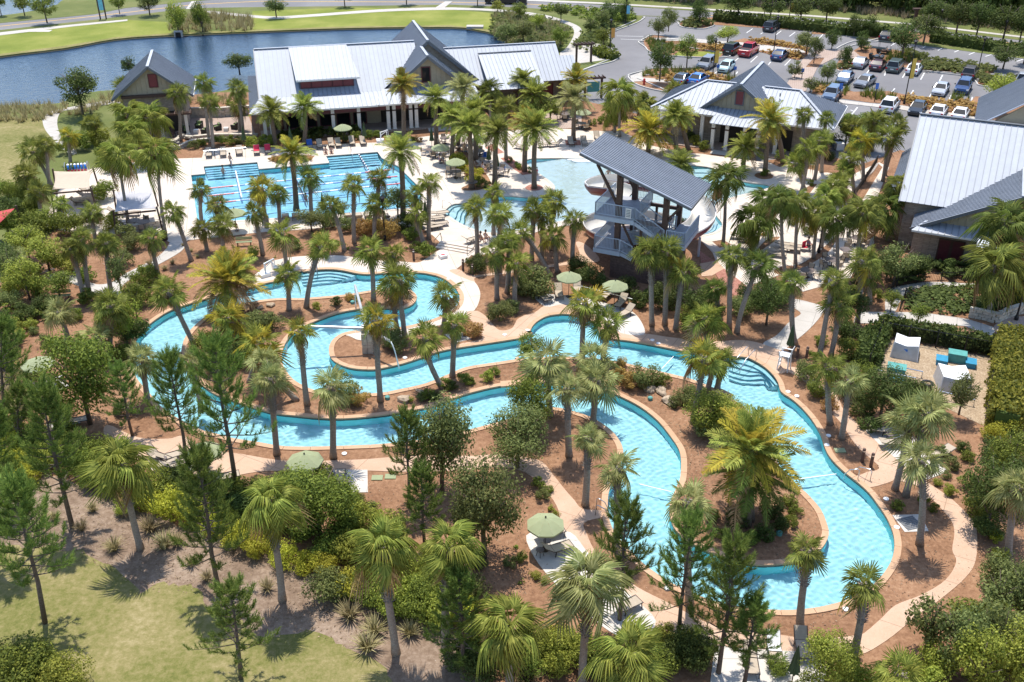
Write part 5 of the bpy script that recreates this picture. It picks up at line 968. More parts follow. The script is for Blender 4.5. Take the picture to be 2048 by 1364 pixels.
# --- leaf clouds for bushes and broad-leaved trees
def leaf_cloud(n,leaf,seed,clumps=16,flat_=1.0,shell=0.55,up=0.3,core=None):
 "n small leaf faces spread over clumps that fill a unit ball standing on z=0..2*flat"
 r=np.random.default_rng(seed)
 cc=r.normal(size=(clumps,3));cc/=np.linalg.norm(cc,axis=1)[:,None];cc*=(0.25+0.50*r.random((clumps,1))**0.6);cr=0.26+0.20*r.random(clumps)
 k=r.integers(0,clumps,n);d=r.normal(size=(n,3));d/=np.linalg.norm(d,axis=1)[:,None]
 rad=(shell+(1-shell)*r.random(n))**0.7;p=cc[k]+d*(cr[k]*rad)[:,None];p[:,2]*=flat_;p[:,2]+=flat_*0.95;p[:,2]=np.maximum(p[:,2],0.03*r.random(n))
 nrm=d+r.normal(size=(n,3))*0.55;nrm[:,2]+=up;nrm/=np.linalg.norm(nrm,axis=1)[:,None]
 a=np.cross(nrm,r.normal(size=(n,3)));a/=np.linalg.norm(a,axis=1)[:,None];b=np.cross(nrm,a)
 s=leaf*(0.7+0.6*r.random(n))[:,None];a*=s;b*=s*0.55
 return np.stack([p-a,p-b*0.9+a*0.1,p+a,p+b*0.9+a*0.1],1).reshape(-1,3)
BUSH={}
BUSH_MAT={'green':'leaf_green','dark':'leaf_dark','lime':'leaf_lime','yellow':'leaf_yellow','olive':'leaf_olive','rust':'leaf_rust','gold':'leaf_gold'}
def bush_mesh(col,size,var):
 k=(col,size,var)
 if k not in BUSH:
  n,lf={'s':(520,0.12),'m':(1600,0.075),'l':(3600,0.052),'x':(6000,0.042)}[size]
  BUSH[k]=np_mesh('foliage',leaf_cloud(n,lf,var*31+len(col)*7+ord(size),{'s':10,'m':16,'l':26,'x':34}[size],0.8),4,BUSH_MAT[col])
 return BUSH[k]
BUSH_N=[0]
def bush(px,rpx,col='green',tall=1.0,what=None):
 p=G(*px);R=1.3*rpx/ppm(p);i=BUSH_N[0];BUSH_N[0]+=1
 size='s' if rpx<9 else 'm' if rpx<22 else 'l' if rpx<42 else 'x'
 o=link('shrub',bush_mesh(col,size,i%3),None,(p.x,p.y,-0.06),(0,0,(i*2.4)%6.28),(R,R,R*tall))
 w=what or({'green':'rounded green','dark':'dark green','lime':'bright yellow-green','yellow':'yellow tipped','olive':'olive green','rust':'rust tinged'}[col]+' shrub')
 label_later(o,w,place_of(p),'shrub','garden shrubs',px[0]);return o
TUFT={}
def tuft_mesh(mat,var,n=110):
 k=(mat,var)
 if k not in TUFT:
  r=random.Random(var);V=[]
  for i in range(n):
   a=r.uniform(0,6.28);ro=r.uniform(0,0.25);ln=r.uniform(0.7,1.25);out=r.uniform(0.25,0.95);w=0.03;c,s=math.cos(a),math.sin(a)
   def pt(f,sd):return(c*(ro+out*f**1.6)-s*sd,s*(ro+out*f**1.6)+c*sd,ln*(f-0.35*f*f*out))
   V+=[pt(0,-w),pt(0,w),pt(0.5,w),pt(0.5,-w)];V+=[pt(0.5,-w),pt(0.5,w),pt(1,0.004),pt(1,-0.004)]
  TUFT[k]=np_mesh('blades',V,4,mat)
 return TUFT[k]
def tuft(px,rpx,mat='grass_tuft',what='tan ornamental grass clump',h=1.0):
 p=G(*px);R=1.35*rpx/ppm(p);i=BUSH_N[0];BUSH_N[0]+=1
 o=link('grass_clump',tuft_mesh(mat,i%4),None,(p.x,p.y,0),(0,0,i*1.7),(R,R,R*h));label_later(o,what,place_of(p),'grass','ornamental grasses',px[0]);return o
TREE={}
def tree_parts(col,var,n,leaf,clumps,flat_,bare=0.35,mat=None,barkm='bark'):
 k=(col,var,n,clumps,flat_)
 if k not in TREE:
  cl=leaf_cloud(n,leaf,var*17+3+clumps,clumps,flat_,0.35)
  cr=np_mesh('crown',cl,4,mat or BUSH_MAT[col])
  r=random.Random(var);b=MB();h=2*flat_
  b.tube([(0,0,-bare*h*1.2),(0.02,0.01,0.1*h),(0.0,0.03,0.45*h),(0.03,0,0.8*h)],[0.06,0.05,0.035,0.012],7)
  for i in range(8):
   a=i*2.4;z=h*r.uniform(0.02,0.4);b.tube([(0,0,z),(math.cos(a)*0.3,math.sin(a)*0.3,z+0.22*h),(math.cos(a)*0.62,math.sin(a)*0.62,z+0.42*h)],[0.03,0.02,0.008],5)
  TREE[k]=(cr,b.mesh('trunk',barkm,True))
 return TREE[k]
TREE_N=[0]
def tree(base,top_y,rpx,col='green',name='shade_tree',what='leafy green tree',dens='m',bare=0.3,cat='tree',flatmin=0.6,leafscale=1.0,barkm='bark'):
 "broad-leaved tree: root at base px, crown reaching up to picture row top_y"
 p=G(*base);v=(682-top_y)/2000.0;H=(v*p.y*_c-p.y*_s)/(_c+v*_s)+CAM_H
 H=max(H,0.8);R=1.22*rpx/ppm(p);i=TREE_N[0];TREE_N[0]+=1
 n,lf,cl={'t':(1600,0.075,20),'m':(3600,0.052,28),'h':(8500,0.036,44),'x':(12000,0.031,54)}[dens]
 cr,tk=tree_parts(col,i%3,n,lf*leafscale,cl,1.0,bare,None,barkm)
 hb=H*bare;sz=(H-hb)/2.0
 root=thing(name,p);c=link('crown',cr,root,(0,0,hb),(0,0,i*1.3),(R,R,sz));t=link('trunk',tk,root,(0,0,hb),(0,0,i*1.3),(max(R,sz)*0.9,max(R,sz)*0.9,hb/(bare*2*1.2)if hb>0.05 else sz))
 label_later(root,what,place_of(p),cat,'broad-leaved trees',base[0]);return root
 # --- pines
def pine_meshes(var,n_whorl,spread,start):
 r=random.Random(var*5+1);tk=MB();V=[];H=10.0
 tk.tube([(0,0,-0.2),(0.08,0.05,3),(-0.04,0.08,6),(0,0,9.6)],[0.16,0.125,0.085,0.02],7)
 def brush(p,d,ln,nn=28,nl=0.34):
  d=d.normalized();s=d.orthogonal().normalized();t=d.cross(s)
  for i in range(nn):
   f=i/nn;a=r.uniform(0,6.28);q=p+d*ln*f;w=0.021
   out=(s*math.cos(a)+t*math.sin(a));dr=(out*(0.85-0.35*f)+d*(0.5+0.7*f)).normalized();e=q+dr*nl*r.uniform(0.75,1.1);wv=dr.cross(Vector((r.random()-.5,r.random()-.5,r.random()-.5))).normalized()*w
   V.append((tuple(q-wv),tuple(q+wv),tuple(e)))
 for i in range(n_whorl):
  z=start+(9.3-start)*(i/(n_whorl-1))**0.9;k=4+(i%2);L=spread*(1.0-0.78*(i/(n_whorl-1))**1.3)*r.uniform(0.75,1.1)
  for j in range(k):
   a=j*6.283/k+i*0.9+r.uniform(-0.3,0.3);Lb=L*r.uniform(0.65,1.1);d=Vector((math.cos(a),math.sin(a),0.12+0.5*i/n_whorl));p0=Vector((0,0,z));p1=p0+d*Lb*0.55;p2=p0+d*Lb+Vector((0,0,0.25))
   tk.tube([p0,p1,p2],[0.045,0.03,0.014],5,caps=False)
   for m_ in range(7):
    f=0.38+0.62*m_/6;q=p0.lerp(p1,f/0.55)if f<0.55 else p1.lerp(p2,(f-0.55)/0.45);sd=Vector((math.cos(a+r.uniform(-1.3,1.3)),math.sin(a+r.uniform(-1.3,1.3)),r.uniform(0.9,2.4)))
    brush(q,sd,r.uniform(0.45,0.8))
   brush(p2,Vector((d.x*0.4,d.y*0.4,1.0)),0.75,46)
 for m_ in range(7):brush(Vector((r.uniform(-.3,.3),r.uniform(-.3,.3),8.6+0.15*m_)),Vector((r.uniform(-.4,.4),r.uniform(-.4,.4),1)),0.8,46)
 brush(Vector((0,0,9.5)),Vector((0,0,1)),1.0,60)
 return np_mesh('crown',np.array(V).reshape(-1,3),3,'needle'),tk.mesh('trunk','bark',True)
PINES=[pine_meshes(0,11,2.3,3.6),pine_meshes(1,12,2.0,2.6),pine_meshes(2,10,2.6,3.0)]
def pine(base,top,var=0,wide=1.0,low=False):
 p=G(*base);t=GY(top[0],top[1],p.y);H=max(t.z,2.0);i=TREE_N[0];TREE_N[0]+=1
 root=thing('pine_tree',p);cr,tk=PINES[var];s=H/10.3;w=s*wide*(1.0 if H>7 else 1.25)
 lx=math.atan2(t.x-p.x,H);root.rotation_euler=(0,lx,0)
 link('crown',cr,root,None,(0,0,i*1.9),(w,w,s));link('trunk',tk,root,None,(0,0,i*1.9),(w,w,s))
 label_later(root,('young ' if H<6 else 'slender ')+'pine tree with brushy tips',place_of(p),'pine tree','pines along the lower lawn',base[0])
for a in(((90,1246),(25,955),0),((145,1055),(78,765),1),((438,1182),(390,893),1),((375,932),(334,702),0),((473,978),(427,674),2),((265,872),(236,728),2),((482,1357),(458,1165),2),((818,1012),(814,818),0),((850,1092),(842,930),1),((927,1342),(916,1142),1),((1239,1240),(1255,996),0),((1357,1275),(1386,1030),2),((1437,1346),(1474,1073),1),((1487,1372),(1514,1200),0),((8,860),(2,625),0),((-12,1010),(-12,800),1),((-25,1130),(-5,930),2),((35,900),(38,760),1)):
 pine(*a)
 # ---------------------------------------------------------------- trees, hedges, shrubs: where they stand
for a in[((181,848),655,74,'green','h'),((884,985),790,66,'olive','h'),((1035,936),815,62,'olive','h'),((969,1116),905,72,'olive','h'),((1062,868),745,46,'green','h'),((640,1075),935,76,'green','x'),((1062,728),668,30,'green','m'),((167,233),132,40,'dark','m'),((480,150),102,26,'dark','m'),((262,160),108,14,'dark','t'),((100,545),470,36,'lime','m'),((60,520),450,32,'lime','m'),((30,570),490,32,'olive','m'),((60,600),515,34,'lime','m'),((122,600),540,30,'green','m'),((20,480),420,28,'green','m'),((1905,1345),1215,50,'olive','m'),((1850,1308),1190,44,'olive','t'),((1985,1330),1200,52,'olive','m'),((2040,1250),1120,44,'olive','m'),((1985,1240),1150,40,'olive','t'),((2035,1400),1250,64,'lime','h'),((1940,1400),1260,50,'lime','m'),((1650,1372),1262,52,'lime','h'),((1420,865),780,50,'lime','h'),((1825,560),505,28,'dark','m'),((1785,575),485,40,'olive','m'),((1760,838),730,48,'dark','h'),((1915,838),745,28,'olive','m'),((1970,1060),905,58,'dark','h'),((2000,1000),860,50,'green','h'),((1532,650),560,40,'dark','h'),((1690,650),570,36,'dark','m'),((624,465),415,30,'olive','m'),((682,442),398,18,'olive','m'),((796,436),372,28,'olive','m'),((255,690),590,34,'lime','m'),((275,640),560,26,'green','m'),((245,590),500,20,'olive','t'),((1100,245),195,26,'green','m'),((1055,250),205,20,'green','m'),((1122,190),145,20,'green','t'),((1340,245),200,22,'green','m'),((1690,290),225,22,'green','m'),((1740,275),222,30,'green','m'),((1280,235),190,26,'lime','m'),((1780,625),580,20,'green','m'),((1835,648),605,18,'green','m'),((2046,560),490,30,'dark','m')]:
 tree(a[0],a[1],a[2],a[3],'garden_tree',{'green':'dense green garden tree','olive':'airy olive green garden tree','dark':'dark green garden tree','lime':'light yellow-green garden tree'}[a[3]],a[4],0.16 if a[2]>40 else 0.25)
for a in[((357,66),-2,20,'lime','m','dense conical cypress'),((405,64),-4,17,'green','m','dense conical cypress'),((553,36),-6,21,'dark','m','round oak'),((95,48),-12,24,'green','m','slender street oak'),((50,33),-16,18,'green','t','slender street oak'),((3,32),-20,14,'green','t','slender street oak'),((300,32),-12,22,'dark','m','round oak'),((240,30),-14,14,'green','t','slender street oak'),((690,15),-25,18,'green','t','slender street oak'),((955,12),-30,16,'green','t','slender street oak'),((813,10),-28,18,'green','t','slender street oak'),((995,30),-2,13,'lime','t','slender young elm'),((1039,42),4,16,'green','m','bushy young oak'),((1073,62),24,16,'lime','m','bushy young oak'),((1046,92),38,24,'olive','m','bushy young oak'),((1012,96),44,22,'olive','m','bushy young oak'),((1121,98),50,20,'green','m','bushy young oak'),((1122,42),6,16,'dark','m','bushy young oak'),((1180,72),34,13,'dark','t','small oak'),((1203,58),16,15,'olive','t','small oak'),((1221,52),-4,20,'dark','m','cone shaped magnolia'),((1247,44),-2,17,'dark','m','cone shaped magnolia'),((1206,98),52,15,'green','t','slender young elm'),((1316,84),30,19,'olive','m','open crowned elm'),((1336,70),12,17,'olive','m','open crowned elm'),((1398,50),-6,18,'dark','m','cone shaped magnolia'),((1319,165),80,25,'dark','m','round street oak'),((1373,137),66,20,'green','m','open crowned elm'),((1421,101),64,10,'olive','t','thin young elm'),((1454,90),50,24,'lime','m','flat crowned elm'),((1589,156),118,14,'olive','t','young magnolia'),((1475,40),-8,24,'dark','m','dark street oak'),((1651,52),0,20,'dark','m','dark street oak'),((1707,72),26,16,'dark','m','cone shaped magnolia'),((1739,72),28,16,'dark','m','cone shaped magnolia'),((1663,98),54,14,'dark','m','young magnolia'),((1722,101),58,13,'dark','t','young magnolia'),((1687,132),86,14,'dark','m','young magnolia'),((1654,166),116,17,'olive','m','young magnolia'),((1627,128),74,15,'dark','m','round street oak'),((1612,110),60,26,'olive','m','flat crowned elm'),((1620,185),150,15,'olive','t','young magnolia'),((1803,118),56,25,'dark','m','dark street oak'),((1846,90),40,24,'dark','m','dark street oak'),((2005,140),90,28,'dark','m','wide low oak'),((1993,228),148,32,'lime','m','leaning green elm'),((1862,62),8,22,'dark','m','dark street oak'),((1910,76),10,22,'dark','m','dark street oak'),((1950,82),14,20,'dark','m','dark street oak'),((2003,90),20,24,'dark','m','dark street oak'),((2036,96),24,20,'dark','m','dark street oak'),((1540,44),4,18,'dark','t','dark street oak'),((1600,48),4,18,'dark','t','dark street oak'),((2046,130),90,18,'dark','t','dark street oak'),((1000,250),200,14,'dark','t','dark courtyard tree')]:
 dk='dark street' in a[5]and a[0][0]>1440
 tree(a[0],a[1]-(14 if dk else 0),a[2]*(1.3 if dk else 1),a[3],'street_tree' if 'street' in a[5]or 'elm' in a[5]else 'oak_tree' if 'oak' in a[5]else 'magnolia_tree' if 'magnolia' in a[5]else 'cypress_tree',a[5],a[4],0.08 if 'cypress' in a[5]or 'magnolia' in a[5]else 0.28)
BUSHES=[(330,985,34,'green'),(365,1000,34,'dark'),(470,1000,34,'green'),(520,1010,34,'green'),(540,1050,32,'dark'),(360,985,26,'lime'),(240,945,30,'green'),(200,915,28,'green'),(130,880,26,'green'),(90,935,30,'lime'),(170,905,24,'dark'),(15,960,34,'green'),(60,965,28,'yellow'),(255,1025,22,'lime'),(800,1150,34,'green'),(840,1165,34,'lime'),(760,1140,30,'olive'),(700,1120,34,'lime'),(650,1110,34,'green'),(940,1190,30,'olive'),(1000,1320,40,'lime'),(1150,1300,34,'lime'),(920,1330,36,'dark'),(1270,1340,36,'green'),(1300,1320,28,'lime'),(1550,1345,22,'green'),(1700,1320,20,'lime'),(30,590,26,'lime'),(140,545,30,'lime'),(80,590,24,'green'),(170,565,20,'green'),(10,740,26,'green'),(60,760,20,'olive'),(160,700,20,'green'),(185,735,22,'olive'),(245,720,22,'green'),(130,830,22,'green'),(30,860,26,'green'),(250,830,20,'olive'),(45,662,12,'lime'),(62,657,14,'lime'),(38,674,13,'lime'),(70,668,10,'olive'),(55,640,22,'dark'),(22,618,24,'olive'),(95,625,24,'dark'),(25,655,14,'lime'),(100,640,14,'dark'),(150,640,16,'green'),(90,690,14,'olive'),(110,700,18,'green'),(20,700,20,'olive'),(300,560,20,'green'),(285,610,24,'green'),(240,640,30,'green'),(270,680,30,'dark'),(225,660,26,'green'),(330,595,14,'green'),(290,570,22,'green'),(180,610,20,'green'),(60,560,24,'green'),(10,540,30,'dark'),(140,470,30,'green'),(60,480,34,'green'),(20,440,30,'dark'),(180,455,22,'olive'),(215,500,22,'olive'),(245,530,20,'olive'),(270,500,22,'olive'),(100,460,26,'green'),(506,516,15,'lime'),(634,618,9,'lime'),(672,612,12,'dark'),(700,600,10,'rust'),(716,602,8,'lime'),(522,658,28,'olive'),(490,690,26,'olive'),(420,705,28,'green'),(480,730,30,'dark'),(440,740,26,'green'),(545,660,20,'olive'),(778,690,24,'olive'),(800,702,18,'olive'),(942,672,20,'rust'),(1066,592,36,'olive'),(1040,590,24,'olive'),(998,640,24,'olive'),(1020,625,18,'olive'),(850,512,17,'green'),(835,500,12,'green'),(955,545,22,'dark'),(1180,566,26,'dark'),(1155,548,22,'dark'),(1200,580,18,'dark'),(1280,612,20,'dark'),(1305,600,16,'dark'),(1330,615,32,'dark'),(1385,620,32,'dark'),(1250,590,22,'dark'),(1420,640,26,'dark'),(1380,650,24,'green'),(1480,632,26,'olive'),(1500,610,28,'dark'),(1545,610,34,'dark'),(1370,470,22,'olive'),(1290,470,16,'olive'),(1180,470,14,'lime'),(1170,456,12,'olive'),(856,797,14,'green'),(870,800,12,'dark'),(892,775,14,'green'),(903,780,12,'dark'),(926,765,13,'green'),(940,768,10,'green'),(975,763,14,'lime'),(988,752,12,'green'),(840,800,10,'olive'),(820,803,8,'lime'),(690,800,32,'olive'),(720,805,20,'rust'),(1258,776,20,'rust'),(1290,770,28,'olive'),(1326,772,16,'green'),(1368,806,22,'olive'),(1390,800,20,'olive'),(1350,812,14,'olive'),(1442,858,36,'green'),(1405,870,28,'olive'),(1470,842,24,'lime'),(1236,760,18,'rust'),(1240,735,14,'rust'),(1441,1074,14,'green'),(1577,1012,16,'green'),(1579,1052,15,'green'),(1497,1086,18,'green'),(1560,1062,18,'dark'),(1530,1076,20,'dark'),(1470,1050,24,'dark'),(1425,1040,15,'green'),(1540,1030,24,'dark'),(1590,1030,13,'green'),(1795,1018,13,'green'),(1847,1006,12,'green'),(1868,1022,11,'green'),(1898,988,14,'lime'),(1873,970,10,'lime'),(1905,936,16,'olive'),(1933,920,14,'green'),(1890,955,10,'olive'),(1940,975,20,'green'),(1955,1030,26,'green'),(1975,1070,30,'dark'),(2000,1120,16,'yellow'),(1990,1085,15,'yellow'),(1990,920,30,'dark'),(1985,880,22,'yellow'),(2010,860,28,'yellow'),(1925,900,14,'dark'),(1880,912,14,'olive'),(1700,790,26,'green'),(1640,790,24,'green'),(1610,760,26,'olive'),(1660,820,18,'rust'),(1720,830,26,'dark'),(1735,860,20,'dark'),(1800,815,32,'dark'),(1830,800,28,'dark'),(1860,820,24,'olive'),(1700,720,26,'green'),(1720,760,24,'green'),(1690,680,24,'dark'),(1640,690,14,'green'),(1625,720,12,'green'),(1730,690,20,'dark'),(1745,720,18,'dark'),(1750,600,14,'green'),(1700,600,18,'green'),(1720,575,20,'dark'),(1680,590,16,'green'),(1825,550,20,'dark'),(1900,548,18,'dark'),(1950,545,20,'dark'),(2030,600,20,'dark'),(1790,560,24,'dark'),(1770,668,20,'green'),(1740,545,28,'olive'),(1815,664,18,'green'),(1945,700,16,'dark'),(1890,672,15,'dark'),(1985,700,14,'dark'),(150,945,34,'green'),(195,965,36,'green'),(240,985,34,'green'),(290,1000,38,'lime'),(300,1020,26,'yellow'),(345,1030,36,'yellow'),(395,1045,34,'yellow'),(440,1065,30,'yellow'),(480,1090,32,'yellow'),(520,1108,28,'yellow'),(570,1128,28,'yellow'),(612,1140,26,'yellow'),(652,1145,26,'yellow'),(110,915,34,'green'),(60,900,34,'green'),(45,935,28,'yellow'),(20,915,30,'yellow'),(420,1010,30,'dark'),(460,1030,32,'dark'),(500,1040,34,'dark'),(560,1060,40,'green'),(600,1075,40,'green'),(690,1080,36,'green'),(590,1000,40,'green'),(630,990,38,'green'),(700,1010,24,'lime'),(735,1060,34,'lime'),(700,1040,30,'green'),(780,1075,34,'lime'),(716,1006,14,'olive'),(745,1020,12,'olive'),(660,1196,40,'olive'),(690,1190,26,'olive'),(715,1190,36,'yellow'),(750,1205,42,'green'),(795,1215,46,'lime'),(840,1230,44,'green'),(880,1250,38,'lime'),(860,1190,36,'green'),(920,1240,32,'yellow'),(960,1290,40,'green'),(1090,1310,44,'green'),(1125,1335,46,'lime'),(1180,1330,40,'green'),(1060,1340,40,'green'),(1220,1360,40,'dark'),(960,1350,40,'dark'),(1110,1290,30,'yellow'),(1383,1325,44,'dark'),(1375,1292,26,'lime'),(1330,1278,22,'lime'),(1370,1290,20,'lime'),(1345,1330,34,'dark'),(1310,1345,36,'green'),(1330,1300,24,'green'),(1690,1360,30,'lime'),(1740,1380,36,'lime'),(1610,1390,30,'green'),(1870,1350,40,'lime'),(1830,1380,40,'lime'),(1950,1360,50,'green'),(2010,1180,44,'olive'),(1940,1260,40,'green'),(1990,1280,50,'green'),(2040,1330,50,'green'),(50,1365,60,'green'),(140,1380,46,'lime'),(100,1350,30,'lime'),(10,1340,40,'dark'),(1085,1000,14,'olive'),(1075,975,14,'green'),(1098,985,10,'green'),(1104,1020,8,'lime'),(1112,1030,7,'lime'),(1116,1062,8,'lime'),(1045,1120,12,'green'),(1070,1155,11,'lime'),(1090,1165,9,'lime'),(1020,1130,14,'olive'),(960,1130,20,'olive'),(726,472,22,'rust'),(775,474,24,'rust'),(807,458,20,'dark'),(655,455,18,'olive'),(690,462,18,'olive'),(745,460,16,'green'),(820,480,16,'green'),(640,490,16,'rust'),(590,500,14,'olive'),(838,455,16,'green'),(560,325,9,'rust'),(616,322,9,'rust'),(545,322,7,'rust'),(918,332,16,'yellow'),(950,364,18,'yellow'),(926,342,12,'yellow'),(960,372,12,'green'),(975,376,9,'olive'),(940,350,12,'rust'),(712,278,10,'green'),(740,276,10,'green'),(755,274,9,'green'),(690,284,9,'dark'),(825,283,8,'green'),(838,285,8,'rust'),(400,292,9,'green'),(388,297,10,'olive'),(410,290,8,'green'),(440,290,12,'green'),(460,290,12,'green'),(478,288,10,'olive'),(505,293,14,'lime'),(528,294,14,'green'),(545,290,12,'lime'),(395,232,6,'green'),(432,231,6,'green'),(458,229,6,'lime'),(430,212,8,'green'),(460,209,8,'green'),(410,210,7,'olive'),(1020,325,7,'olive'),(1035,335,8,'green'),(1042,340,7,'green'),(1060,345,7,'olive'),(1390,290,12,'lime'),(1405,300,12,'green'),(1380,280,12,'dark'),(1560,318,12,'green'),(1590,320,12,'green'),(1660,320,12,'dark'),(1670,290,14,'dark'),(1185,250,8,'green'),(1200,247,7,'green'),(1215,252,8,'green'),(1232,250,10,'dark'),(1205,240,7,'green'),(1530,352,9,'green'),(1620,370,8,'green'),(1720,300,24,'green'),(1700,262,20,'olive'),(1585,450,9,'olive'),(1650,480,9,'olive'),(1530,470,12,'rust'),(1614,470,12,'olive'),(1590,300,10,'dark'),(210,400,24,'green'),(225,460,22,'lime'),(250,480,20,'olive'),(165,300,22,'green'),(200,290,22,'lime'),(130,310,16,'green'),(205,320,18,'green'),(225,345,16,'green'),(40,400,22,'green'),(15,395,22,'green'),(60,430,24,'green'),(145,345,12,'green'),]
for x,y,r,c in BUSHES:bush((x,y),r,c,0.95)
for x,y,r in[(228,1100,20),(300,1062,24),(330,1095,24),(385,1130,16),(415,1160,16),(462,1170,14),(536,1180,18),(164,1060,16),(186,1022,14),(110,1040,14),(700,1235,26),(750,1265,26),(735,1300,28),(820,1270,22),(955,1350,30),(1055,1364,28),(20,800,30),(60,812,24),(22,765,24),(90,805,18),(40,830,22),(355,1090,18),(270,445,10),(300,530,10),(258,575,9),(330,540,8),(345,528,8),(375,500,6),(366,492,5),(383,503,5),(395,515,6)]:tuft((x,y),r)
def in_poly_pts(poly,dens,seed):
 r=np.random.default_rng(seed);P_=np.array([(q.x,q.y)for q in poly]);lo,hi=P_.min(0),P_.max(0);n=int((hi-lo).prod()*dens)
 p=lo+r.random((n,2))*(hi-lo);return p[inside(poly,p)]
def cover(name,label,cat,polys,dens,mat,h,w,blades=9,seed=1,leafy=False):
 r=np.random.default_rng(seed);out=[]
 for poly in polys:
  p=in_poly_pts(poly,dens,seed);k=len(p)
  if not k:continue
  if leafy:
   base=leaf_cloud(26,0.34,seed,4,0.9);n4=len(base);s=w*(0.7+0.6*r.random(k));a=r.random(k)*6.28
   c,sn=np.cos(a),np.sin(a);X=(base[None,:,0]*c[:,None]-base[None,:,1]*sn[:,None])*s[:,None]+p[:,0:1];Y=(base[None,:,0]*sn[:,None]+base[None,:,1]*c[:,None])*s[:,None]+p[:,1:2];Z=base[None,:,2]*(s*h/w)[:,None]*0.6
   out.append(np.stack([X,Y,Z],-1).reshape(-1,3))
  else:
   a=r.random((k,blades))*6.28;o=w*r.random((k,blades));hh=h*(0.6+0.6*r.random((k,blades)));bx=p[:,0:1]+np.cos(a)*o*0.25;by=p[:,1:2]+np.sin(a)*o*0.25;tx=bx+np.cos(a)*o;ty=by+np.sin(a)*o;ww=0.05*max(1,w)
   z0=np.zeros_like(bx);out.append(np.stack([np.stack([bx-np.sin(a)*ww,by+np.cos(a)*ww,z0],-1),np.stack([bx+np.sin(a)*ww,by-np.cos(a)*ww,z0],-1),np.stack([tx,ty,hh],-1)],2).reshape(-1,3))
 o=link(name,np_mesh(name,np.concatenate(out),4 if leafy else 3,mat));stuff(o,label,cat);return o
PX=lambda*p:ground_poly(p)
cover('shore_reeds','tan reeds and grass clumps along the near lake shore','reeds',[PX((-60,236),(-60,214),(60,211),(125,207),(140,215),(120,232),(60,246),(0,248)),PX((130,232),(170,210),(220,190),(330,200),(480,195),(480,208),(330,212),(225,205),(180,228))],1.3,'grass_tuft',1.0,0.9,16,3)
cover('point_reeds','tall brown grasses on the planted point by the far bank','reeds',[PX((335,66),(350,40),(420,28),(500,36),(508,60),(480,63),(400,66))],0.8,'grass_tuft',1.5,1.1,16,4)
cover('drive_planting','mixed grasses and low shrubs between lake and entrance drive','planting',[PX((985,70),(985,30),(1030,28),(1100,45),(1140,60),(1135,80),(1115,105),(1020,100)),PX((1150,92),(1180,55),(1240,52),(1214,66),(1220,90),(1230,108),(1160,104))],0.8,'leaf_olive',1.0,0.9,5,5,True)
cover('drive_grasses','tan grass tufts between lake and entrance drive','grass',[PX((985,70),(985,30),(1030,28),(1100,45),(1140,60),(1135,80),(1115,105),(1020,100))],0.9,'grass_tuft',1.3,0.8,14,6)
cover('drive_hedge_planting','green groundcover hedge beside the entrance walk','planting',[PX((1075,22),(1130,26),(1180,44),(1240,46),(1275,38),(1284,34),(1230,24),(1100,12))],0.9,'leaf_green',0.9,0.8,5,7,True)
z5=lambda*p:ground_poly(T('z5',*p));z6=lambda*p:ground_poly(T('z6',*p))
cover('car_park_grasses','green grass clumps in the car park islands','grass',[z5((430,410),(460,370),(700,420),(760,480),(720,520),(520,505)),z5((410,740),(440,685),(930,665),(940,715),(600,750)),z5((1180,745),(1360,745),(1290,790),(1200,780)),z6((30,800),(240,820),(390,870),(370,930),(240,910),(30,850)),z6((440,880),(740,885),(850,940),(700,980),(450,930)),z6((1350,930),(1520,940),(1520,985),(1350,975)),z6((700,590),(760,510),(900,510),(1080,545),(1060,585),(900,610))],1.6,'grass_green',1.0,0.7,14,8)
cover('car_park_low_shrubs','rust tinged low shrubs in the car park strips','planting',[z5((440,760),(700,735),(1000,705),(1200,740),(1180,800),(700,790)),z5((1390,375),(1900,440),(1990,470),(1980,490),(1560,430)),z5((900,440),(1180,440),(1190,495),(960,490)),z5((1540,500),(1980,530),(1920,575),(1660,528)),z6((0,870),(220,840),(240,900),(60,900)),z6((900,930),(1160,970),(1400,980),(1580,990),(1740,1080),(1700,1140),(1100,1050),(880,1000))],2.2,'leaf_rust',0.6,0.7,5,9,True)
cover('car_park_middle_shrubs','dark green and olive shrubs in the middle car park strip','planting',[z6((1060,600),(1300,605),(1760,665),(1750,700),(1590,745),(1440,715),(1050,685)),z6((900,505),(1100,545),(1060,585),(920,560)),z6((1600,810),(1630,755),(1900,760),(2100,800),(1850,845)),z6((240,640),(400,600),(400,640),(340,680)),z6((400,480),(540,450),(540,500)),z5((770,240),(800,262),(950,276),(1080,240),(1050,215),(900,195))],1.9,'leaf_olive',0.9,0.85,5,10,True)
cover('lodge_groundcover','dark green spreading groundcover in the oval lodge bed','planting',[gst('F',(1340,525),(1400,478),(1520,455),(1700,455),(1860,470),(1990,510),(2000,570),(1880,600),(1700,610),(1500,600),(1390,590))],7,'leaf_dark',0.35,0.5,5,11,True)
cover('lodge_front_shrubs','shaded dark shrubs below the lodge doors','planting',[gt('F',(1240,420),(1500,330),(1700,330),(1900,340),(2100,420),(1900,420),(1560,405),(1300,440))],2.0,'leaf_dark',1.0,0.8,5,12,True)
cover('clubhouse_hedge','dark clipped hedge along the clubhouse porch','hedge',[PX((548,284),(560,276),(640,268),(716,262),(720,272),(650,278),(580,288))],3.5,'leaf_dark',1.1,0.6,5,13,True)
cover('far_verge_grass','dry brown grasses on the verge under the far woods','grass',[PX((1200,-4),(1407,10),(1624,22),(1831,40),(2048,66),(2400,100),(2400,80),(2048,48),(1831,26),(1624,10),(1407,0))],0.6,'grass_dry',1.3,1.0,12,14)
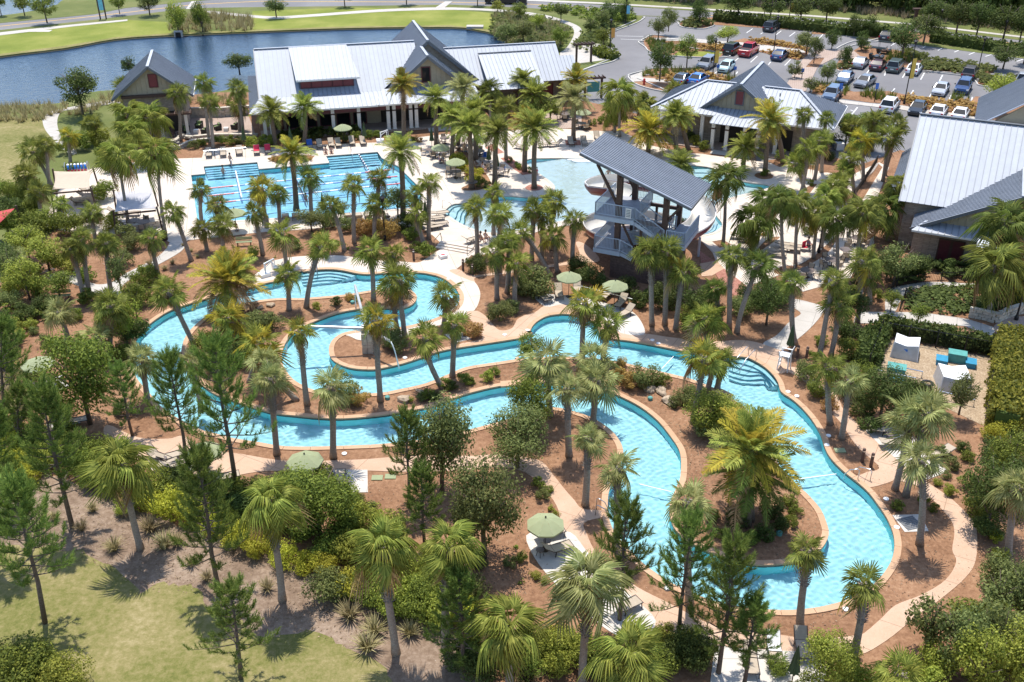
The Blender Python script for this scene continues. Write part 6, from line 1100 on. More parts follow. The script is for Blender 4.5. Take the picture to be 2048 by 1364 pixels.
cover('left_bank_weeds','mixed green weeds in the mulch at far left','planting',[PX((-40,700),(-40,560),(60,560),(110,620),(60,700)),PX((0,470),(0,420),(80,420),(120,470),(60,500))],0.5,'leaf_green',0.8,0.6,5,15,True)
cover('bed_seedlings','scattered small plants in the garden mulch','planting',[PX((380,500),(700,480),(830,500),(700,510),(520,530)),PX((960,1040),(1050,1010),(1090,1080),(1060,1170),(980,1160)),PX((1860,960),(1960,930),(1990,1040),(1930,1020)),PX((1640,690),(1690,670),(1700,740),(1640,760))],0.22,'leaf_green',0.35,0.28,5,16,True)
def litter(name,label,polys,dens,seed):
 r=np.random.default_rng(seed);p=np.concatenate([in_poly_pts(q,dens,seed+i)for i,q in enumerate(polys)]);k=len(p);a=r.random(k)*6.28;s=0.02+0.045*r.random(k)**2;c,sn=np.cos(a)*s,np.sin(a)*s;z=0.012+0.03*r.random((k,4));o=np.zeros((k,4,3));
 for j,(u,v)in enumerate(((-1,-.4),(1,-.4),(1,.4),(-1,.4))):o[:,j,0]=p[:,0]+c*u-sn*v;o[:,j,1]=p[:,1]+sn*u+c*v
 o[:,:,2]=z;stuff(link(name,np_mesh(name,o.reshape(-1,3),4,'litter')),label,'leaf litter')
litter('island_litter','bark chips and fallen leaves on the river island beds',[RIV_I],22,31)
litter('bed_litter','bark chips and fallen leaves on the garden beds',[PX((0,480),(300,470),(840,480),(560,530),(260,640),(240,760),(330,860),(200,840),(0,900)),PX((960,560),(1180,560),(1280,640),(1500,680),(1560,640),(1450,600),(1100,560)),PX((700,960),(1100,960),(1180,1080),(1060,1220),(850,1150)),PX((1650,830),(1900,960),(1980,1100),(1900,1250),(1700,1210),(1790,1090)),PX((1060,820),(1200,860),(1260,960),(1180,1010),(1100,940)),PX((1260,1200),(1500,1220),(1720,1200),(1640,1280),(1500,1280))],12,32)
litter('dry_bed_litter','pale chips and dead leaves on the dry bed by the lower lawn',[gt('GG',(0,170),(330,320),(800,500),(1500,760),(2100,980),(2000,1190),(1700,1080),(1140,880),(800,850),(400,630),(0,570))],20,33)
def hedge(pts,w,h,col,label,leaf=0.16,dens=90,yaw=0):
 r=np.random.default_rng(len(pts)+int(h*100));out=[];core=MB();pts=[Vector(p)for p in pts]
 for a,b_ in zip(pts[:-1],pts[1:]):
  d=b_-a;L=d.length;d.normalize();s=Vector((-d.y,d.x));n=int((L*(2*h+w))*dens/(leaf/0.16)**2)
  u=r.random(n)*L;f=r.random(n)*(2*h+w);x=np.where(f<h,-w/2,np.where(f<h+w,f-h-w/2,w/2));z=np.where(f<h,f,np.where(f<h+w,h,2*h+w-f))
  jit=r.normal(size=(n,3))*0.13*min(1,h);wob=0.10*np.sin(u*1.7)+0.08*np.sin(u*4.1+1);P_=np.stack([a.x+d.x*u+s.x*(x+wob),a.y+d.y*u+s.y*(x+wob),z*(1+0.06*np.sin(u*2.3))],1)+jit;P_[:,2]=np.maximum(P_[:,2],0.02)
  nr=r.normal(size=(n,3));nr[:,2]+=0.5;nr/=np.linalg.norm(nr,axis=1)[:,None];A=np.cross(nr,r.normal(size=(n,3)));A/=np.linalg.norm(A,axis=1)[:,None];B=np.cross(nr,A);k=leaf*(0.6+0.7*r.random(n))[:,None];A*=k;B*=k*0.6
  out.append(np.stack([P_-A,P_-B,P_+A,P_+B],1).reshape(-1,3))
  X=Matrix(((d.x,s.x,0,a.x),(d.y,s.y,0,a.y),(0,0,1,0),(0,0,0,1)));core.box(0,L,-w/2+0.22,w/2-0.22,0,h-0.25,0,X)
 root=thing('hedge',(0,0,0),0,label,'hedge','clipped hedges');link('foliage',np_mesh('foliage',np.concatenate(out),4,BUSH_MAT[col]),root);core.obj('dark_core','leaf_dark',root);return root  # solid dark core added so the leaf shell is not see-through
g2=lambda t,*p:[G(*q).to_2d()for q in T(t,*p)]
hedge(g2('z5',(1100,195),(1500,235),(2048,290)),2.2,1.5,'dark','long dark clipped hedge between the car park and the far road',0.3,40)
hedge(g2('z6',(0,290),(330,330),(640,345),(800,355)),2.2,1.5,'dark','dark clipped hedge behind the parked black sedan by the road',0.3,40)
hedge(g2('z6',(1150,395),(1500,450),(1800,495),(2200,545)),2.2,1.5,'dark','dark clipped hedge above the empty stalls at upper right',0.3,40)
hedge(g2('z5',(-40,520),(80,560),(150,575)),2.0,1.0,'green','short green hedge at the bend of the entrance drive',0.25,50)
hedge(g2('q',(330,150),(700,215),(1130,300)),0.9,1.25,'dark','tall dark hedge behind the equipment yard',0.15,90)
hedge(g2('q',(1230,260),(1210,560),(1190,860)),1.9,1.9,'gold','tall olive green hedge on the right of the equipment yard',0.15,100)
hedge(g2('q',(320,190),(240,400)),1.4,1.3,'dark','dark hedge on the left of the equipment yard',0.15,80)
r=np.random.default_rng(5);out=[]
base=leaf_cloud(420,0.13,77,16,1.0,0.3)
band=[(1200,-6),(1420,8),(1624,20),(1831,37),(2048,60),(2350,92),(2700,130)]
for row in range(7):
 for i in range(46):
  f=(i+r.random())/46*(len(band)-1);j=min(len(band)-2,int(f));q=(band[j][0]+(band[j+1][0]-band[j][0])*(f-j),band[j][1]+(band[j+1][1]-band[j][1])*(f-j));p=G(*q);d=Vector((0.45,1.0)).normalized();p2=Vector((p.x,p.y))+d*(2+row*4.2+r.random()*3);s=2.3+1.8*r.random();hz=1.4+0.9*r.random()+0.12*row
  a=r.random()*6.28;c,sn=math.cos(a),math.sin(a);V=base.copy();out.append(np.stack([(V[:,0]*c-V[:,1]*sn)*s+p2.x,(V[:,0]*sn+V[:,1]*c)*s+p2.y,V[:,2]*s*hz],1))
stuff(link('far_woods',np_mesh('far_woods',np.concatenate(out),4,'leaf_dark')),'dense dark woods beyond the far road at upper right','woods')
# ---------------------------------------------------------------- furniture and small things
def place_label(o,what,cat,group,px):label_later(o,what,place_of(o.location),cat,group,px)
def make_lounger(back=35):
 t=thing('sun_lounger',(0,0,0));f=MB()
 for y in(-0.33,0.33):
  f.bar((0,y,0.36),(1.25,y,0.36),0.045);f.bar((1.25,y,0.36),(1.25+0.72*math.cos(math.radians(back)),y,0.36+0.72*math.sin(math.radians(back))),0.045)
 for x in(0.02,1.25):f.bar((x,-0.33,0.36),(x,0.33,0.36),0.04)
 f.obj('frame','frame_metal',t)
 s=MB();n=6
 for i in range(n):x0,x1=1.25*i/n,1.25*(i+1)/n;s.quad((x0,-0.31,0.375-0.03*math.sin(PI*i/n)),(x1,-0.31,0.375-0.03*math.sin(PI*(i+1)/n)),(x1,0.31,0.375-0.03*math.sin(PI*(i+1)/n)),(x0,0.31,0.375-0.03*math.sin(PI*i/n)))
 s.obj('seat_sling','sling',t);c,sn=math.cos(math.radians(back)),math.sin(math.radians(back));b=MB();X=Matrix.Translation((1.25,0,0.37))@Matrix.Rotation(-math.radians(back),4,'Y');b.box(0.01,0.72,-0.31,0.31,-0.008,0.012,0,X);b.obj('back_sling','sling',t)
 for x in(0.12,1.15):
  for y in(-0.33,0.33):l=MB();l.bar((x,y,0.36),(x+(0.06 if x>1 else-0.05),y,0.0),0.045);l.obj('leg','frame_metal',t)
 return t
LG=[make_lounger(38),make_lounger(12)]
for l in LG:l.location=(0,0,0)
lg_used=[False,False]
def lounger(px,yaw,what='tan sling sun lounger',flat_=False,towel=None,z=0.04):
 k=1 if flat_ else 0;p=G(*px);X=Matrix.Rotation(math.radians(yaw),3,'Z')@Vector((0.95,0,0));loc=Vector((p.x-X.x,p.y-X.y,z))
 if not lg_used[k]:o=LG[k];o.location=loc;o.rotation_euler=(0,0,math.radians(yaw));lg_used[k]=True
 else:o=dup(LG[k],loc,math.radians(yaw))
 label_later(o,what,'','sun lounger','sun loungers round the pools',px[0])
 if towel:
  w=MB();w.box(1.1,1.9,-0.33,0.33,0.0,0.02,0,Matrix.Translation((1.25,0,0.39))@Matrix.Rotation(-math.radians(38),4,'Y')@Matrix.Translation((-1.25,0,0)));w.box(0.75,1.22,-0.32,0.32,0.385,0.40)
  tw=w.obj('towel',towel);tw.location=loc;tw.rotation_euler=(0,0,math.radians(yaw));place_label(tw,{'towel_red':'bright red','towel_blue':'blue','towel_white':'white'}[towel]+' towel on a lounger','towel','towels',px[0])
 return o
N_=104
for x,y in((418.6,313),(447,312),(479.6,308.6)):lounger((x,y),N_,'tan lounger beyond the lap pool west end')
lounger((514,307.5),N_,'lounger under a red towel',towel='towel_red');lounger((536,306),N_,'lounger under a red towel',towel='towel_red')
for x,y in((620,296),(639.5,295.5),(662.7,293),(677,293),(704,289),(726,289)):lounger((x,y),N_,'tan lounger before the clubhouse hedge',towel='towel_blue' if x==620 else None)
for x,y in((695.7,440),(717.7,440),(737,440),(772,441),(531,445),(572,441),(650,441),(668,443),(592,440)):lounger((x,y),-76,'tan lounger on the near side of the lap pool')
for x,y,a in((871,441.6,200),(878,453,200),(867,460,205),(880,432,200)):lounger((x,y),a,'lounger between lap pool and beach pool',True)
for x,y,a in((942,486,215),(1141.6,290,95),(1168,289,95),(1194,279,95),(1089,294,20),(1111,293,20),(1039.5,298,150)):lounger((x,y),a,'tan lounger by the beach pool')
for x,y,a in((1086,600,115),(1117,592,92),(1154,584,88),(1213,595,60),(1241,612,62),(1251,632,45)):lounger((x,y),a,'tan lounger near the two river umbrellas')
for x,y,a in((1768,868,182),(1787,893,182),(1880,914,30)):lounger((x,y),a,'tan lounger on the pad by the right path',True)
for x,y,a in((1098,1074,200),(1114,1106,205),(1250,1222,212),(1200,1165,210)):lounger((x,y),a,'tan lounger on the grey pad by the lower path')
for x,y,a in((341,921,210),(317,921,150),(352,938,215),(330,938,215),(653,966,-88),(679,966,-88),(450,962,200),(430,968,200)):lounger((x,y),a,'tan lounger south of the river')
for x,y,a in((1547,1308,85),(1602,1300,85),(1500,1330,85)):lounger((x,y),a,'lounger at the bottom of the garden',towel='towel_white' if x==1547 else None)
for x,y,a in((1481,478,170),(1551,514,165),(1579,504,165),(1600,500,165),(1570,495,165),(1495,485,170)):lounger((x,y),a,'tan lounger in palm shade right of the tower',True)
for x,y,a in((178,388,180),(174,397,180),(235,430,185),(262,432,185),(160,410,180)):lounger((x,y),a,'lounger under the shade sails')
lounger((150,850),200,'lounger beside the leafy tree at left');lounger((90,780),200,'lounger under the left umbrella')
def make_umbrella(r=1.22,h=2.35):
 t=thing('open_umbrella',(0,0,0));b=MB();b.lathe([(0.03,0.05),(0.03,h+0.06)],8);b.obj('pole','frame_metal',t);b=MB();b.lathe([(0.26,0),(0.26,0.05),(0.05,0.1)],14);b.obj('base','frame_metal',t)
 for k in range(8):
  a0,a1=k*PI/4+0.004,(k+1)*PI/4-0.004;q=MB();p=lambda a,f:(r*f*math.cos(a),r*f*math.sin(a),h-0.52*f**1.25)
  am=(a0+a1)/2;pm=lambda f:(r*f*math.cos(am)*0.935,r*f*math.sin(am)*0.935,h-0.50*f**1.25-0.03*f)
  for f0,f1 in((0.0,0.35),(0.35,0.7),(0.7,1.0)):q.quad(p(a0,f0),p(a0,f1),pm(f1),pm(f0));q.quad(pm(f0),pm(f1),p(a1,f1),p(a1,f0))
  q.quad(p(a0,1),(p(a0,1)[0],p(a0,1)[1],p(a0,1)[2]-0.1),(pm(1)[0],pm(1)[1],pm(1)[2]-0.1),pm(1));q.quad(pm(1),(pm(1)[0],pm(1)[1],pm(1)[2]-0.1),(p(a1,1)[0],p(a1,1)[1],p(a1,1)[2]-0.1),p(a1,1));q.obj('canopy_panel','canopy_green',t)
  rb=MB();rb.bar((0,0,h-0.03),(r*math.cos(a0),r*math.sin(a0),h-0.55),0.018);rb.obj('rib','frame_metal',t)
 f=MB();f.lathe([(0.05,h),(0.06,h+0.05),(0.02,h+0.1)],8);f.obj('finial','frame_metal',t);return t
U0=make_umbrella();u_used=False
for(px,py),wpx,what in[((688,286),37.6,'pale green umbrella by the clubhouse loungers'),((882,327),39,'pale green umbrella over the far dining table'),((912,357),41,'pale green umbrella over the near dining table'),((961,310),20,'pale green umbrella half hidden behind date palms'),((1165,254),28,'pale green umbrella on the far terrace'),((1137,594),52,'pale green umbrella left of the pump house'),((1228,612),54,'pale green umbrella in front of the plank wall'),((418,950),66,'pale green umbrella behind the lower pines'),((616,970),74,'pale green umbrella beside the mulched river bank'),((1090,1100),78,'pale green umbrella by the lower path'),((88,772),66,'pale green umbrella at far left'),((474,462),34,'pale green umbrella at the lap pool corner')]:
 p=G(px,py);loc=(p.x,p.y,0.03);s=(wpx/ppm((p.x,p.y,2.2))/2)/1.22;s=max(0.9,min(1.15,s))
 if not u_used:o=U0;o.location=loc;o.scale=(s,s,1);u_used=True
 else:o=dup(U0,loc,px*0.37,(s,s,1))
 tag(o,what,'umbrella','open garden umbrellas')
def make_closed():
 t=thing('closed_umbrella',(0,0,0));b=MB();b.lathe([(0.03,0.05),(0.03,2.7)],8);b.obj('pole','frame_metal',t);b=MB();b.lathe([(0.25,0),(0.25,0.05),(0.05,0.1)],12);b.obj('base','frame_metal',t)
 c=MB();prof=[(0.26,0.95),(0.20,1.4),(0.13,2.0),(0.03,2.62)];sd=16
 for r_,z in prof:
  for k in range(sd):a=2*PI*k/sd;rr=r_*(1.18 if k%2 else 0.78);c.V.append((rr*math.cos(a),rr*math.sin(a),z))
 for i in range(3):
  for k in range(sd):c.F.append((i*sd+k,i*sd+(k+1)%sd,(i+1)*sd+(k+1)%sd,(i+1)*sd+k));c.I.append(0)
 c.obj('folded_canopy','canopy_dark',t);return t
C0=make_closed();c_used=False
for px,what in[((864,297),'closed green umbrella left of the dining tables'),((978,335),'closed green umbrella in the middle of the dining tables'),((994,349),'closed green umbrella right of the dining tables'),((852,450),'closed green umbrella by the steps'),((583,296),'closed green umbrella behind the yellow date palm'),((730,287),'closed green umbrella by the pool lift'),((490,295),'closed green umbrella at the terrace wall'),((648,436),'closed green umbrella on the near lap pool side'),((1577,712),'closed green umbrella behind the lifeguard chair'),((1582,1372),'closed dark green umbrella at the bottom edge'),((1643,462),'closed umbrella among the shaded palms')]:
 p=G(*px)
 if not c_used:o=C0;o.location=(p.x,p.y,0.03);c_used=True
 else:o=dup(C0,(p.x,p.y,0.03),px[0])
 tag(o,what,'umbrella','closed umbrellas')
def make_table(r=0.62):
 t=thing('round_table',(0,0,0));b=MB();b.lathe([(0.02,0.70),(r,0.70),(r,0.735),(0.02,0.735)],20);b.obj('table_top','table_top',t);b=MB();b.lathe([(0.05,0.05),(0.04,0.69)],8);b.obj('pedestal','frame_metal',t);b=MB();b.lathe([(0.3,0),(0.3,0.03),(0.05,0.06)],12);b.obj('base','frame_metal',t);return t
def make_chair():
 t=thing('dining_chair',(0,0,0));s=MB();s.box(-0.24,0.24,-0.24,0.24,0.42,0.445);s.obj('seat','sling',t);b=MB();b.box(0.2,0.235,-0.24,0.24,0.46,0.95,0,Matrix.Rotation(0.14,4,'Y')@Matrix.Translation((0.0,0,0)));b.obj('backrest','sling',t)
 for x in(-0.22,0.22):
  for y in(-0.25,0.25):l=MB();l.bar((x,y,0),(x,y,0.43),0.035);l.obj('leg','frame_metal',t)
 a=MB()
 for y in(-0.26,0.26):a.bar((-0.22,y,0.64),(0.28,y,0.66),0.04);a.bar((-0.22,y,0.43),(-0.22,y,0.64),0.03);a.bar((0.22,y,0.43),(0.36,y,0.96),0.035)
 a.obj('arm_frame','frame_metal',t);return t
T0,K0=make_table(),make_chair();t_used=k_used=False
TAB=[((912,354.6),4),((905,342),2),((879,316),4),((862,311),3),((890,288),3),((929,303),3),((959,314),3),((970,337),4),((998,351),4),((1163,258),4),((1131,239),4),((1133,234),2),((1110,224),3),((1612.5,555),4),((1662,534),4),((1691,514),4),((1713.5,490),4),((944,377),0),((270,455),2),((290,458),2)]
for i,(px,nch)in enumerate(TAB):
 p=G(*px);loc=Vector((p.x,p.y,0.04))
 if not t_used:o=T0;o.location=loc;t_used=True
 else:o=dup(T0,loc,i)
 place_label(o,'round brown mesh table','table','round outdoor tables',px[0])
 for k in range(nch):
  a=i*0.9+k*2*PI/nch+0.3;q=loc+Vector((math.cos(a),math.sin(a),0))*0.86
  if not k_used:c=K0;c.location=q;c.rotation_euler=(0,0,a);k_used=True
  else:c=dup(K0,q,a)
  place_label(c,'tan sling chair at a round table','chair','chairs at the round tables',px[0]+math.cos(a))
def side_table(px):
 p=G(*px);t=thing('side_table',(p.x,p.y,0.03));b=MB();b.lathe([(0.02,0.42),(0.24,0.42),(0.24,0.45),(0.02,0.45)],14);b.obj('table_top','table_top',t)
 for k in range(4):a=k*PI/2;l=MB();l.bar((0.12*math.cos(a),0.12*math.sin(a),0.42),(0.22*math.cos(a),0.22*math.sin(a),0),0.03);l.obj('leg','frame_metal',t)
 place_label(t,'small round brown side table','side table','side tables',px[0])
for px in((1102,594),(1094,1094),(1080,1112),(696,972),(1777,880),(329,928),(549,312),(660,292),(1150,291)):side_table(px)
def wicker(px,yaw):
 p=G(*px);t=thing('wicker_armchair',(p.x,p.y,0.05),yaw);b=MB();b.box(-0.4,0.4,-0.4,0.4,0.02,0.36);b.box(0.26,0.42,-0.42,0.42,0.36,0.8);b.box(-0.4,0.26,-0.44,-0.3,0.36,0.58);b.box(-0.4,0.26,0.3,0.44,0.36,0.58);b.obj('frame','wicker',t);c=MB();c.box(-0.38,0.24,-0.28,0.28,0.37,0.48);c.obj('seat_cushion','cushion',t);c=MB();c.box(0.12,0.25,-0.28,0.28,0.49,0.82);c.obj('back_cushion','cushion',t);place_label(t,'black wicker armchair with green cushions','armchair','wicker chairs on the lake terrace',px[0])
for px,a in(((374,266),1.8),((399,256),1.5),((411,267),-0.2),((436,260),0.6),((471,258),-0.3),((366,262),2.6)):wicker(px,a)
for px in((393,266),(453,262)):p=G(*px);o=box_obj('stone_stool','white_paint',-0.28,0.28,-0.28,0.28,0.04,0.45);o.location=p;place_label(o,'white cube table between wicker chairs','table','terrace cube tables',px[0])
def adirondack(px,yaw):
 p=G(*px);t=thing('adirondack_chair',(p.x,p.y,0.05),yaw)
 for k in range(5):b=MB();b.bar((0.15,-0.24+0.12*k,0.3),(0.55,-0.24+0.12*k,0.95),0.1,0.02);b.obj('back_slat','brown_wood',t);b=MB();b.bar((-0.35,-0.24+0.12*k,0.38),(0.2,-0.24+0.12*k,0.3),0.1,0.02);b.obj('seat_slat','brown_wood',t)
 for y in(-0.34,0.34):b=MB();b.bar((-0.35,y,0),(-0.35,y,0.5),0.07);b.bar((-0.4,y,0.52),(0.4,y,0.52),0.12,0.03);b.bar((0.35,y,0),(0.35,y,0.5),0.07);b.obj('arm','brown_wood',t)
 tag(t,'brown slatted garden chair by the curved terrace wall','chair')
adirondack((349,274),2.4)
def sail(corners,mat,label,posts):
 t=thing('shade_sail',(0,0,0),0,label,'shade sail','shade sails');c=[Vector(q)for q in corners];n=8;b=MB()
 if len(c)==4:
  for i in range(n+1):
   for j in range(n+1):
    u,v=i/n,j/n;p=c[0].lerp(c[1],u).lerp(c[3].lerp(c[2],u),v);m_=(c[0]+c[1]+c[2]+c[3])/4;e=1-max(abs(2*u-1),abs(2*v-1));pull=0.10*(1-abs(2*u-1)**2 if max(abs(2*v-1),0)>0.99 else(1-abs(2*v-1)**2 if abs(2*u-1)>0.99 else 0));q=p.lerp(m_,pull);q.z-=0.35*(1-(2*u-1)**2)*(1-(2*v-1)**2);b.V.append(tuple(q))
  for i in range(n):
   for j in range(n):b.F.append((i*(n+1)+j,(i+1)*(n+1)+j,(i+1)*(n+1)+j+1,i*(n+1)+j+1));b.I.append(0)
 else:b.quad(*c)
 o=b.obj('fabric',mat,t,True);md=o.modifiers.new('thick','SOLIDIFY');md.thickness=0.015
 for k in posts:
  q=c[k];pb=MB();m_=sum(c,Vector())/len(c);d=(q-m_);d.z=0;d.normalize();pb.tube([(q.x+d.x*0.5,q.y+d.y*0.5,-0.1),(q.x+d.x*0.15,q.y+d.y*0.15,q.z+0.25)],0.09,8);pb.obj('post','brown_wood',t)
def c7z(x,y,z):a=T1('c7',x,y);return G(a[0],a[1],z)
sail([c7z(345,200,2.7),c7z(592,195,2.5),c7z(578,312,2.6),c7z(335,318,2.5)],'sail_tan','tan shade sail on brown posts over the left deck',(0,1,2,3))
sail([c7z(735,335,2.6),c7z(975,312,2.7),c7z(1000,440,2.5),c7z(735,462,2.5)],'sail_grey','pale grey shade sail on brown posts beside the tall fan palms',(0,1,2,3))
sail([c7z(-60,470,2.6),c7z(95,438,2.9),c7z(-40,570,2.4)],'sail_red','red triangular shade sail at the left edge',(1,))
bm_=MB();bm_.bar(c7z(345,342,2.3),c7z(580,322,2.3),0.14);tag(bm_.obj('timber_beam','brown_wood'),'brown timber beam along the front of the tan sail','beam');bm_=MB();bm_.bar(c7z(735,480,2.2),c7z(1000,452,2.2),0.14);tag(bm_.obj('timber_beam','brown_wood'),'brown timber beam along the front of the grey sail','beam')
def stone_wall(label,pts,h,th,sw,sh,mat='stone_light',cap=True):
 t=thing('stone_wall',(0,0,0),0,label,'wall','low garden walls');meshes=[]
 for k in range(4):b=MB();j=[random.uniform(-0.012,0.012)for _ in range(3)];b.box(0.02,sw-0.02,-th/2+j[0]*2,th/2+j[1]*2,0.016,sh-0.016);meshes.append(b.mesh('stone',mat))
 P_=[Vector(p)for p in pts];rows=max(1,round(h/sh));cum=[0]
 for a,b_ in zip(P_[:-1],P_[1:]):cum.append(cum[-1]+(b_-a).length)
 def at(s):
  s=max(0,min(cum[-1]-1e-4,s))
  for i in range(len(P_)-1):
   if s<=cum[i+1]:d=(P_[i+1]-P_[i]).normalized();return P_[i]+d*(s-cum[i]),math.atan2(d.y,d.x)
 for rr in range(rows):
  s=-(rr%2)*sw/2
  while s<cum[-1]-sw*0.3:p,a=at(max(0,s));link('stone',random.choice(meshes),t,(p.x,p.y,rr*sh),(0,0,a));s+=sw
 if cap:
  s=0;b=MB();b.box(0.006,0.594,-th/2-0.05,th/2+0.05,0,0.07);cm=b.mesh('cap_stone',mat)
  while s<cum[-1]-0.2:p,a=at(s);link('cap_stone',cm,t,(p.x,p.y,rows*sh+0.003),(0,0,a));s+=0.6
 return t
stone_wall('curved pale stone wall at the paved circle on the right',smooth(g2('F',(1720,625),(1800,640),(1880,655),(1960,625),(2060,600),(2150,610)),4,False),0.8,0.35,0.5,0.27)
stone_wall('long tan stone wall behind the lake terrace',g2('k',(715,547),(920,545),(1130,530)),1.2,0.4,0.75,0.3)
stone_wall('curved low terrace wall below the wicker chairs',smooth(g2('k',(500,735),(600,735),(650,700),(720,705),(900,690),(1180,690)),3,False),0.4,0.35,0.8,0.2)
stone_wall('curved planter wall left of the lap pool loungers',smooth(g2('k',(570,780),(640,770),(720,735),(860,720),(1000,720)),3,False),0.4,0.3,0.8,0.2)
stone_wall('low block wall in front of the grey shade sail',g2('c7',(860,590),(1010,560),(1020,480)),0.7,0.4,0.7,0.23)
stone_wall('low block wall beside the tan shade sail',g2('c7',(470,420),(600,400),(620,345)),0.7,0.4,0.7,0.23)
st=thing('deck_steps',(0,0,0),0,'wide concrete steps with handrails between the upper and lower deck','steps');a,b_=G(*T1('c2',385,1195)),G(*T1('c2',690,1250));d=(b_-a).normalized();nrm=Vector((d.y,-d.x,0))
for k in range(3):q=MB();X=Matrix(((d.x,nrm.x,0,a.x),(d.y,nrm.y,0,a.y),(0,0,1,0),(0,0,0,1)));q.box(0,(b_-a).length,0.42*k,0.42*k+0.415,0.0,0.30-0.09*k,0,X);q.obj('step','deck',st)
def handrail(name,pts,label=None,parent=None,r_=0.03,cat='handrail',mat='steel'):
 b=MB();b.tube(pts,r_,6);o=b.obj(name,mat,parent,True)
 if label:tag(o,label,cat,'pool handrails')
 return o
for q in(a,b_):handrail('handrail',[q+nrm*1.5+Vector((0,0,0)),q+nrm*1.45+Vector((0,0,0.85)),q+nrm*0.1+Vector((0,0,1.1)),q-nrm*0.1+Vector((0,0,0.2))],None,st,0.03,mat='frame_metal')
def pool_rail(px0,px1,label,h=0.9):
 p,q=G(*px0),G(*px1);up=Vector((0,0,h));handrail('handrail',[p,p+up*0.9,p.lerp(q,0.15)+up,p.lerp(q,0.7)+up*0.75,q+up*0.2,q-Vector((0,0,0.4))],label)
pool_rail(T1('g',495,215),T1('g',365,320),'left steel handrail at the river entry steps');pool_rail(T1('g',560,240),T1('g',425,355),'right steel handrail at the river entry steps')
pool_rail(T1('I',1035,225),T1('I',960,205),'steel grab rail at the ladder on the right bank, nearer the path',0.8);pool_rail(T1('I',1105,230),T1('I',1010,180),'steel grab rail at the ladder on the right bank, farther one',0.8)
pool_rail(T1('H',1440,425),T1('H',1515,440),'left steel grab rail at the lower path ladder',0.8);pool_rail(T1('H',1445,385),T1('H',1510,400),'right steel grab rail at the lower path ladder',0.8)
pool_rail(T1('c2',395,865),T1('c2',500,880),'steel handrail at the beach pool steps');pool_rail(T1('z4',1290,740),T1('z4',1175,840),'steel handrail at the pool steps behind the tower');pool_rail((462,322),(464,334),'steel rail at the west lap pool steps');pool_rail((702,306),(706,320),'steel rail at the east lap pool steps');pool_rail(T1('b',462,195),T1('b',460,245),'steel handrail at the top river steps')
A0=G(*T1('c1',230,440)).to_2d();B0=G(*T1('c1',1655,296)).to_2d();ld=(B0-A0).normalized();ln_=Vector((ld.y,-ld.x));LL=(B0-A0).length
ll=struct(thing('lane_markings',(0,0,0)))
for k in range(7):
 a=A0+ln_*2.35*k+ld*0.12*k;e=a+ld*(LL+0.25*k);q=MB();q.box(0,(e-a).length,-0.11,0.11,-1.345,-1.338,0,Matrix.Translation((a.x,a.y,0))@Matrix.Rotation(math.atan2(ld.y,ld.x),4,'Z'));
 for s in(0,1):w=a if s==0 else e;q.box(-0.11,0.11,-0.5,0.5,-1.344,-1.337,0,Matrix.Translation((w.x,w.y,0))@Matrix.Rotation(math.atan2(ld.y,ld.x),4,'Z'))
 recv(q.obj('lane_line','lane_line',ll))
def rope(a,b_,label,cols,step=0.42):
 t=thing('lane_rope',(0,0,0),0,label,'lane rope','lap pool ropes');a,b_=Vector((a.x,a.y,-0.08)),Vector((b_.x,b_.y,-0.08));n=int((b_-a).length/step);ms={}
 cb=MB();cb.bar(a,b_,0.02);cb.obj('cable','steel',t)
 for i in range(n):
  f=(i+0.5)/n;c=cols(f,i)
  if c not in ms:q=MB();q.tube([(-step*0.46,0,0),(step*0.46,0,0)],0.085,6);ms[c]=q.mesh('float',c)
  p=a.lerp(b_,f);link('float',ms[c],t,p,(0,0,math.atan2(b_.y-a.y,b_.x-a.x)))
rc=lambda f,i:'float_red' if(f<0.15 or f>0.85)else('float_white' if(i//2)%2 else 'float_blue')
for k,nm in enumerate(('farthest','middle','nearest')):
 a=A0+ln_*(2.35*(k+0.55))-ld*0.4;rope(a,a+ld*(LL+1.2+0.25*k),nm+' of three red, white and blue lane ropes',rc)
rope(G(*T1('c1',1415,115)),G(*T1('c1',1565,355)),'black and white rope crossing the east end of the lap pool',lambda f,i:'float_white' if i%2 else 'navy');rope(G(*T1('c1',455,330)),G(*T1('c1',505,550)),'pale rope crossing the west end of the lap pool',lambda f,i:'float_white');rope(G(*T1('c1',955,410)),G(*T1('c1',1035,580)),'dark rope crossing the middle of the lap pool',lambda f,i:'navy')
for(a_,b_,lab)in((T1('g',1250,1215),T1('g',900,1262),'thin white rope across the river right of the big date palm'),(T1('f',1190,875),T1('f',1460,940),'thin white rope across the river left of the big date palm'),(T1('e',1480,640),T1('e',1380,745),'thin white rope across the river above the boulders')):
 a,b_=G(*a_),G(*b_);q=MB();q.bar((a.x,a.y,-0.115),(b_.x,b_.y,-0.115),0.05,0.03);tag(q.obj('safety_rope','bright_white'),lab,'rope','river ropes')
pl=G(*T1('b',960,985));wf=thing('water_feature',pl,0,'stone pillar with three long grey water spouts on the spiral peninsula','fountain');
for r_ in range(7):
 for k in range(2):
  for j in range(2):q=MB();q.box(-0.42+0.42*j+0.01,0.42*j-0.01,-0.42+0.42*k+0.01,0.42*k-0.01,0.24*r_+0.005,0.24*r_+0.232);so=q.obj('stone','stone_light',wf);so.rotation_euler=(0,0,0.02*((r_*7+k*3+j)%5-2))
top=Vector((0,0,2.0))
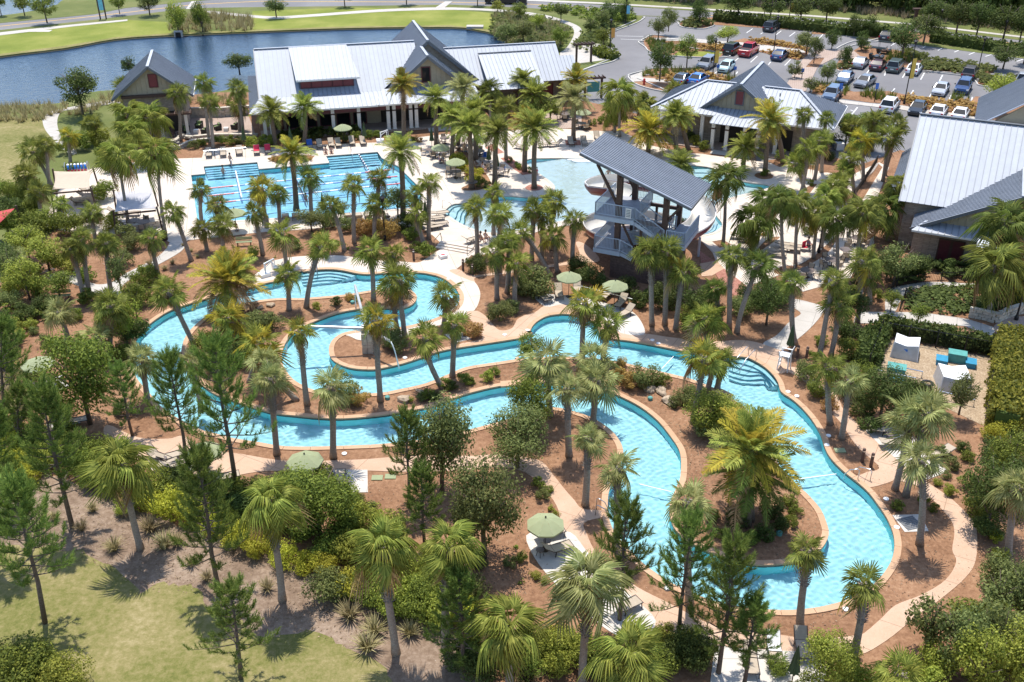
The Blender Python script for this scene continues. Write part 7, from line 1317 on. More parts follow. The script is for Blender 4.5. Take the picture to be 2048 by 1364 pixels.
for tile_pt,ze in((T1('b',828,345),2.5),(T1('b',245,738),2.5),(T1('b',1165,885),1.9)):
 e=G(tile_pt[0],tile_pt[1],ze)-pl;q=MB();d=(e-top).normalized();s0=top-d*0.6
 q.tube([s0,e],0.11,8);q.obj('spout','pipe',wf);b2=MB();b2.bar((0,0,1.6),top+(e-top)*0.25,0.07);b2.obj('bracket','steel',wf)
 ws=MB();L=1.0 if ze>2.2 else 0.9;pts=[e+Vector((d.x*t,d.y*t,-(ze+0.15)*(t/L)**2))for t in np.linspace(0,L,7)];ws.tube(pts,[0.05,0.05,0.045,0.04,0.04,0.05,0.07],6);ws.obj('water_stream','foam',wf,True)
def rock(px,r_,label):
 p=G(*px);bm=bmesh.new();bmesh.ops.create_icosphere(bm,subdivisions=2,radius=1.0);rr=random.Random(int(px[0]));ph=[rr.uniform(0,6)for _ in range(6)]
 for v in bm.verts:k=1+0.22*math.sin(v.co.x*3+ph[0])+0.18*math.sin(v.co.y*4+ph[1])+0.12*math.sin(v.co.z*5+ph[2])+rr.uniform(-0.08,0.08);v.co=Vector((v.co.x*k,v.co.y*k*0.75,v.co.z*k*0.5))
 me=bpy.data.meshes.new('boulder');bm.to_mesh(me);bm.free();me.materials.append(M['rock']);o=link('boulder',me,None,(p.x,p.y,0.1),(0,0,rr.uniform(0,3)),r_/ppm(p));tag(o,label,'rock','garden boulders')
rock(T1('e',1270,940),14,'tan boulder highest of the three on the right island');rock(T1('e',1378,965),15,'tan boulder in the middle of the three on the right island');rock(T1('e',1452,1040),17,'tan boulder lowest of the three on the right island');rock(T1('d',720,600),15,'flat pale boulder on the middle island near the bare palm trunk');rock(T1('d',850,530),8,'small pale boulder on the middle island by green shrubs');rock((540,612),9,'pale rock on the upper island');rock((520,618),7,'smaller pale rock on the upper island');rock((818,596),8,'pale rock at the tip of the upper island')
p=G(1567,738);lc=thing('lifeguard_chair',p,math.radians(150),'tall white lifeguard chair beside the river entry steps','chair')
for x in(-0.32,0.32):
 for y in(-0.32,0.32):q=MB();q.bar((x*1.25,y*1.2,0),(x,y,1.25),0.07);q.obj('leg','bright_white',lc)
for k in range(4):q=MB();q.box(-0.4+0.2*k,-0.22+0.2*k,-0.38,0.38,1.25,1.29);q.obj('seat_slat','bright_white',lc)
for k in range(4):q=MB();q.bar((-0.36,-0.28+0.19*k,1.28),(-0.5,-0.28+0.19*k,1.95),0.15,0.03);q.obj('back_slat','bright_white',lc)
for y in(-0.4,0.4):q=MB();q.bar((-0.42,y,1.55),(0.42,y,1.55),0.1,0.04);q.bar((0.36,y,1.27),(0.36,y,1.55),0.06);q.obj('arm','bright_white',lc)
for k in range(3):q=MB();q.bar((0.37,-0.36,0.3+0.32*k),(0.37,0.36,0.3+0.32*k),0.07,0.04);q.obj('rung','bright_white',lc)
def lift(px,yaw,label):
 p=G(*px);t=thing('pool_lift',p,yaw,label,'pool lift','white pool lifts');q=MB();q.box(-0.55,0.35,-0.4,0.4,0,0.35);q.obj('base','bright_white',t);q=MB();q.bar((0,0,0.3),(0,0,1.25),0.14);q.bar((0,0,1.2),(0.9,0,1.45),0.1);q.bar((0,0,0.8),(0.7,0,1.3),0.07);q.obj('arm','bright_white',t);q=MB();q.bar((0.9,0,1.45),(0.95,0,0.8),0.06);q.box(0.7,1.15,-0.25,0.25,0.62,0.68);q.box(0.7,0.76,-0.25,0.25,0.68,1.2);q.obj('seat','bright_white',t)
lift((762,284),0.2,'white pool lift beside the east lap pool steps');lift((532,552),0.6,'white pool lift beside the top of the river')
q=box_obj('white_cabinet','white_paint',-0.5,0.5,-0.3,0.3,0,0.9);q.location=G(797,278);tag(q,'pale green cabinet between the pool lift and date palm','cabinet');q.data.materials[0]=M['cushion']
q=thing('folding_stool',G(886,516),0.5,'small white box with a red lid on the lower deck','box');box_obj('box','bright_white',-0.35,0.35,-0.3,0.3,0.04,0.34,q);box_obj('lid','hydrant',-0.2,0.2,-0.1,0.1,0.345,0.37,q)
for px in(T1('E',432,292),T1('E',720,350),T1('E',776,380),T1('g',912,235),T1('g',990,245),T1('g',1465,1125),T1('g',1540,1165),(390,474),(1245,412)):
 p=G(*px);t=thing('bollard_light',p);q=MB();q.lathe([(0.11,0),(0.11,1.0),(0.08,1.06)],10);q.obj('post','dark_plank',t);q=MB();q.lathe([(0.113,0.84),(0.113,0.92)],10);q.obj('lens','steel',t);place_label(t,'short dark brown bollard light','bollard','path bollards',px[0])
for px in(T1('e',40,470),T1('e',235,432),T1('e',1298,516),T1('I',1195,335),T1('I',968,957),T1('g',910,567),T1('g',1180,905),T1('d',725,240),T1('d',208,1058),T1('g',835,530),T1('h',655,930),T1('I',1255,495),T1('b',1740,285),T1('f',915,880),T1('g',1165,985),T1('e',1350,545)):
 p=G(*px);q=MB();q.lathe([(0.17,0.0),(0.17,0.075),(0.14,0.085)],14);o=q.obj('skimmer_cover','bright_white');o.location=p;place_label(o,'round white skimmer lid by the water edge','lid','skimmer lids',px[0])
for px,m_,lab in((T1('e',1280,1020),'valve_green','dark green round valve box below the boulders'),(T1('d',575,588),'valve_green','dark green valve box beside the bare palm trunk'),(T1('b',805,520),'valve_green','dark green valve box on the upper island'),(T1('h',1612,465),'valve_green','dark green valve box under the big date palm')):p=G(*px);q=MB();q.lathe([(0.18,0),(0.18,0.2),(0.1,0.26)],12);o=q.obj('valve_box',m_);o.location=p;tag(o,lab,'valve box','valve boxes')
for px,lab in((T1('H',210,215),'left of two pale green utility lids in the mulch'),(T1('H',285,208),'right of two pale green utility lids in the mulch'),(T1('g',1278,1030),'pale green utility lid by the right bank')):q=box_obj('utility_cover','cushion',-0.35,0.35,-0.25,0.25,0,0.06);q.location=G(*px);q.data.materials[0]=M['canopy_green'];tag(q,lab,'lid','utility lids')
for px,lab in((T1('I',1330,470),'grey metal grate set in a concrete square at right'),(T1('b',1840,855),'grey metal grate beside the peninsula path')):
 t=thing('floor_grate',G(*px),0.3,lab,'grate','floor grates')
 for k in range(8):box_obj('slat','trim_grey',-0.55,0.55,-0.55+0.14*k,-0.46+0.14*k,0.035,0.06,t)
q=MB();q.lathe([(0.38,0.03),(0.38,0.05)],20);o=q.obj('manhole_cover','trim_grey');o.location=G(*T1('b',1128,135))+Vector((0,0,0.015));tag(o,'round grey manhole cover in the lower deck','cover')
for px,lab in(((489,492),'pale teal picnic bench in the bed under the lap pool'),((125,600),'pale teal bench under the left palms')):
 t=thing('garden_bench',G(*px),0.15,lab,'bench','teal benches')
 for k in range(3):box_obj('seat_slat','canopy_green',-0.75,0.75,-0.2+0.15*k,-0.08+0.15*k,0.42,0.46,t)
 for k in range(2):box_obj('back_slat','canopy_green',-0.75,0.75,0.24,0.28,0.55+0.16*k,0.68+0.16*k,t)
 for x in(-0.6,0.6):box_obj('leg','frame_metal',x-0.03,x+0.03,-0.2,0.28,0,0.42,t)
p=G(330,480);t=thing('litter_bin',p,0,'brown slatted litter bin beside the left garden walk','litter bin')
for k in range(12):a=k*PI/6;q=MB();q.bar((0.27*math.cos(a),0.27*math.sin(a),0.04),(0.29*math.cos(a),0.29*math.sin(a),0.9),0.11,0.03);q.obj('slat','brown_wood',t)
q=MB();q.lathe([(0.24,0.03),(0.26,0.88)],12);q.obj('liner','black_metal',t);q=MB();q.lathe([(0.31,0.9),(0.29,0.98)],14);q.obj('rim','brown_wood',t)
p=G(156,345);t=thing('float_rack',p,0.2,'rack of red, white and blue striped tubes by the left deck','rack')
for k in range(6):
 bm=bmesh.new();me=bpy.data.meshes.new('tube');n=12;vs=[]
 for i in range(n):
  for j in range(6):a,b_=2*PI*i/n,2*PI*j/6;vs.append(bm.verts.new(((0.42+0.13*math.cos(b_))*math.cos(a),0.13*math.sin(b_),0.45+(0.42+0.13*math.cos(b_))*math.sin(a)+0.1)))
 for i in range(n):
  for j in range(6):f=bm.faces.new((vs[i*6+j],vs[i*6+(j+1)%6],vs[((i+1)%n)*6+(j+1)%6],vs[((i+1)%n)*6+j]));f.material_index=(i//2)%3
 bm.to_mesh(me);bm.free()
 for m_ in('float_red','float_white','float_blue'):me.materials.append(M[m_])
 link('tube',me,t,(-0.9+0.36*k,0,0),(0,0,PI/2+0.15))
for x in(-1.2,1.2):q=MB();q.tube([(x,-0.5,0),(x,-0.5,0.9),(x,0,1.25),(x,0.5,0.9),(x,0.5,0)],0.035,6);q.obj('hoop','steel',t)
for a_,b_,lab,zz in((T1('E',1390,440),T1('E',1710,520),'long blue and white pool pole by the two umbrellas',1.0),(T1('c1',190,172),T1('c1',540,142),'long pale pool pole on a stand behind the west loungers',1.0)):
 t=thing('pool_pole',(0,0,0),0,lab,'pole','pool cleaning poles');a,b_=G(a_[0],a_[1],zz),G(b_[0],b_[1],zz);q=MB();q.tube([a,b_],0.03,6);q.obj('pole','steel',t)
 for f in(0.25,0.75):c=a.lerp(b_,f);q=MB();q.tube([(c.x,c.y,0),(c.x,c.y,zz)],0.04,6);q.obj('stand','frame_metal',t)
Y=G(*T1('q',350,190))
def vent_house(px0,px1,depth,label):
 a,b_=G(*px0),G(*px1);w=(b_-a).length;yaw=math.atan2(b_.y-a.y,b_.x-a.x);t=thing('vent_hood',a,yaw,label,'vent hood','white vent hoods in the yard');h=1.25
 q=MB();q.V=[(0,0,0),(w,0,0),(w,depth,0),(0,depth,0),(0.12,0.25,h),(w*0.47,0.25,h*0.86),(w*0.53,0.25,h*0.86),(w-0.12,0.25,h),(0.12,depth-0.1,h),(w*0.47,depth-0.1,h*0.86),(w*0.53,depth-0.1,h*0.86),(w-0.12,depth-0.1,h)]
 q.F=[(0,1,7,6,5,4),(1,2,11,7),(2,3,8,9,10,11),(3,0,4,8)];q.I=[0]*4;q.obj('housing','stucco',t).data.materials[0]=M['pipe']
 for k,(i0,i1,i2,i3)in enumerate(((4,5,9,8),(6,7,11,10),(5,6,10,9))):m_=MB();m_.quad(*[q.V[i]for i in(i0,i1,i2,i3)]);m_.obj('lid','bright_white',t)
 for(i0,i1)in((0,4),(1,7)):m_=MB();m_.bar(q.V[i0],q.V[i1],0.05);m_.obj('edge_trim','bright_white',t)
 m_=MB();m_.box(w*0.42,w*0.58,-0.0,0.02,0.0,0.22,0,Matrix.Translation((0,0.13,0.62))@Matrix.Rotation(-0.2,4,'X'));m_.obj('warning_label','float_blue',t)
vent_house(T1('q',412,325),T1('q',600,362),1.9,'white topped vent hood at the back of the gravel yard');vent_house(T1('q',752,572),T1('q',968,590),2.3,'white topped vent hood at the front of the gravel yard')
for px,sx,sy,h,m_,lab in((T1('q',868,350),1.25,0.8,0.75,'teal_box','teal green utility box at the back of the gravel yard'),(T1('q',450,445),1.25,0.9,0.75,'teal_box','teal green utility box at the left of the gravel yard'),(T1('q',765,365),0.75,0.9,0.45,'blue_box','blue box left of the back teal box'),(T1('q',965,385),0.7,0.9,0.45,'blue_box','blue box right of the back teal box'),(T1('q',460,495),1.0,0.3,0.3,'blue_box','low blue box in front of the left teal box')):
 t=thing('utility_box',G(*px),math.radians(-22),lab,'utility box','boxes in the gravel yard');box_obj('body',m_,-sx/2,sx/2,-sy/2,sy/2,0,h-0.08,t);box_obj('lid',m_,-sx/2-0.04,sx/2+0.04,-sy/2-0.04,sy/2+0.04,h-0.075,h,t)
q=thing('coiled_hose',G(*T1('q',672,508))+Vector((0,0,0.04)),0,'black coiled hose on the gravel','hose')
for k in range(4):m_=MB();n=20;m_.tube([((0.28+0.05*k)*math.cos(2*PI*i/n),(0.28+0.05*k)*math.sin(2*PI*i/n),0.03)for i in range(n+1)],0.03,5);m_.obj('loop','rubber',q)
t=thing('pipe_run',(0,0,0),0,'grey pipe frame in front of the left teal box','pipes')
for(a_,b_)in(((300,408),(590,470)),((520,400),(640,425)),((300,470),(560,520)),((760,560),(1000,620))):m_=MB();a,b_=G(*T1('q',*a_),0.55),G(*T1('q',*b_),0.55);m_.tube([(a.x,a.y,0),a,b_,(b_.x,b_.y,0)],0.05,6);m_.obj('pipe','steel',t)
def fence(pts,h,gap,label,mat='black_metal'):
 t=thing('metal_fence',(0,0,0),0,label,'fence','black metal fences');P_=[Vector((p.x,p.y,0))for p in pts];bal=MB()
 for a,b_ in zip(P_[:-1],P_[1:]):
  L=(b_-a).length;r_=MB()
  for z in(0.15,h-0.1):r_.bar(a+Vector((0,0,z)),b_+Vector((0,0,z)),0.04)
  r_.obj('rail',mat,t);m_=MB();m_.bar(a,a+Vector((0,0,h+0.08)),0.08);m_.obj('post',mat,t)
  for i in range(1,int(L/gap)):p=a.lerp(b_,i*gap/L);bal.bar(p+Vector((0,0,0.08)),p+Vector((0,0,h)),0.018)
 stuff(bal.obj('pickets',mat,t))
def split(pts,n):
 out=[]
 for a,b_ in zip(pts[:-1],pts[1:]):out+=[a.lerp(b_,i/n)for i in range(n)]
 return out+[pts[-1]]
gq=lambda*p:[G(*T1('q',*q))for q in p]
fence(split(gq((258,425),(345,190),(1120,335),(1062,800)),4),1.5,0.13,'black picket fence around the gravel equipment yard')
fence([G(*q)for q in T('F',(1245,505),(1300,455),(1420,432),(1560,420),(1700,420),(1830,425))],1.0,0.16,'black railing along the curved ramp by the lodge');fence([G(*q)for q in T('F',(1320,590),(1345,525),(1400,560))],1.0,0.16,'short black railing at the foot of the ramp')
fence(split([G(2034,1190),G(2046,1290),G(2056,1364)],3),1.8,0.12,'grey panel fence at the lower right edge','trim_grey');fence([G(*q)for q in T('C',(1045,1170),(1120,1060),(1190,950))],1.0,0.16,'dark railing along the walk by the lodge');fence([G(-10,590),G(60,558),G(110,540)],1.0,0.2,'pale rail beside the leafy left bank','steel')
# ---------------------------------------------------------------- kerbs and painted marks
def kerb(poly,label=None,closed=True):
 b=MB();P_=[Vector((p.x,p.y,0))for p in poly];n=len(P_)
 for i in range(n if closed else n-1):b.bar(P_[i]+Vector((0,0,0.05)),P_[(i+1)%n]+Vector((0,0,0.05)),0.18,0.16+0.0007*i)
 struct(b.obj('kerb','kerb'))
for i,p in enumerate([gst('z5',(420,400),(450,365),(520,340),(800,372)),gst('z5',(420,400),(440,460),(500,510),(720,545),(1150,560),(1200,520)),gst('z5',(290,735),(330,805),(480,860),(640,880)),gst('z5',(290,735),(430,685),(520,665),(930,660),(960,690)),gst('z5',(1095,238),(1030,275),(950,280),(800,265),(760,235),(790,210)),gst('z5',(412,170),(380,210),(230,270),(75,320)),gst('B',(1620,335),(1600,360),(1500,385),(1420,412)),gst('z6',(250,680),(340,682),(400,640),(410,600)),gst('z6',(1590,745),(1590,800),(1630,830),(1850,850),(2100,840)),gst('z6',(1050,685),(1440,715),(1590,745)),gst('z6',(1060,585),(1140,572),(1090,540)),gst('z6',(240,480),(400,400),(620,405),(660,370))]):
 kerb(p,None,False)
def line(px0,px1,w=0.12,mat='road_white',mb=None,z=-0.026):
 a,b_=G(*px0),G(*px1);d=(b_-a).normalized();s=Vector((-d.y,d.x,0))*w/2;mb.quad((a.x-s.x,a.y-s.y,z),(b_.x-s.x,b_.y-s.y,z),(b_.x+s.x,b_.y+s.y,z),(a.x+s.x,a.y+s.y,z))
mk=MB()
z6p=lambda x,y:T1('z6',x,y);z5p=lambda x,y:T1('z5',x,y)
for(x0,y0,x1,y1)in((1130,418,1070,462),(1305,437,1217,485),(1470,460,1375,502),(1630,480,1517,525),(1810,500,1675,543),(1990,520,1860,570),(2040,570,1980,590),(565,655,530,706),(720,675,700,728),(912,685,875,748),(1085,703,1050,767),(1262,722,1230,784),(1440,742,1412,806),(800,852,770,888),(980,870,955,908),(1162,890,1135,934),(1345,915,1320,972),(1550,935,1535,990),(110,325,60,378),(800,415,760,442),(440,1035,385,1102),(335,1015,300,1040),(370,1060,400,1070),(1790,660,1765,672)):line(z6p(x0,y0),z6p(x1,y1),0.16,'road_white',mk)
for(x0,y0,x1,y1)in((1215,253,1150,293),(1475,275,1415,316),(1610,290,1550,328),(1752,295,1700,336),(1885,308,1830,350),(1340,555,1308,585),(1520,540,1455,600),(1672,565,1628,622),(1842,572,1785,630),(2030,650,1950,730),(1330,690,1315,712),(1130,690,1100,712),(1090,238,1160,238),(390,150,870,165),(160,345,420,350),(200,375,415,385),(1570,430,1545,450),(1670,440,1640,460),(1770,448,1740,470),(1860,455,1840,478)):line(z5p(x0,y0),z5p(x1,y1),0.14,'road_white',mk)
struct(mk.obj('parking_lines','road_white'))
yl=MB();ypts=[(-150,84),(0,52),(190,32),(300,19),(386,9),(520,2),(700,3),(900,4),(1060,8),(1200,17)];ypts2=[(1421,30.5),(1624,45),(1895,70),(2048,89),(2300,118)]
for pts in(ypts,ypts2):
 for o in(-0.6,0.6):
  for a,b_ in zip(pts[:-1],pts[1:]):line((a[0],a[1]+o*0.35),(b_[0],b_[1]+o*0.35),0.16,'road_yellow',yl)
struct(yl.obj('road_centre_line','road_yellow'))
# ---------------------------------------------------------------- cars
PAINT={'black':(0.012,0.013,0.016),'dark_grey':(0.05,0.055,0.065),'grey':(0.20,0.21,0.23),'silver':(0.45,0.46,0.48),'white':(0.78,0.78,0.78),'red':(0.50,0.012,0.03),'blue':(0.015,0.05,0.16),'bright_blue':(0.02,0.16,0.52),'mint':(0.45,0.62,0.60),'green_grey':(0.12,0.16,0.16),'bronze':(0.12,0.10,0.095),'steel_blue':(0.12,0.17,0.25),'maroon':(0.06,0.012,0.02)}
for k,c in PAINT.items():M['paint_'+k]=car_paint('paint_'+k,c,0.0 if k in('white','red','mint')else 0.35)
M['tyre']=flat('tyre',(0.018,0.018,0.018),0.9);M['rim']=flat('rim',(0.45,0.46,0.47),0.3,0.7);M['tail_red']=flat('tail_red',(0.45,0.01,0.015),0.25);M['lamp_clear']=flat('lamp_clear',(0.75,0.77,0.8),0.1);M['plastic']=flat('plastic',(0.025,0.025,0.027),0.6);M['plate']=flat('plate',(0.65,0.65,0.62),0.5)
STY={'sedan':dict(L=4.75,W=1.82,hood=[(0,.55),(.12,.72),(1.15,.92)],deck=[(4.0,1.0),(4.65,.93),(4.75,.6)],cab=[(1.25,.93),(2.05,1.42),(3.35,1.44),(4.1,1.0)],belt=.95),'suv':dict(L=4.75,W=1.92,hood=[(0,.6),(.1,.88),(1.15,1.08)],deck=[(4.6,1.1),(4.72,.95),(4.75,.55)],cab=[(1.2,1.09),(1.85,1.68),(4.15,1.72),(4.62,1.1)],belt=1.1),'van':dict(L=5.0,W=1.95,hood=[(0,.6),(.12,.9),(.95,1.08)],deck=[(4.85,1.05),(4.97,.9),(5.0,.55)],cab=[(.9,1.07),(1.75,1.66),(4.5,1.72),(4.88,1.05)],belt=1.06),'small':dict(L=3.9,W=1.72,hood=[(0,.6),(.12,.78),(.85,.98)],deck=[(3.7,1.0),(3.87,.9),(3.9,.55)],cab=[(.85,.98),(1.55,1.47),(3.2,1.47),(3.72,1.0)],belt=.98),'pickup':dict(L=5.7,W=2.0,hood=[(0,.7),(.08,1.05),(1.35,1.2)],deck=[(5.6,1.2),(5.68,1.15),(5.7,.65)],cab=[(1.4,1.2),(2.0,1.85),(3.5,1.87),(3.85,1.2)],belt=1.2)}
CARM={}
def car_meshes(style,paint):
 k=(style,paint)
 if k in CARM:return CARM[k]
 s=STY[style];L,W=s['L'],s['W'];hw=W/2;out=[]
 def profile(mb,line_,zb,wf):
  n=0;secs=[]
  for x,z in line_:
   e=0.88 if x<0.1 or x>L-0.1 else 1.0;w=hw*e*wf;zm=zb+(z-zb)*0.55
   secs.append([(x,-w*.93,zb),(x,-w,zm),(x,-w*.96,z-0.08),(x,-w*.82,z),(x,w*.82,z),(x,w*.96,z-0.08),(x,w,zm),(x,w*.93,zb)])
  b0=len(mb.V)
  for q in secs:mb.V+=q
  for i in range(len(secs)-1):
   for j in range(8):mb.F.append((b0+i*8+j,b0+i*8+(j+1)%8,b0+(i+1)*8+(j+1)%8,b0+(i+1)*8+j));mb.I.append(0)
  mb.F.append(tuple(b0+j for j in range(8)));mb.F.append(tuple(b0+(len(secs)-1)*8+j for j in range(8))[::-1]);mb.I+=[0,0]
 b=MB();mid=[(s['cab'][0][0],s['belt']),(L*.5,s['belt']+.02),(s['cab'][3][0],s['belt'])]
 profile(b,s['hood']+mid+s['deck'],0.24,1.0)
 out.append(('body',b.mesh('body','paint_'+paint,False)))
 if style=='pickup':
  q=MB();q.box(3.95,5.55,-hw*.8,hw*.8,1.203,1.21);out.append(('truck_bed',q.mesh('truck_bed','plastic')))
 (xa,za),(xb,zb_),(xc,zc),(xd,zd)=s['cab'];wb,wt=hw*.88,hw*.70
 def qd(name,mat,*p):q=MB();q.quad(*p);m_=q.mesh(name,mat);out.append((name,m_))
 qd('windshield','glass_dark',(xa,-wb,za),(xa,wb,za),(xb,wt,zb_),(xb,-wt,zb_));qd('rear_window','glass_dark',(xd,wb,zd),(xd,-wb,zd),(xc,-wt,zc),(xc,wt,zc))
 for sg in(-1,1):qd('side_window','glass_dark',(xa,sg*wb,za),(xd,sg*wb,zd),(xc,sg*wt,zc),(xb,sg*wt,zb_))
 q=MB();q.V=[(xb-.05,-wt-.02,zb_),(xc+.05,-wt-.02,zc),(xc+.05,wt+.02,zc),(xb-.05,wt+.02,zb_),(xb+.12,-wt+.1,zb_+.05),(xc-.12,-wt+.1,zc+.05),(xc-.12,wt-.1,zc+.05),(xb+.12,wt-.1,zb_+.05)];q.F=[(4,5,6,7),(0,1,5,4),(1,2,6,5),(2,3,7,6),(3,0,4,7),(3,2,1,0)];q.I=[0]*6;out.append(('roof',q.mesh('roof','paint_'+paint)))
 p_=MB()
 for sg in(-1,1):
  for a,c in(((xa,sg*wb,za),(xb,sg*wt,zb_)),((xd,sg*wb,zd),(xc,sg*wt,zc)),(((xa+xd)/2,sg*(wb+.005),za),((xb+xc)/2,sg*(wt+.005),zb_))):p_.bar(a,c,0.09)
 out.append(('pillars',p_.mesh('pillars','paint_'+paint)))
 for sg in(-1,1):
  q=MB();q.box(-0.01 if False else.02,.22,sg*hw*.80-.18,sg*hw*.80+.1,s['hood'][1][1]-.18,s['hood'][1][1]-.03);out.append(('headlight',q.mesh('headlight','lamp_clear')))
  q=MB();q.box(L-.12,L+.01,sg*hw*.80-.14,sg*hw*.80+.1,s['deck'][1][1]-.24,s['deck'][1][1]-.02);out.append(('taillight',q.mesh('taillight','tail_red')))
  q=MB();q.box(xa+.15,xa+.35,sg*(hw+.02),sg*(hw+.18),za-.02,za+.12)if sg>0 else q.box(xa+.15,xa+.35,-(hw+.18),-(hw+.02),za-.02,za+.12);out.append(('mirror',q.mesh('mirror','plastic')))
 q=MB();q.box(-.015,.05,-.45,.45,.38,.56);out.append(('grille',q.mesh('grille','plastic')));q=MB();q.box(L-.02,L+.02,-.26,.26,.6,.74);out.append(('number_plate',q.mesh('number_plate','plate')))
 q=MB();q.box(L-.06,L+.03,-hw*.85,hw*.85,.30,.42);out.append(('bumper',q.mesh('bumper','plastic')))
 t=MB();X=Matrix.Rotation(PI/2,4,'X');t.lathe([(.20,-.10),(.33,-.11),(.35,0),(.33,.11),(.20,.10)],16,0,X);r_=MB();r_.lathe([(.04,.09),(.21,.105),(.21,-.105),(.04,-.09)],12,0,X)
 CARM[k]=(out,t.mesh('tyre','tyre',True),r_.mesh('rim','rim'));return CARM[k]
def car(px,style,paint,head,label,cat='car',sc=1.0,grp='cars in the car park'):
 p=G(*px);s=STY[style];parts,ty,ri=car_meshes(style,paint);L,W=s['L'],s['W'];a=math.radians(head+180)
 t=thing({'pickup':'pickup_truck','suv':'suv','van':'minivan','small':'hatchback','sedan':'sedan'}[style],(p.x,p.y,-0.03),a,label,cat,grp);t.scale=(sc,)*3
 for n,m_ in parts:link(n,m_,t,(-L/2,0,0))
 for x in(L*.185,L*.80):
  for y in(-W/2+.1,W/2-.1):w=link('tyre',ty,t,(x-L/2,y,.35));w.name='wheel';link('rim',ri,w)
F_,B_=60,240
CARS=[((1464,105),'suv','black',F_,'black SUV parked beside the red pickup'),((1497,108),'pickup','red',F_,'bright red pickup truck with open bed'),((1559,117),'sedan','blue',F_,'dark sedan alone right of the red pickup'),((1413,135),'suv','grey',B_,'grey SUV with sun glinting on its hood'),((1452,141),'small','mint',B_,'pale mint hatchback beside the blue accessible signs'),((1365,165),'sedan','steel_blue',F_,'steel blue car half hidden above the bathhouse roof, the left one'),((1396,165),'sedan','bright_blue',F_,'bright blue car half hidden above the bathhouse roof'),((1542,60),'suv','dark_grey',F_,'dark grey SUV in the back row by the hedge'),((1772,78),'sedan','black',F_,'black sedan alone in the back row'),((1720,132),'sedan','silver',F_,'silver sedan seen from behind at the end of the row'),((1755,137),'sedan','maroon',F_,'very dark red sedan between the silver sedan and the minivan'),((1789,140),'van','green_grey',F_,'green-grey minivan with red tail lights'),((1827,145),'sedan','white',F_,'white sedan behind the lamp post'),((1938,154),'suv','bronze',F_,'bronze SUV at the right end of the row'),((1689,163),'sedan','steel_blue',B_,'steel blue sedan facing out beside a blue sign'),((1729,170),'sedan','grey',232,'grey sedan facing out with bright windshield'),((1880,186),'sedan','silver',B_,'silver sedan with black grille facing out'),((1925,182),'suv','blue',B_,'dark blue SUV facing out beside the silver sedan'),((2044,172),'pickup','silver',F_,'silver pickup cut off by the right edge'),((1663,197),'suv','steel_blue',B_,'blue SUV parked right behind the bathhouse'),((1778,219),'suv','white',F_,'white SUV seen from behind on the near drive'),((1834,224),'sedan','black',B_,'black sedan between the white SUV and white cars'),((1876,230),'sedan','white',F_,'white car half hidden by the lodge roof, the left one'),((1919,236),'sedan','white',F_,'white car half hidden by the lodge roof, the right one')]
for c in CARS:car(*c)
car((1012,6),'pickup','black',176,'dark truck passing on the far road above the lake','truck',1.45,None)
def golf_cart(px,head,label):
 t=thing('golf_cart',G(*px),math.radians(head),label,'golf cart','golf carts');q=MB();q.box(-1.1,1.1,-0.55,0.55,0.3,0.55);q.box(0.7,1.15,-0.5,0.5,0.55,0.85);q.obj('body','paint_black',t);q=MB();q.box(-0.35,0.25,-0.5,0.5,0.56,0.72);q.box(-0.45,-0.35,-0.5,0.5,0.72,1.15);q.box(-1.1,-0.6,-0.5,0.5,0.56,0.72);q.obj('seat','steel',t);q=MB();q.box(-1.1,1.0,-0.6,0.6,1.8,1.87);q.obj('roof','paint_black',t)
 for x in(-1.0,0.85):
  for y in(-0.52,0.52):m_=MB();m_.bar((x,y,0.5),(x,y,1.8),0.04);m_.obj('roof_post','black_metal',t)
 for x in(-0.75,0.75):
  for y in(-0.5,0.5):m_=MB();m_.lathe([(.06,-.1),(.24,-.1),(.24,.1),(.06,.1)],12,0,Matrix.Translation((x,y,.24))@Matrix.Rotation(PI/2,4,'X'));m_.obj('wheel','tyre',t)
golf_cart(T1('z6',620,575),150,'dark golf cart with light seats nearest the silver sedan');golf_cart(T1('z6',690,515),150,'black golf cart behind the other golf cart')
# ---------------------------------------------------------------- lamps, signs
def lamp(base,top,label,banner=None,arm=False):
 p=G(*base);v=(682-top[1])/2000.0;h=(v*p.y*_c-p.y*_s)/(_c+v*_s)+CAM_H;t=thing('street_lamp',p,0.3,label,'lamp post','black lamp posts');q=MB();q.lathe([(0.17,0),(0.17,0.3),(0.10,0.5),(0.075,0.9),(0.055,h-0.6)],10);q.obj('pole','black_metal',t)
 l=MB();l.lathe([(0.10,h-0.6),(0.16,h-0.5),(0.20,h-0.2),(0.30,h-0.15),(0.12,h),(0.02,h+0.18)],12);l.obj('lantern','black_metal',t)
 g=MB();g.lathe([(0.13,h-0.505),(0.175,h-0.21)],12);g.obj('glass','lamp_clear',t)
 if banner:
  b=MB();b.bar((0,0,h*0.72),(0.75,0,h*0.72),0.03);b.bar((0,0,h*0.40),(0.75,0,h*0.40),0.03);b.obj('banner_arm','black_metal',t);b=MB();b.box(0.09,0.72,-0.012,0.012,h*0.405,h*0.715);b.obj('banner',banner,t)
 return t
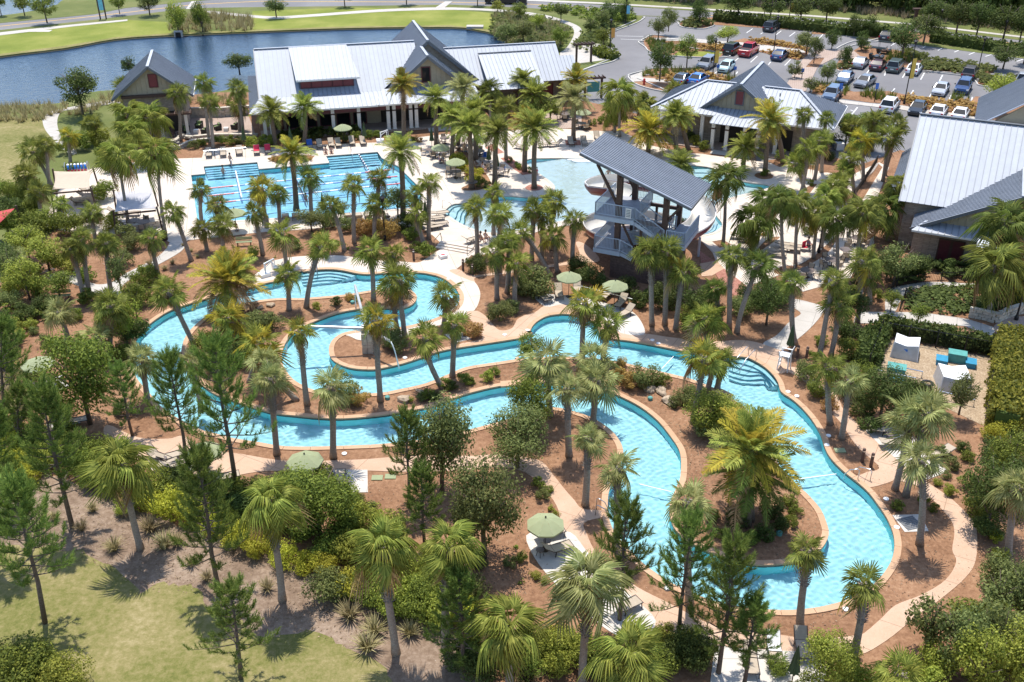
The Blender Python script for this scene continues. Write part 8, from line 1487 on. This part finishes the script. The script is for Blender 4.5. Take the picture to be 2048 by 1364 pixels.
lamp((1220,101),(1223,38),'black lamp post with orange banner beside the entrance drive','orange_banner');lamp((1424.6,158),(1428.8,78),'black lamp post with yellow banner behind the bathhouse','yellow_banner');lamp((1546.8,108),(1556,31),'black lamp post between the red pickup and dark sedan');lamp((1808,208),(1828,80),'tall black lamp post with yellow banner by the white sedan','yellow_banner');lamp((1954,150),(1968,74),'black lamp post beside the bronze SUV');lamp((1875.5,71),(1883,18),'black lamp post on the far hedge');lamp((1251,49),(1256,-4),'black lamp post with pale blue banner at the road entrance','blue_banner');lamp((1527,44),(1532,-8),'black lamp post at the far hedge, left one');lamp((1577,46),(1582,-10),'black lamp post with yellow banner at the far hedge','yellow_banner');lamp((770,480),(765,392),'black garden lamp in the bed under the lap pool');lamp((1279,224),(1279,190),'black lamp post among shaggy palms left of the bathhouse');lamp((2002,96),(2008,40),'black lamp post at the upper right hedge');lamp((1637,505),(1640,430),'black lamp among the shaded palms');lamp((2032,640),(2044,560),'thin black lamp post at the right edge by the paved circle')
def sign(base,h,w,hh,mat,label,post='black_metal',posts=1,mark=True):
 t=thing('sign',G(*base),0.15,label,'sign','signs')
 for k in range(posts):x=(k-(posts-1)/2)*w*0.8;q=MB();q.bar((x,0.03,0),(x,0.03,h),0.09 if posts==1 else 0.22);q.obj('post',post,t)
 q=MB();q.box(-w/2,w/2,-0.03,0.0,h-hh,h);b=q.obj('panel',mat,t)
 if mark:
  m_=MB();c=h-hh*0.62;n=10
  for i in range(n-2):a0,a1=-2.4+i*0.5,-2.4+(i+1)*0.5;m_.bar((0.12*w*1.6*math.cos(a0),-0.034,c+0.12*w*1.6*math.sin(a0)),(0.12*w*1.6*math.cos(a1),-0.034,c+0.12*w*1.6*math.sin(a1)),0.03*w*2,0.006)
  m_.bar((-0.02,-0.034,c+0.1),(-0.04*w,-0.034,c+hh*0.40),0.05*w,0.006);m_.obj('symbol','bright_white',t)
 return t
for base,lab in((T1('z6',257,985),'blue accessible parking sign left of two by the hedge'),(T1('z6',603,985),'blue accessible parking sign right of two by the hedge'),(T1('z5',1135,720),'blue sign left of the mint hatchback'),(T1('z5',1298,740),'blue sign right of the mint hatchback'),(T1('z6',-100,760),'blue sign near the young magnolia')):sign(base,2.6 if 'hedge' in lab else 1.5,0.45,0.8 if 'hedge' in lab else 0.5,'sign_blue',lab)
sg=sign(T1('A',605,112),4.2,1.3,2.6,'blue_banner','blue notice pillar with timber posts by the lake road','brown_wood',2,False);
for px,lab in((T1('B',1425,365),'dark brown timber arbor by the entrance walk'),(T1('B',1480,575),'small brown arbor over a teal board by the drive')):
 t=thing('arbor',G(*px),0.25,lab,'arbor','timber arbors')
 for x in(-1.2,1.2):box_obj('post','brown_wood',x-0.14,x+0.14,-0.14,0.14,0,2.7,t)
 for k in range(2):box_obj('beam','brown_wood',-1.7,1.7,-0.25+0.4*k,-0.13+0.4*k,2.7,2.92,t)
 for k in range(6):box_obj('rafter','brown_wood',-1.5+0.58*k,-1.4+0.58*k,-0.7,0.7,2.92,3.05,t)
 if 'teal' in lab:box_obj('board','teal_box',-0.9,0.9,-0.05,0.05,0.9,2.3,t)
t=thing('timber_post_sign',G(*T1('z6',975,300)),0,'rust coloured timber post sign by the far road','sign');box_obj('post','brown_wood',-0.25,0.25,-0.25,0.25,0,3.6,t);box_obj('cap','hydrant',-0.7,0.7,-0.35,0.35,3.6,3.9,t).data.materials[0]=M['brown_wood']
t=thing('fire_hydrant',G(*T1('z5',425,815)),0,'red fire hydrant on the grass corner of the drive','hydrant');q=MB();q.lathe([(0.2,0),(0.2,0.08),(0.15,0.1),(0.15,0.6),(0.19,0.62),(0.17,0.75),(0.06,0.88)],12);q.obj('barrel','hydrant',t)
for a in(0,PI):q=MB();q.tube([(0.13*math.cos(a),0,0.45),(0.27*math.cos(a),0,0.45)],0.075,8);q.obj('outlet','hydrant',t)
q=box_obj('air_conditioner','bright_white',-0.45,0.45,-0.45,0.45,0.02,0.85);q.location=G(*T1('C',965,875));tag(q,'white air conditioning unit beside the bathhouse end wall','air conditioner')
q=box_obj('drain_outfall','grey_path',-1.5,1.5,-0.8,0.8,-0.1,0.35);q.location=G(*T1('B',790,162));tag(q,'pale concrete outfall on the far lake bank','outfall');q=box_obj('concrete_slab','pad',-2.2,2.2,-0.7,0.7,0,0.06);q.location=G(*T1('A',225,182));tag(q,'pale concrete slab on the lawn beyond the lake','slab')
q=thing('outfall_culvert',G(*T1('A',1045,205)),0,'dark culvert mouth below the conical cypress','culvert');
for x0,x1,z0,z1 in((-0.7,-0.5,-0.3,0.7),(0.5,0.7,-0.3,0.7),(-0.5,0.5,0.5,0.7)):box_obj('wall','grey_path',x0,x1,-0.3,0.3,z0,z1,q)
box_obj('opening','interior_shade',-0.5,0.5,0.1,0.2,-0.3,0.5,q)
# ---------------------------------------------------------------- people
POSE={'stand':dict(pel=(0,0,.93),ch=(0,.01,1.28),nk=(0,0,1.47),hd=(0,-.02,1.62),kn=[(-.1,-.03,.5),(.1,-.05,.5)],ft=[(-.11,.02,.06),(.11,.0,.06)],el=[(-.28,.05,1.12),(.28,.05,1.12)],ha=[(-.27,-.12,.9),(.27,-.12,.9)]),'sit':dict(pel=(0,0,.12),ch=(0,.08,.45),nk=(0,.07,.64),hd=(0,.03,.8),kn=[(-.12,-.42,.14),(.12,-.42,.14)],ft=[(-.12,-.48,-.28),(.12,-.48,-.28)],el=[(-.26,.06,.32),(.26,.06,.32)],ha=[(-.2,-.2,.2),(.2,-.2,.2)]),'chair':dict(pel=(0,0,.50),ch=(0,.08,.85),nk=(0,.07,1.03),hd=(0,.02,1.2),kn=[(-.12,-.42,.5),(.12,-.42,.5)],ft=[(-.12,-.46,.06),(.12,-.46,.06)],el=[(-.26,.02,.72),(.26,.02,.72)],ha=[(-.18,-.25,.62),(.18,-.25,.62)])}
def skin(name,V,E,R,mat,parent,root=0):
 me=bpy.data.meshes.new(name);me.from_pydata(V,E,[]);me.materials.append(M[mat]);o=link(name,me,parent);md=o.modifiers.new('skin','SKIN')
 for i,r_ in enumerate(R):me.skin_vertices[0].data[i].radius=(r_,r_)
 me.skin_vertices[0].data[root].use_root=True;sb=o.modifiers.new('sub','SUBSURF');sb.levels=1;sb.render_levels=1;return o
def person(px,pose,yaw,label,cloth='navy',hair='hair',sc=1.0,z=0.04,shirt=None):
 p=G(*px);t=thing('person',(p.x,p.y,z),yaw,label,'person','people by the pools');t.scale=(sc,)*3;q=POSE[pose];v=Vector;pel,ch,nk,hd=map(v,(q['pel'],q['ch'],q['nk'],q['hd']))
 V=[pel,pel.lerp(ch,.5),ch,nk,hd,hd+v((0,0,.1))];E=[(0,1),(1,2),(2,3),(3,4),(4,5)];R=[.13,.12,.145,.055,.09,.075]
 for s in(0,1):
  hip=pel+v(((-.09,.09)[s],0,-.04));sh=ch+v(((-.17,.17)[s],0,.1));n=len(V);kn,ft,el,ha=(v(q[k][s])for k in('kn','ft','el','ha'))
  V+=[hip,kn,ft,ft+v((0,-.16,-.02)),sh,el,ha,ha+(ha-el).normalized()*.09];R+=[.095,.06,.042,.035,.055,.042,.032,.035];E+=[(0,n),(n,n+1),(n+1,n+2),(n+2,n+3),(2,n+4),(n+4,n+5),(n+5,n+6),(n+6,n+7)]
 skin('body',[tuple(a)for a in V],E,R,'skin',t)
 hips=[pel+v(((-.1,.1)[s],0,-.03))for s in(0,1)];ln=[hips[s].lerp(v(q['kn'][s]),.45)for s in(0,1)]
 skin('shorts',[tuple(pel+v((0,0,.06))),tuple(pel)]+[tuple(a)for a in(hips[0],ln[0],hips[1],ln[1])],[(0,1),(1,2),(2,3),(1,4),(4,5)],[.14,.145,.105,.095,.105,.095],cloth,t,1)
 if shirt:skin('shirt',[tuple(pel+v((0,0,.08))),tuple(pel.lerp(ch,.55)),tuple(ch+v((0,0,.06))),tuple(ch+v((-.2,0,.07))),tuple(ch+v((.2,0,.07)))],[(0,1),(1,2),(2,3),(2,4)],[.14,.135,.15,.08,.08],shirt,t,1)
 h=MB();h.lathe([(.02,.2),(.085,.17),(.112,.09),(.112,.02),(.09,-.03)],10,0,Matrix.Translation(hd+v((0,.025,-.02))));h.obj('hair',hair,t,True);return t
person((652,308),'sit',0.25,'person in dark swimsuit sitting on the lap pool edge, the left one','navy');person((663,307),'sit',0.25,'person in swimsuit sitting on the lap pool edge, the right one','maroon');person((462,329),'stand',2.6,'person standing on the west steps of the lap pool','navy',z=-0.35);person((446,343),'stand',1.2,'person wading in the west corner of the lap pool','float_red',z=-1.0);person((614,412),'stand',0.4,'person standing on the near edge of the lap pool','float_red',sc=0.8)
person((962,489),'chair',2.4,'person in black seated by the garden steps, the left one','navy',shirt='navy');person((972,486),'chair',2.6,'person in white seated by the garden steps, the right one','navy',shirt='towel_white');person((1074,352),'stand',1.0,'child with pink shirt standing in the beach pool shallows','towel_red',sc=0.6,shirt='towel_red',z=0.0);person((1216,357),'stand',3.0,'person wading in the beach pool behind the slide tower','maroon',z=-0.5);person((473,462),'chair',0.6,'child in red seated at the lap pool corner','towel_red',sc=0.75,shirt='towel_red');person((930,308),'chair',1.4,'person in red seated at a shaded dining table','navy',shirt='towel_red');person((880,330),'chair',2.0,'person in blue and white seated under the far umbrella','navy',shirt='towel_blue');person((966,346),'chair',1.0,'person in a pale shirt seated at the right dining table','navy',shirt='towel_white');person((1615,500),'chair',2.2,'person in blue resting in the palm shade','navy',shirt='towel_blue');
for px,m_,lab in(((1010,352),'towel_blue','blue towel hanging on a chair right of the dining tables'),((970,320),'towel_blue','teal towel hanging at the middle dining tables'),((928,303),'towel_red','red towel on a far dining chair'),((878,322),'towel_white','pale bundle of towels under the far umbrella'),((1606,502),'towel_red','red bag on a shaded lounger')):
 q=MB();q.box(-0.25,0.25,-0.03,0.03,0.45,1.0);q.box(-0.25,0.25,-0.03,0.3,0.43,0.449);o=q.obj('towel',m_);o.location=G(*px);o.rotation_euler=(0,0,px[0]);tag(o,lab,'towel')
for b in list(bpy.data.objects):
 if b.name.startswith('safety_rope')and 'kind' in b:del b['kind']
settle_labels()
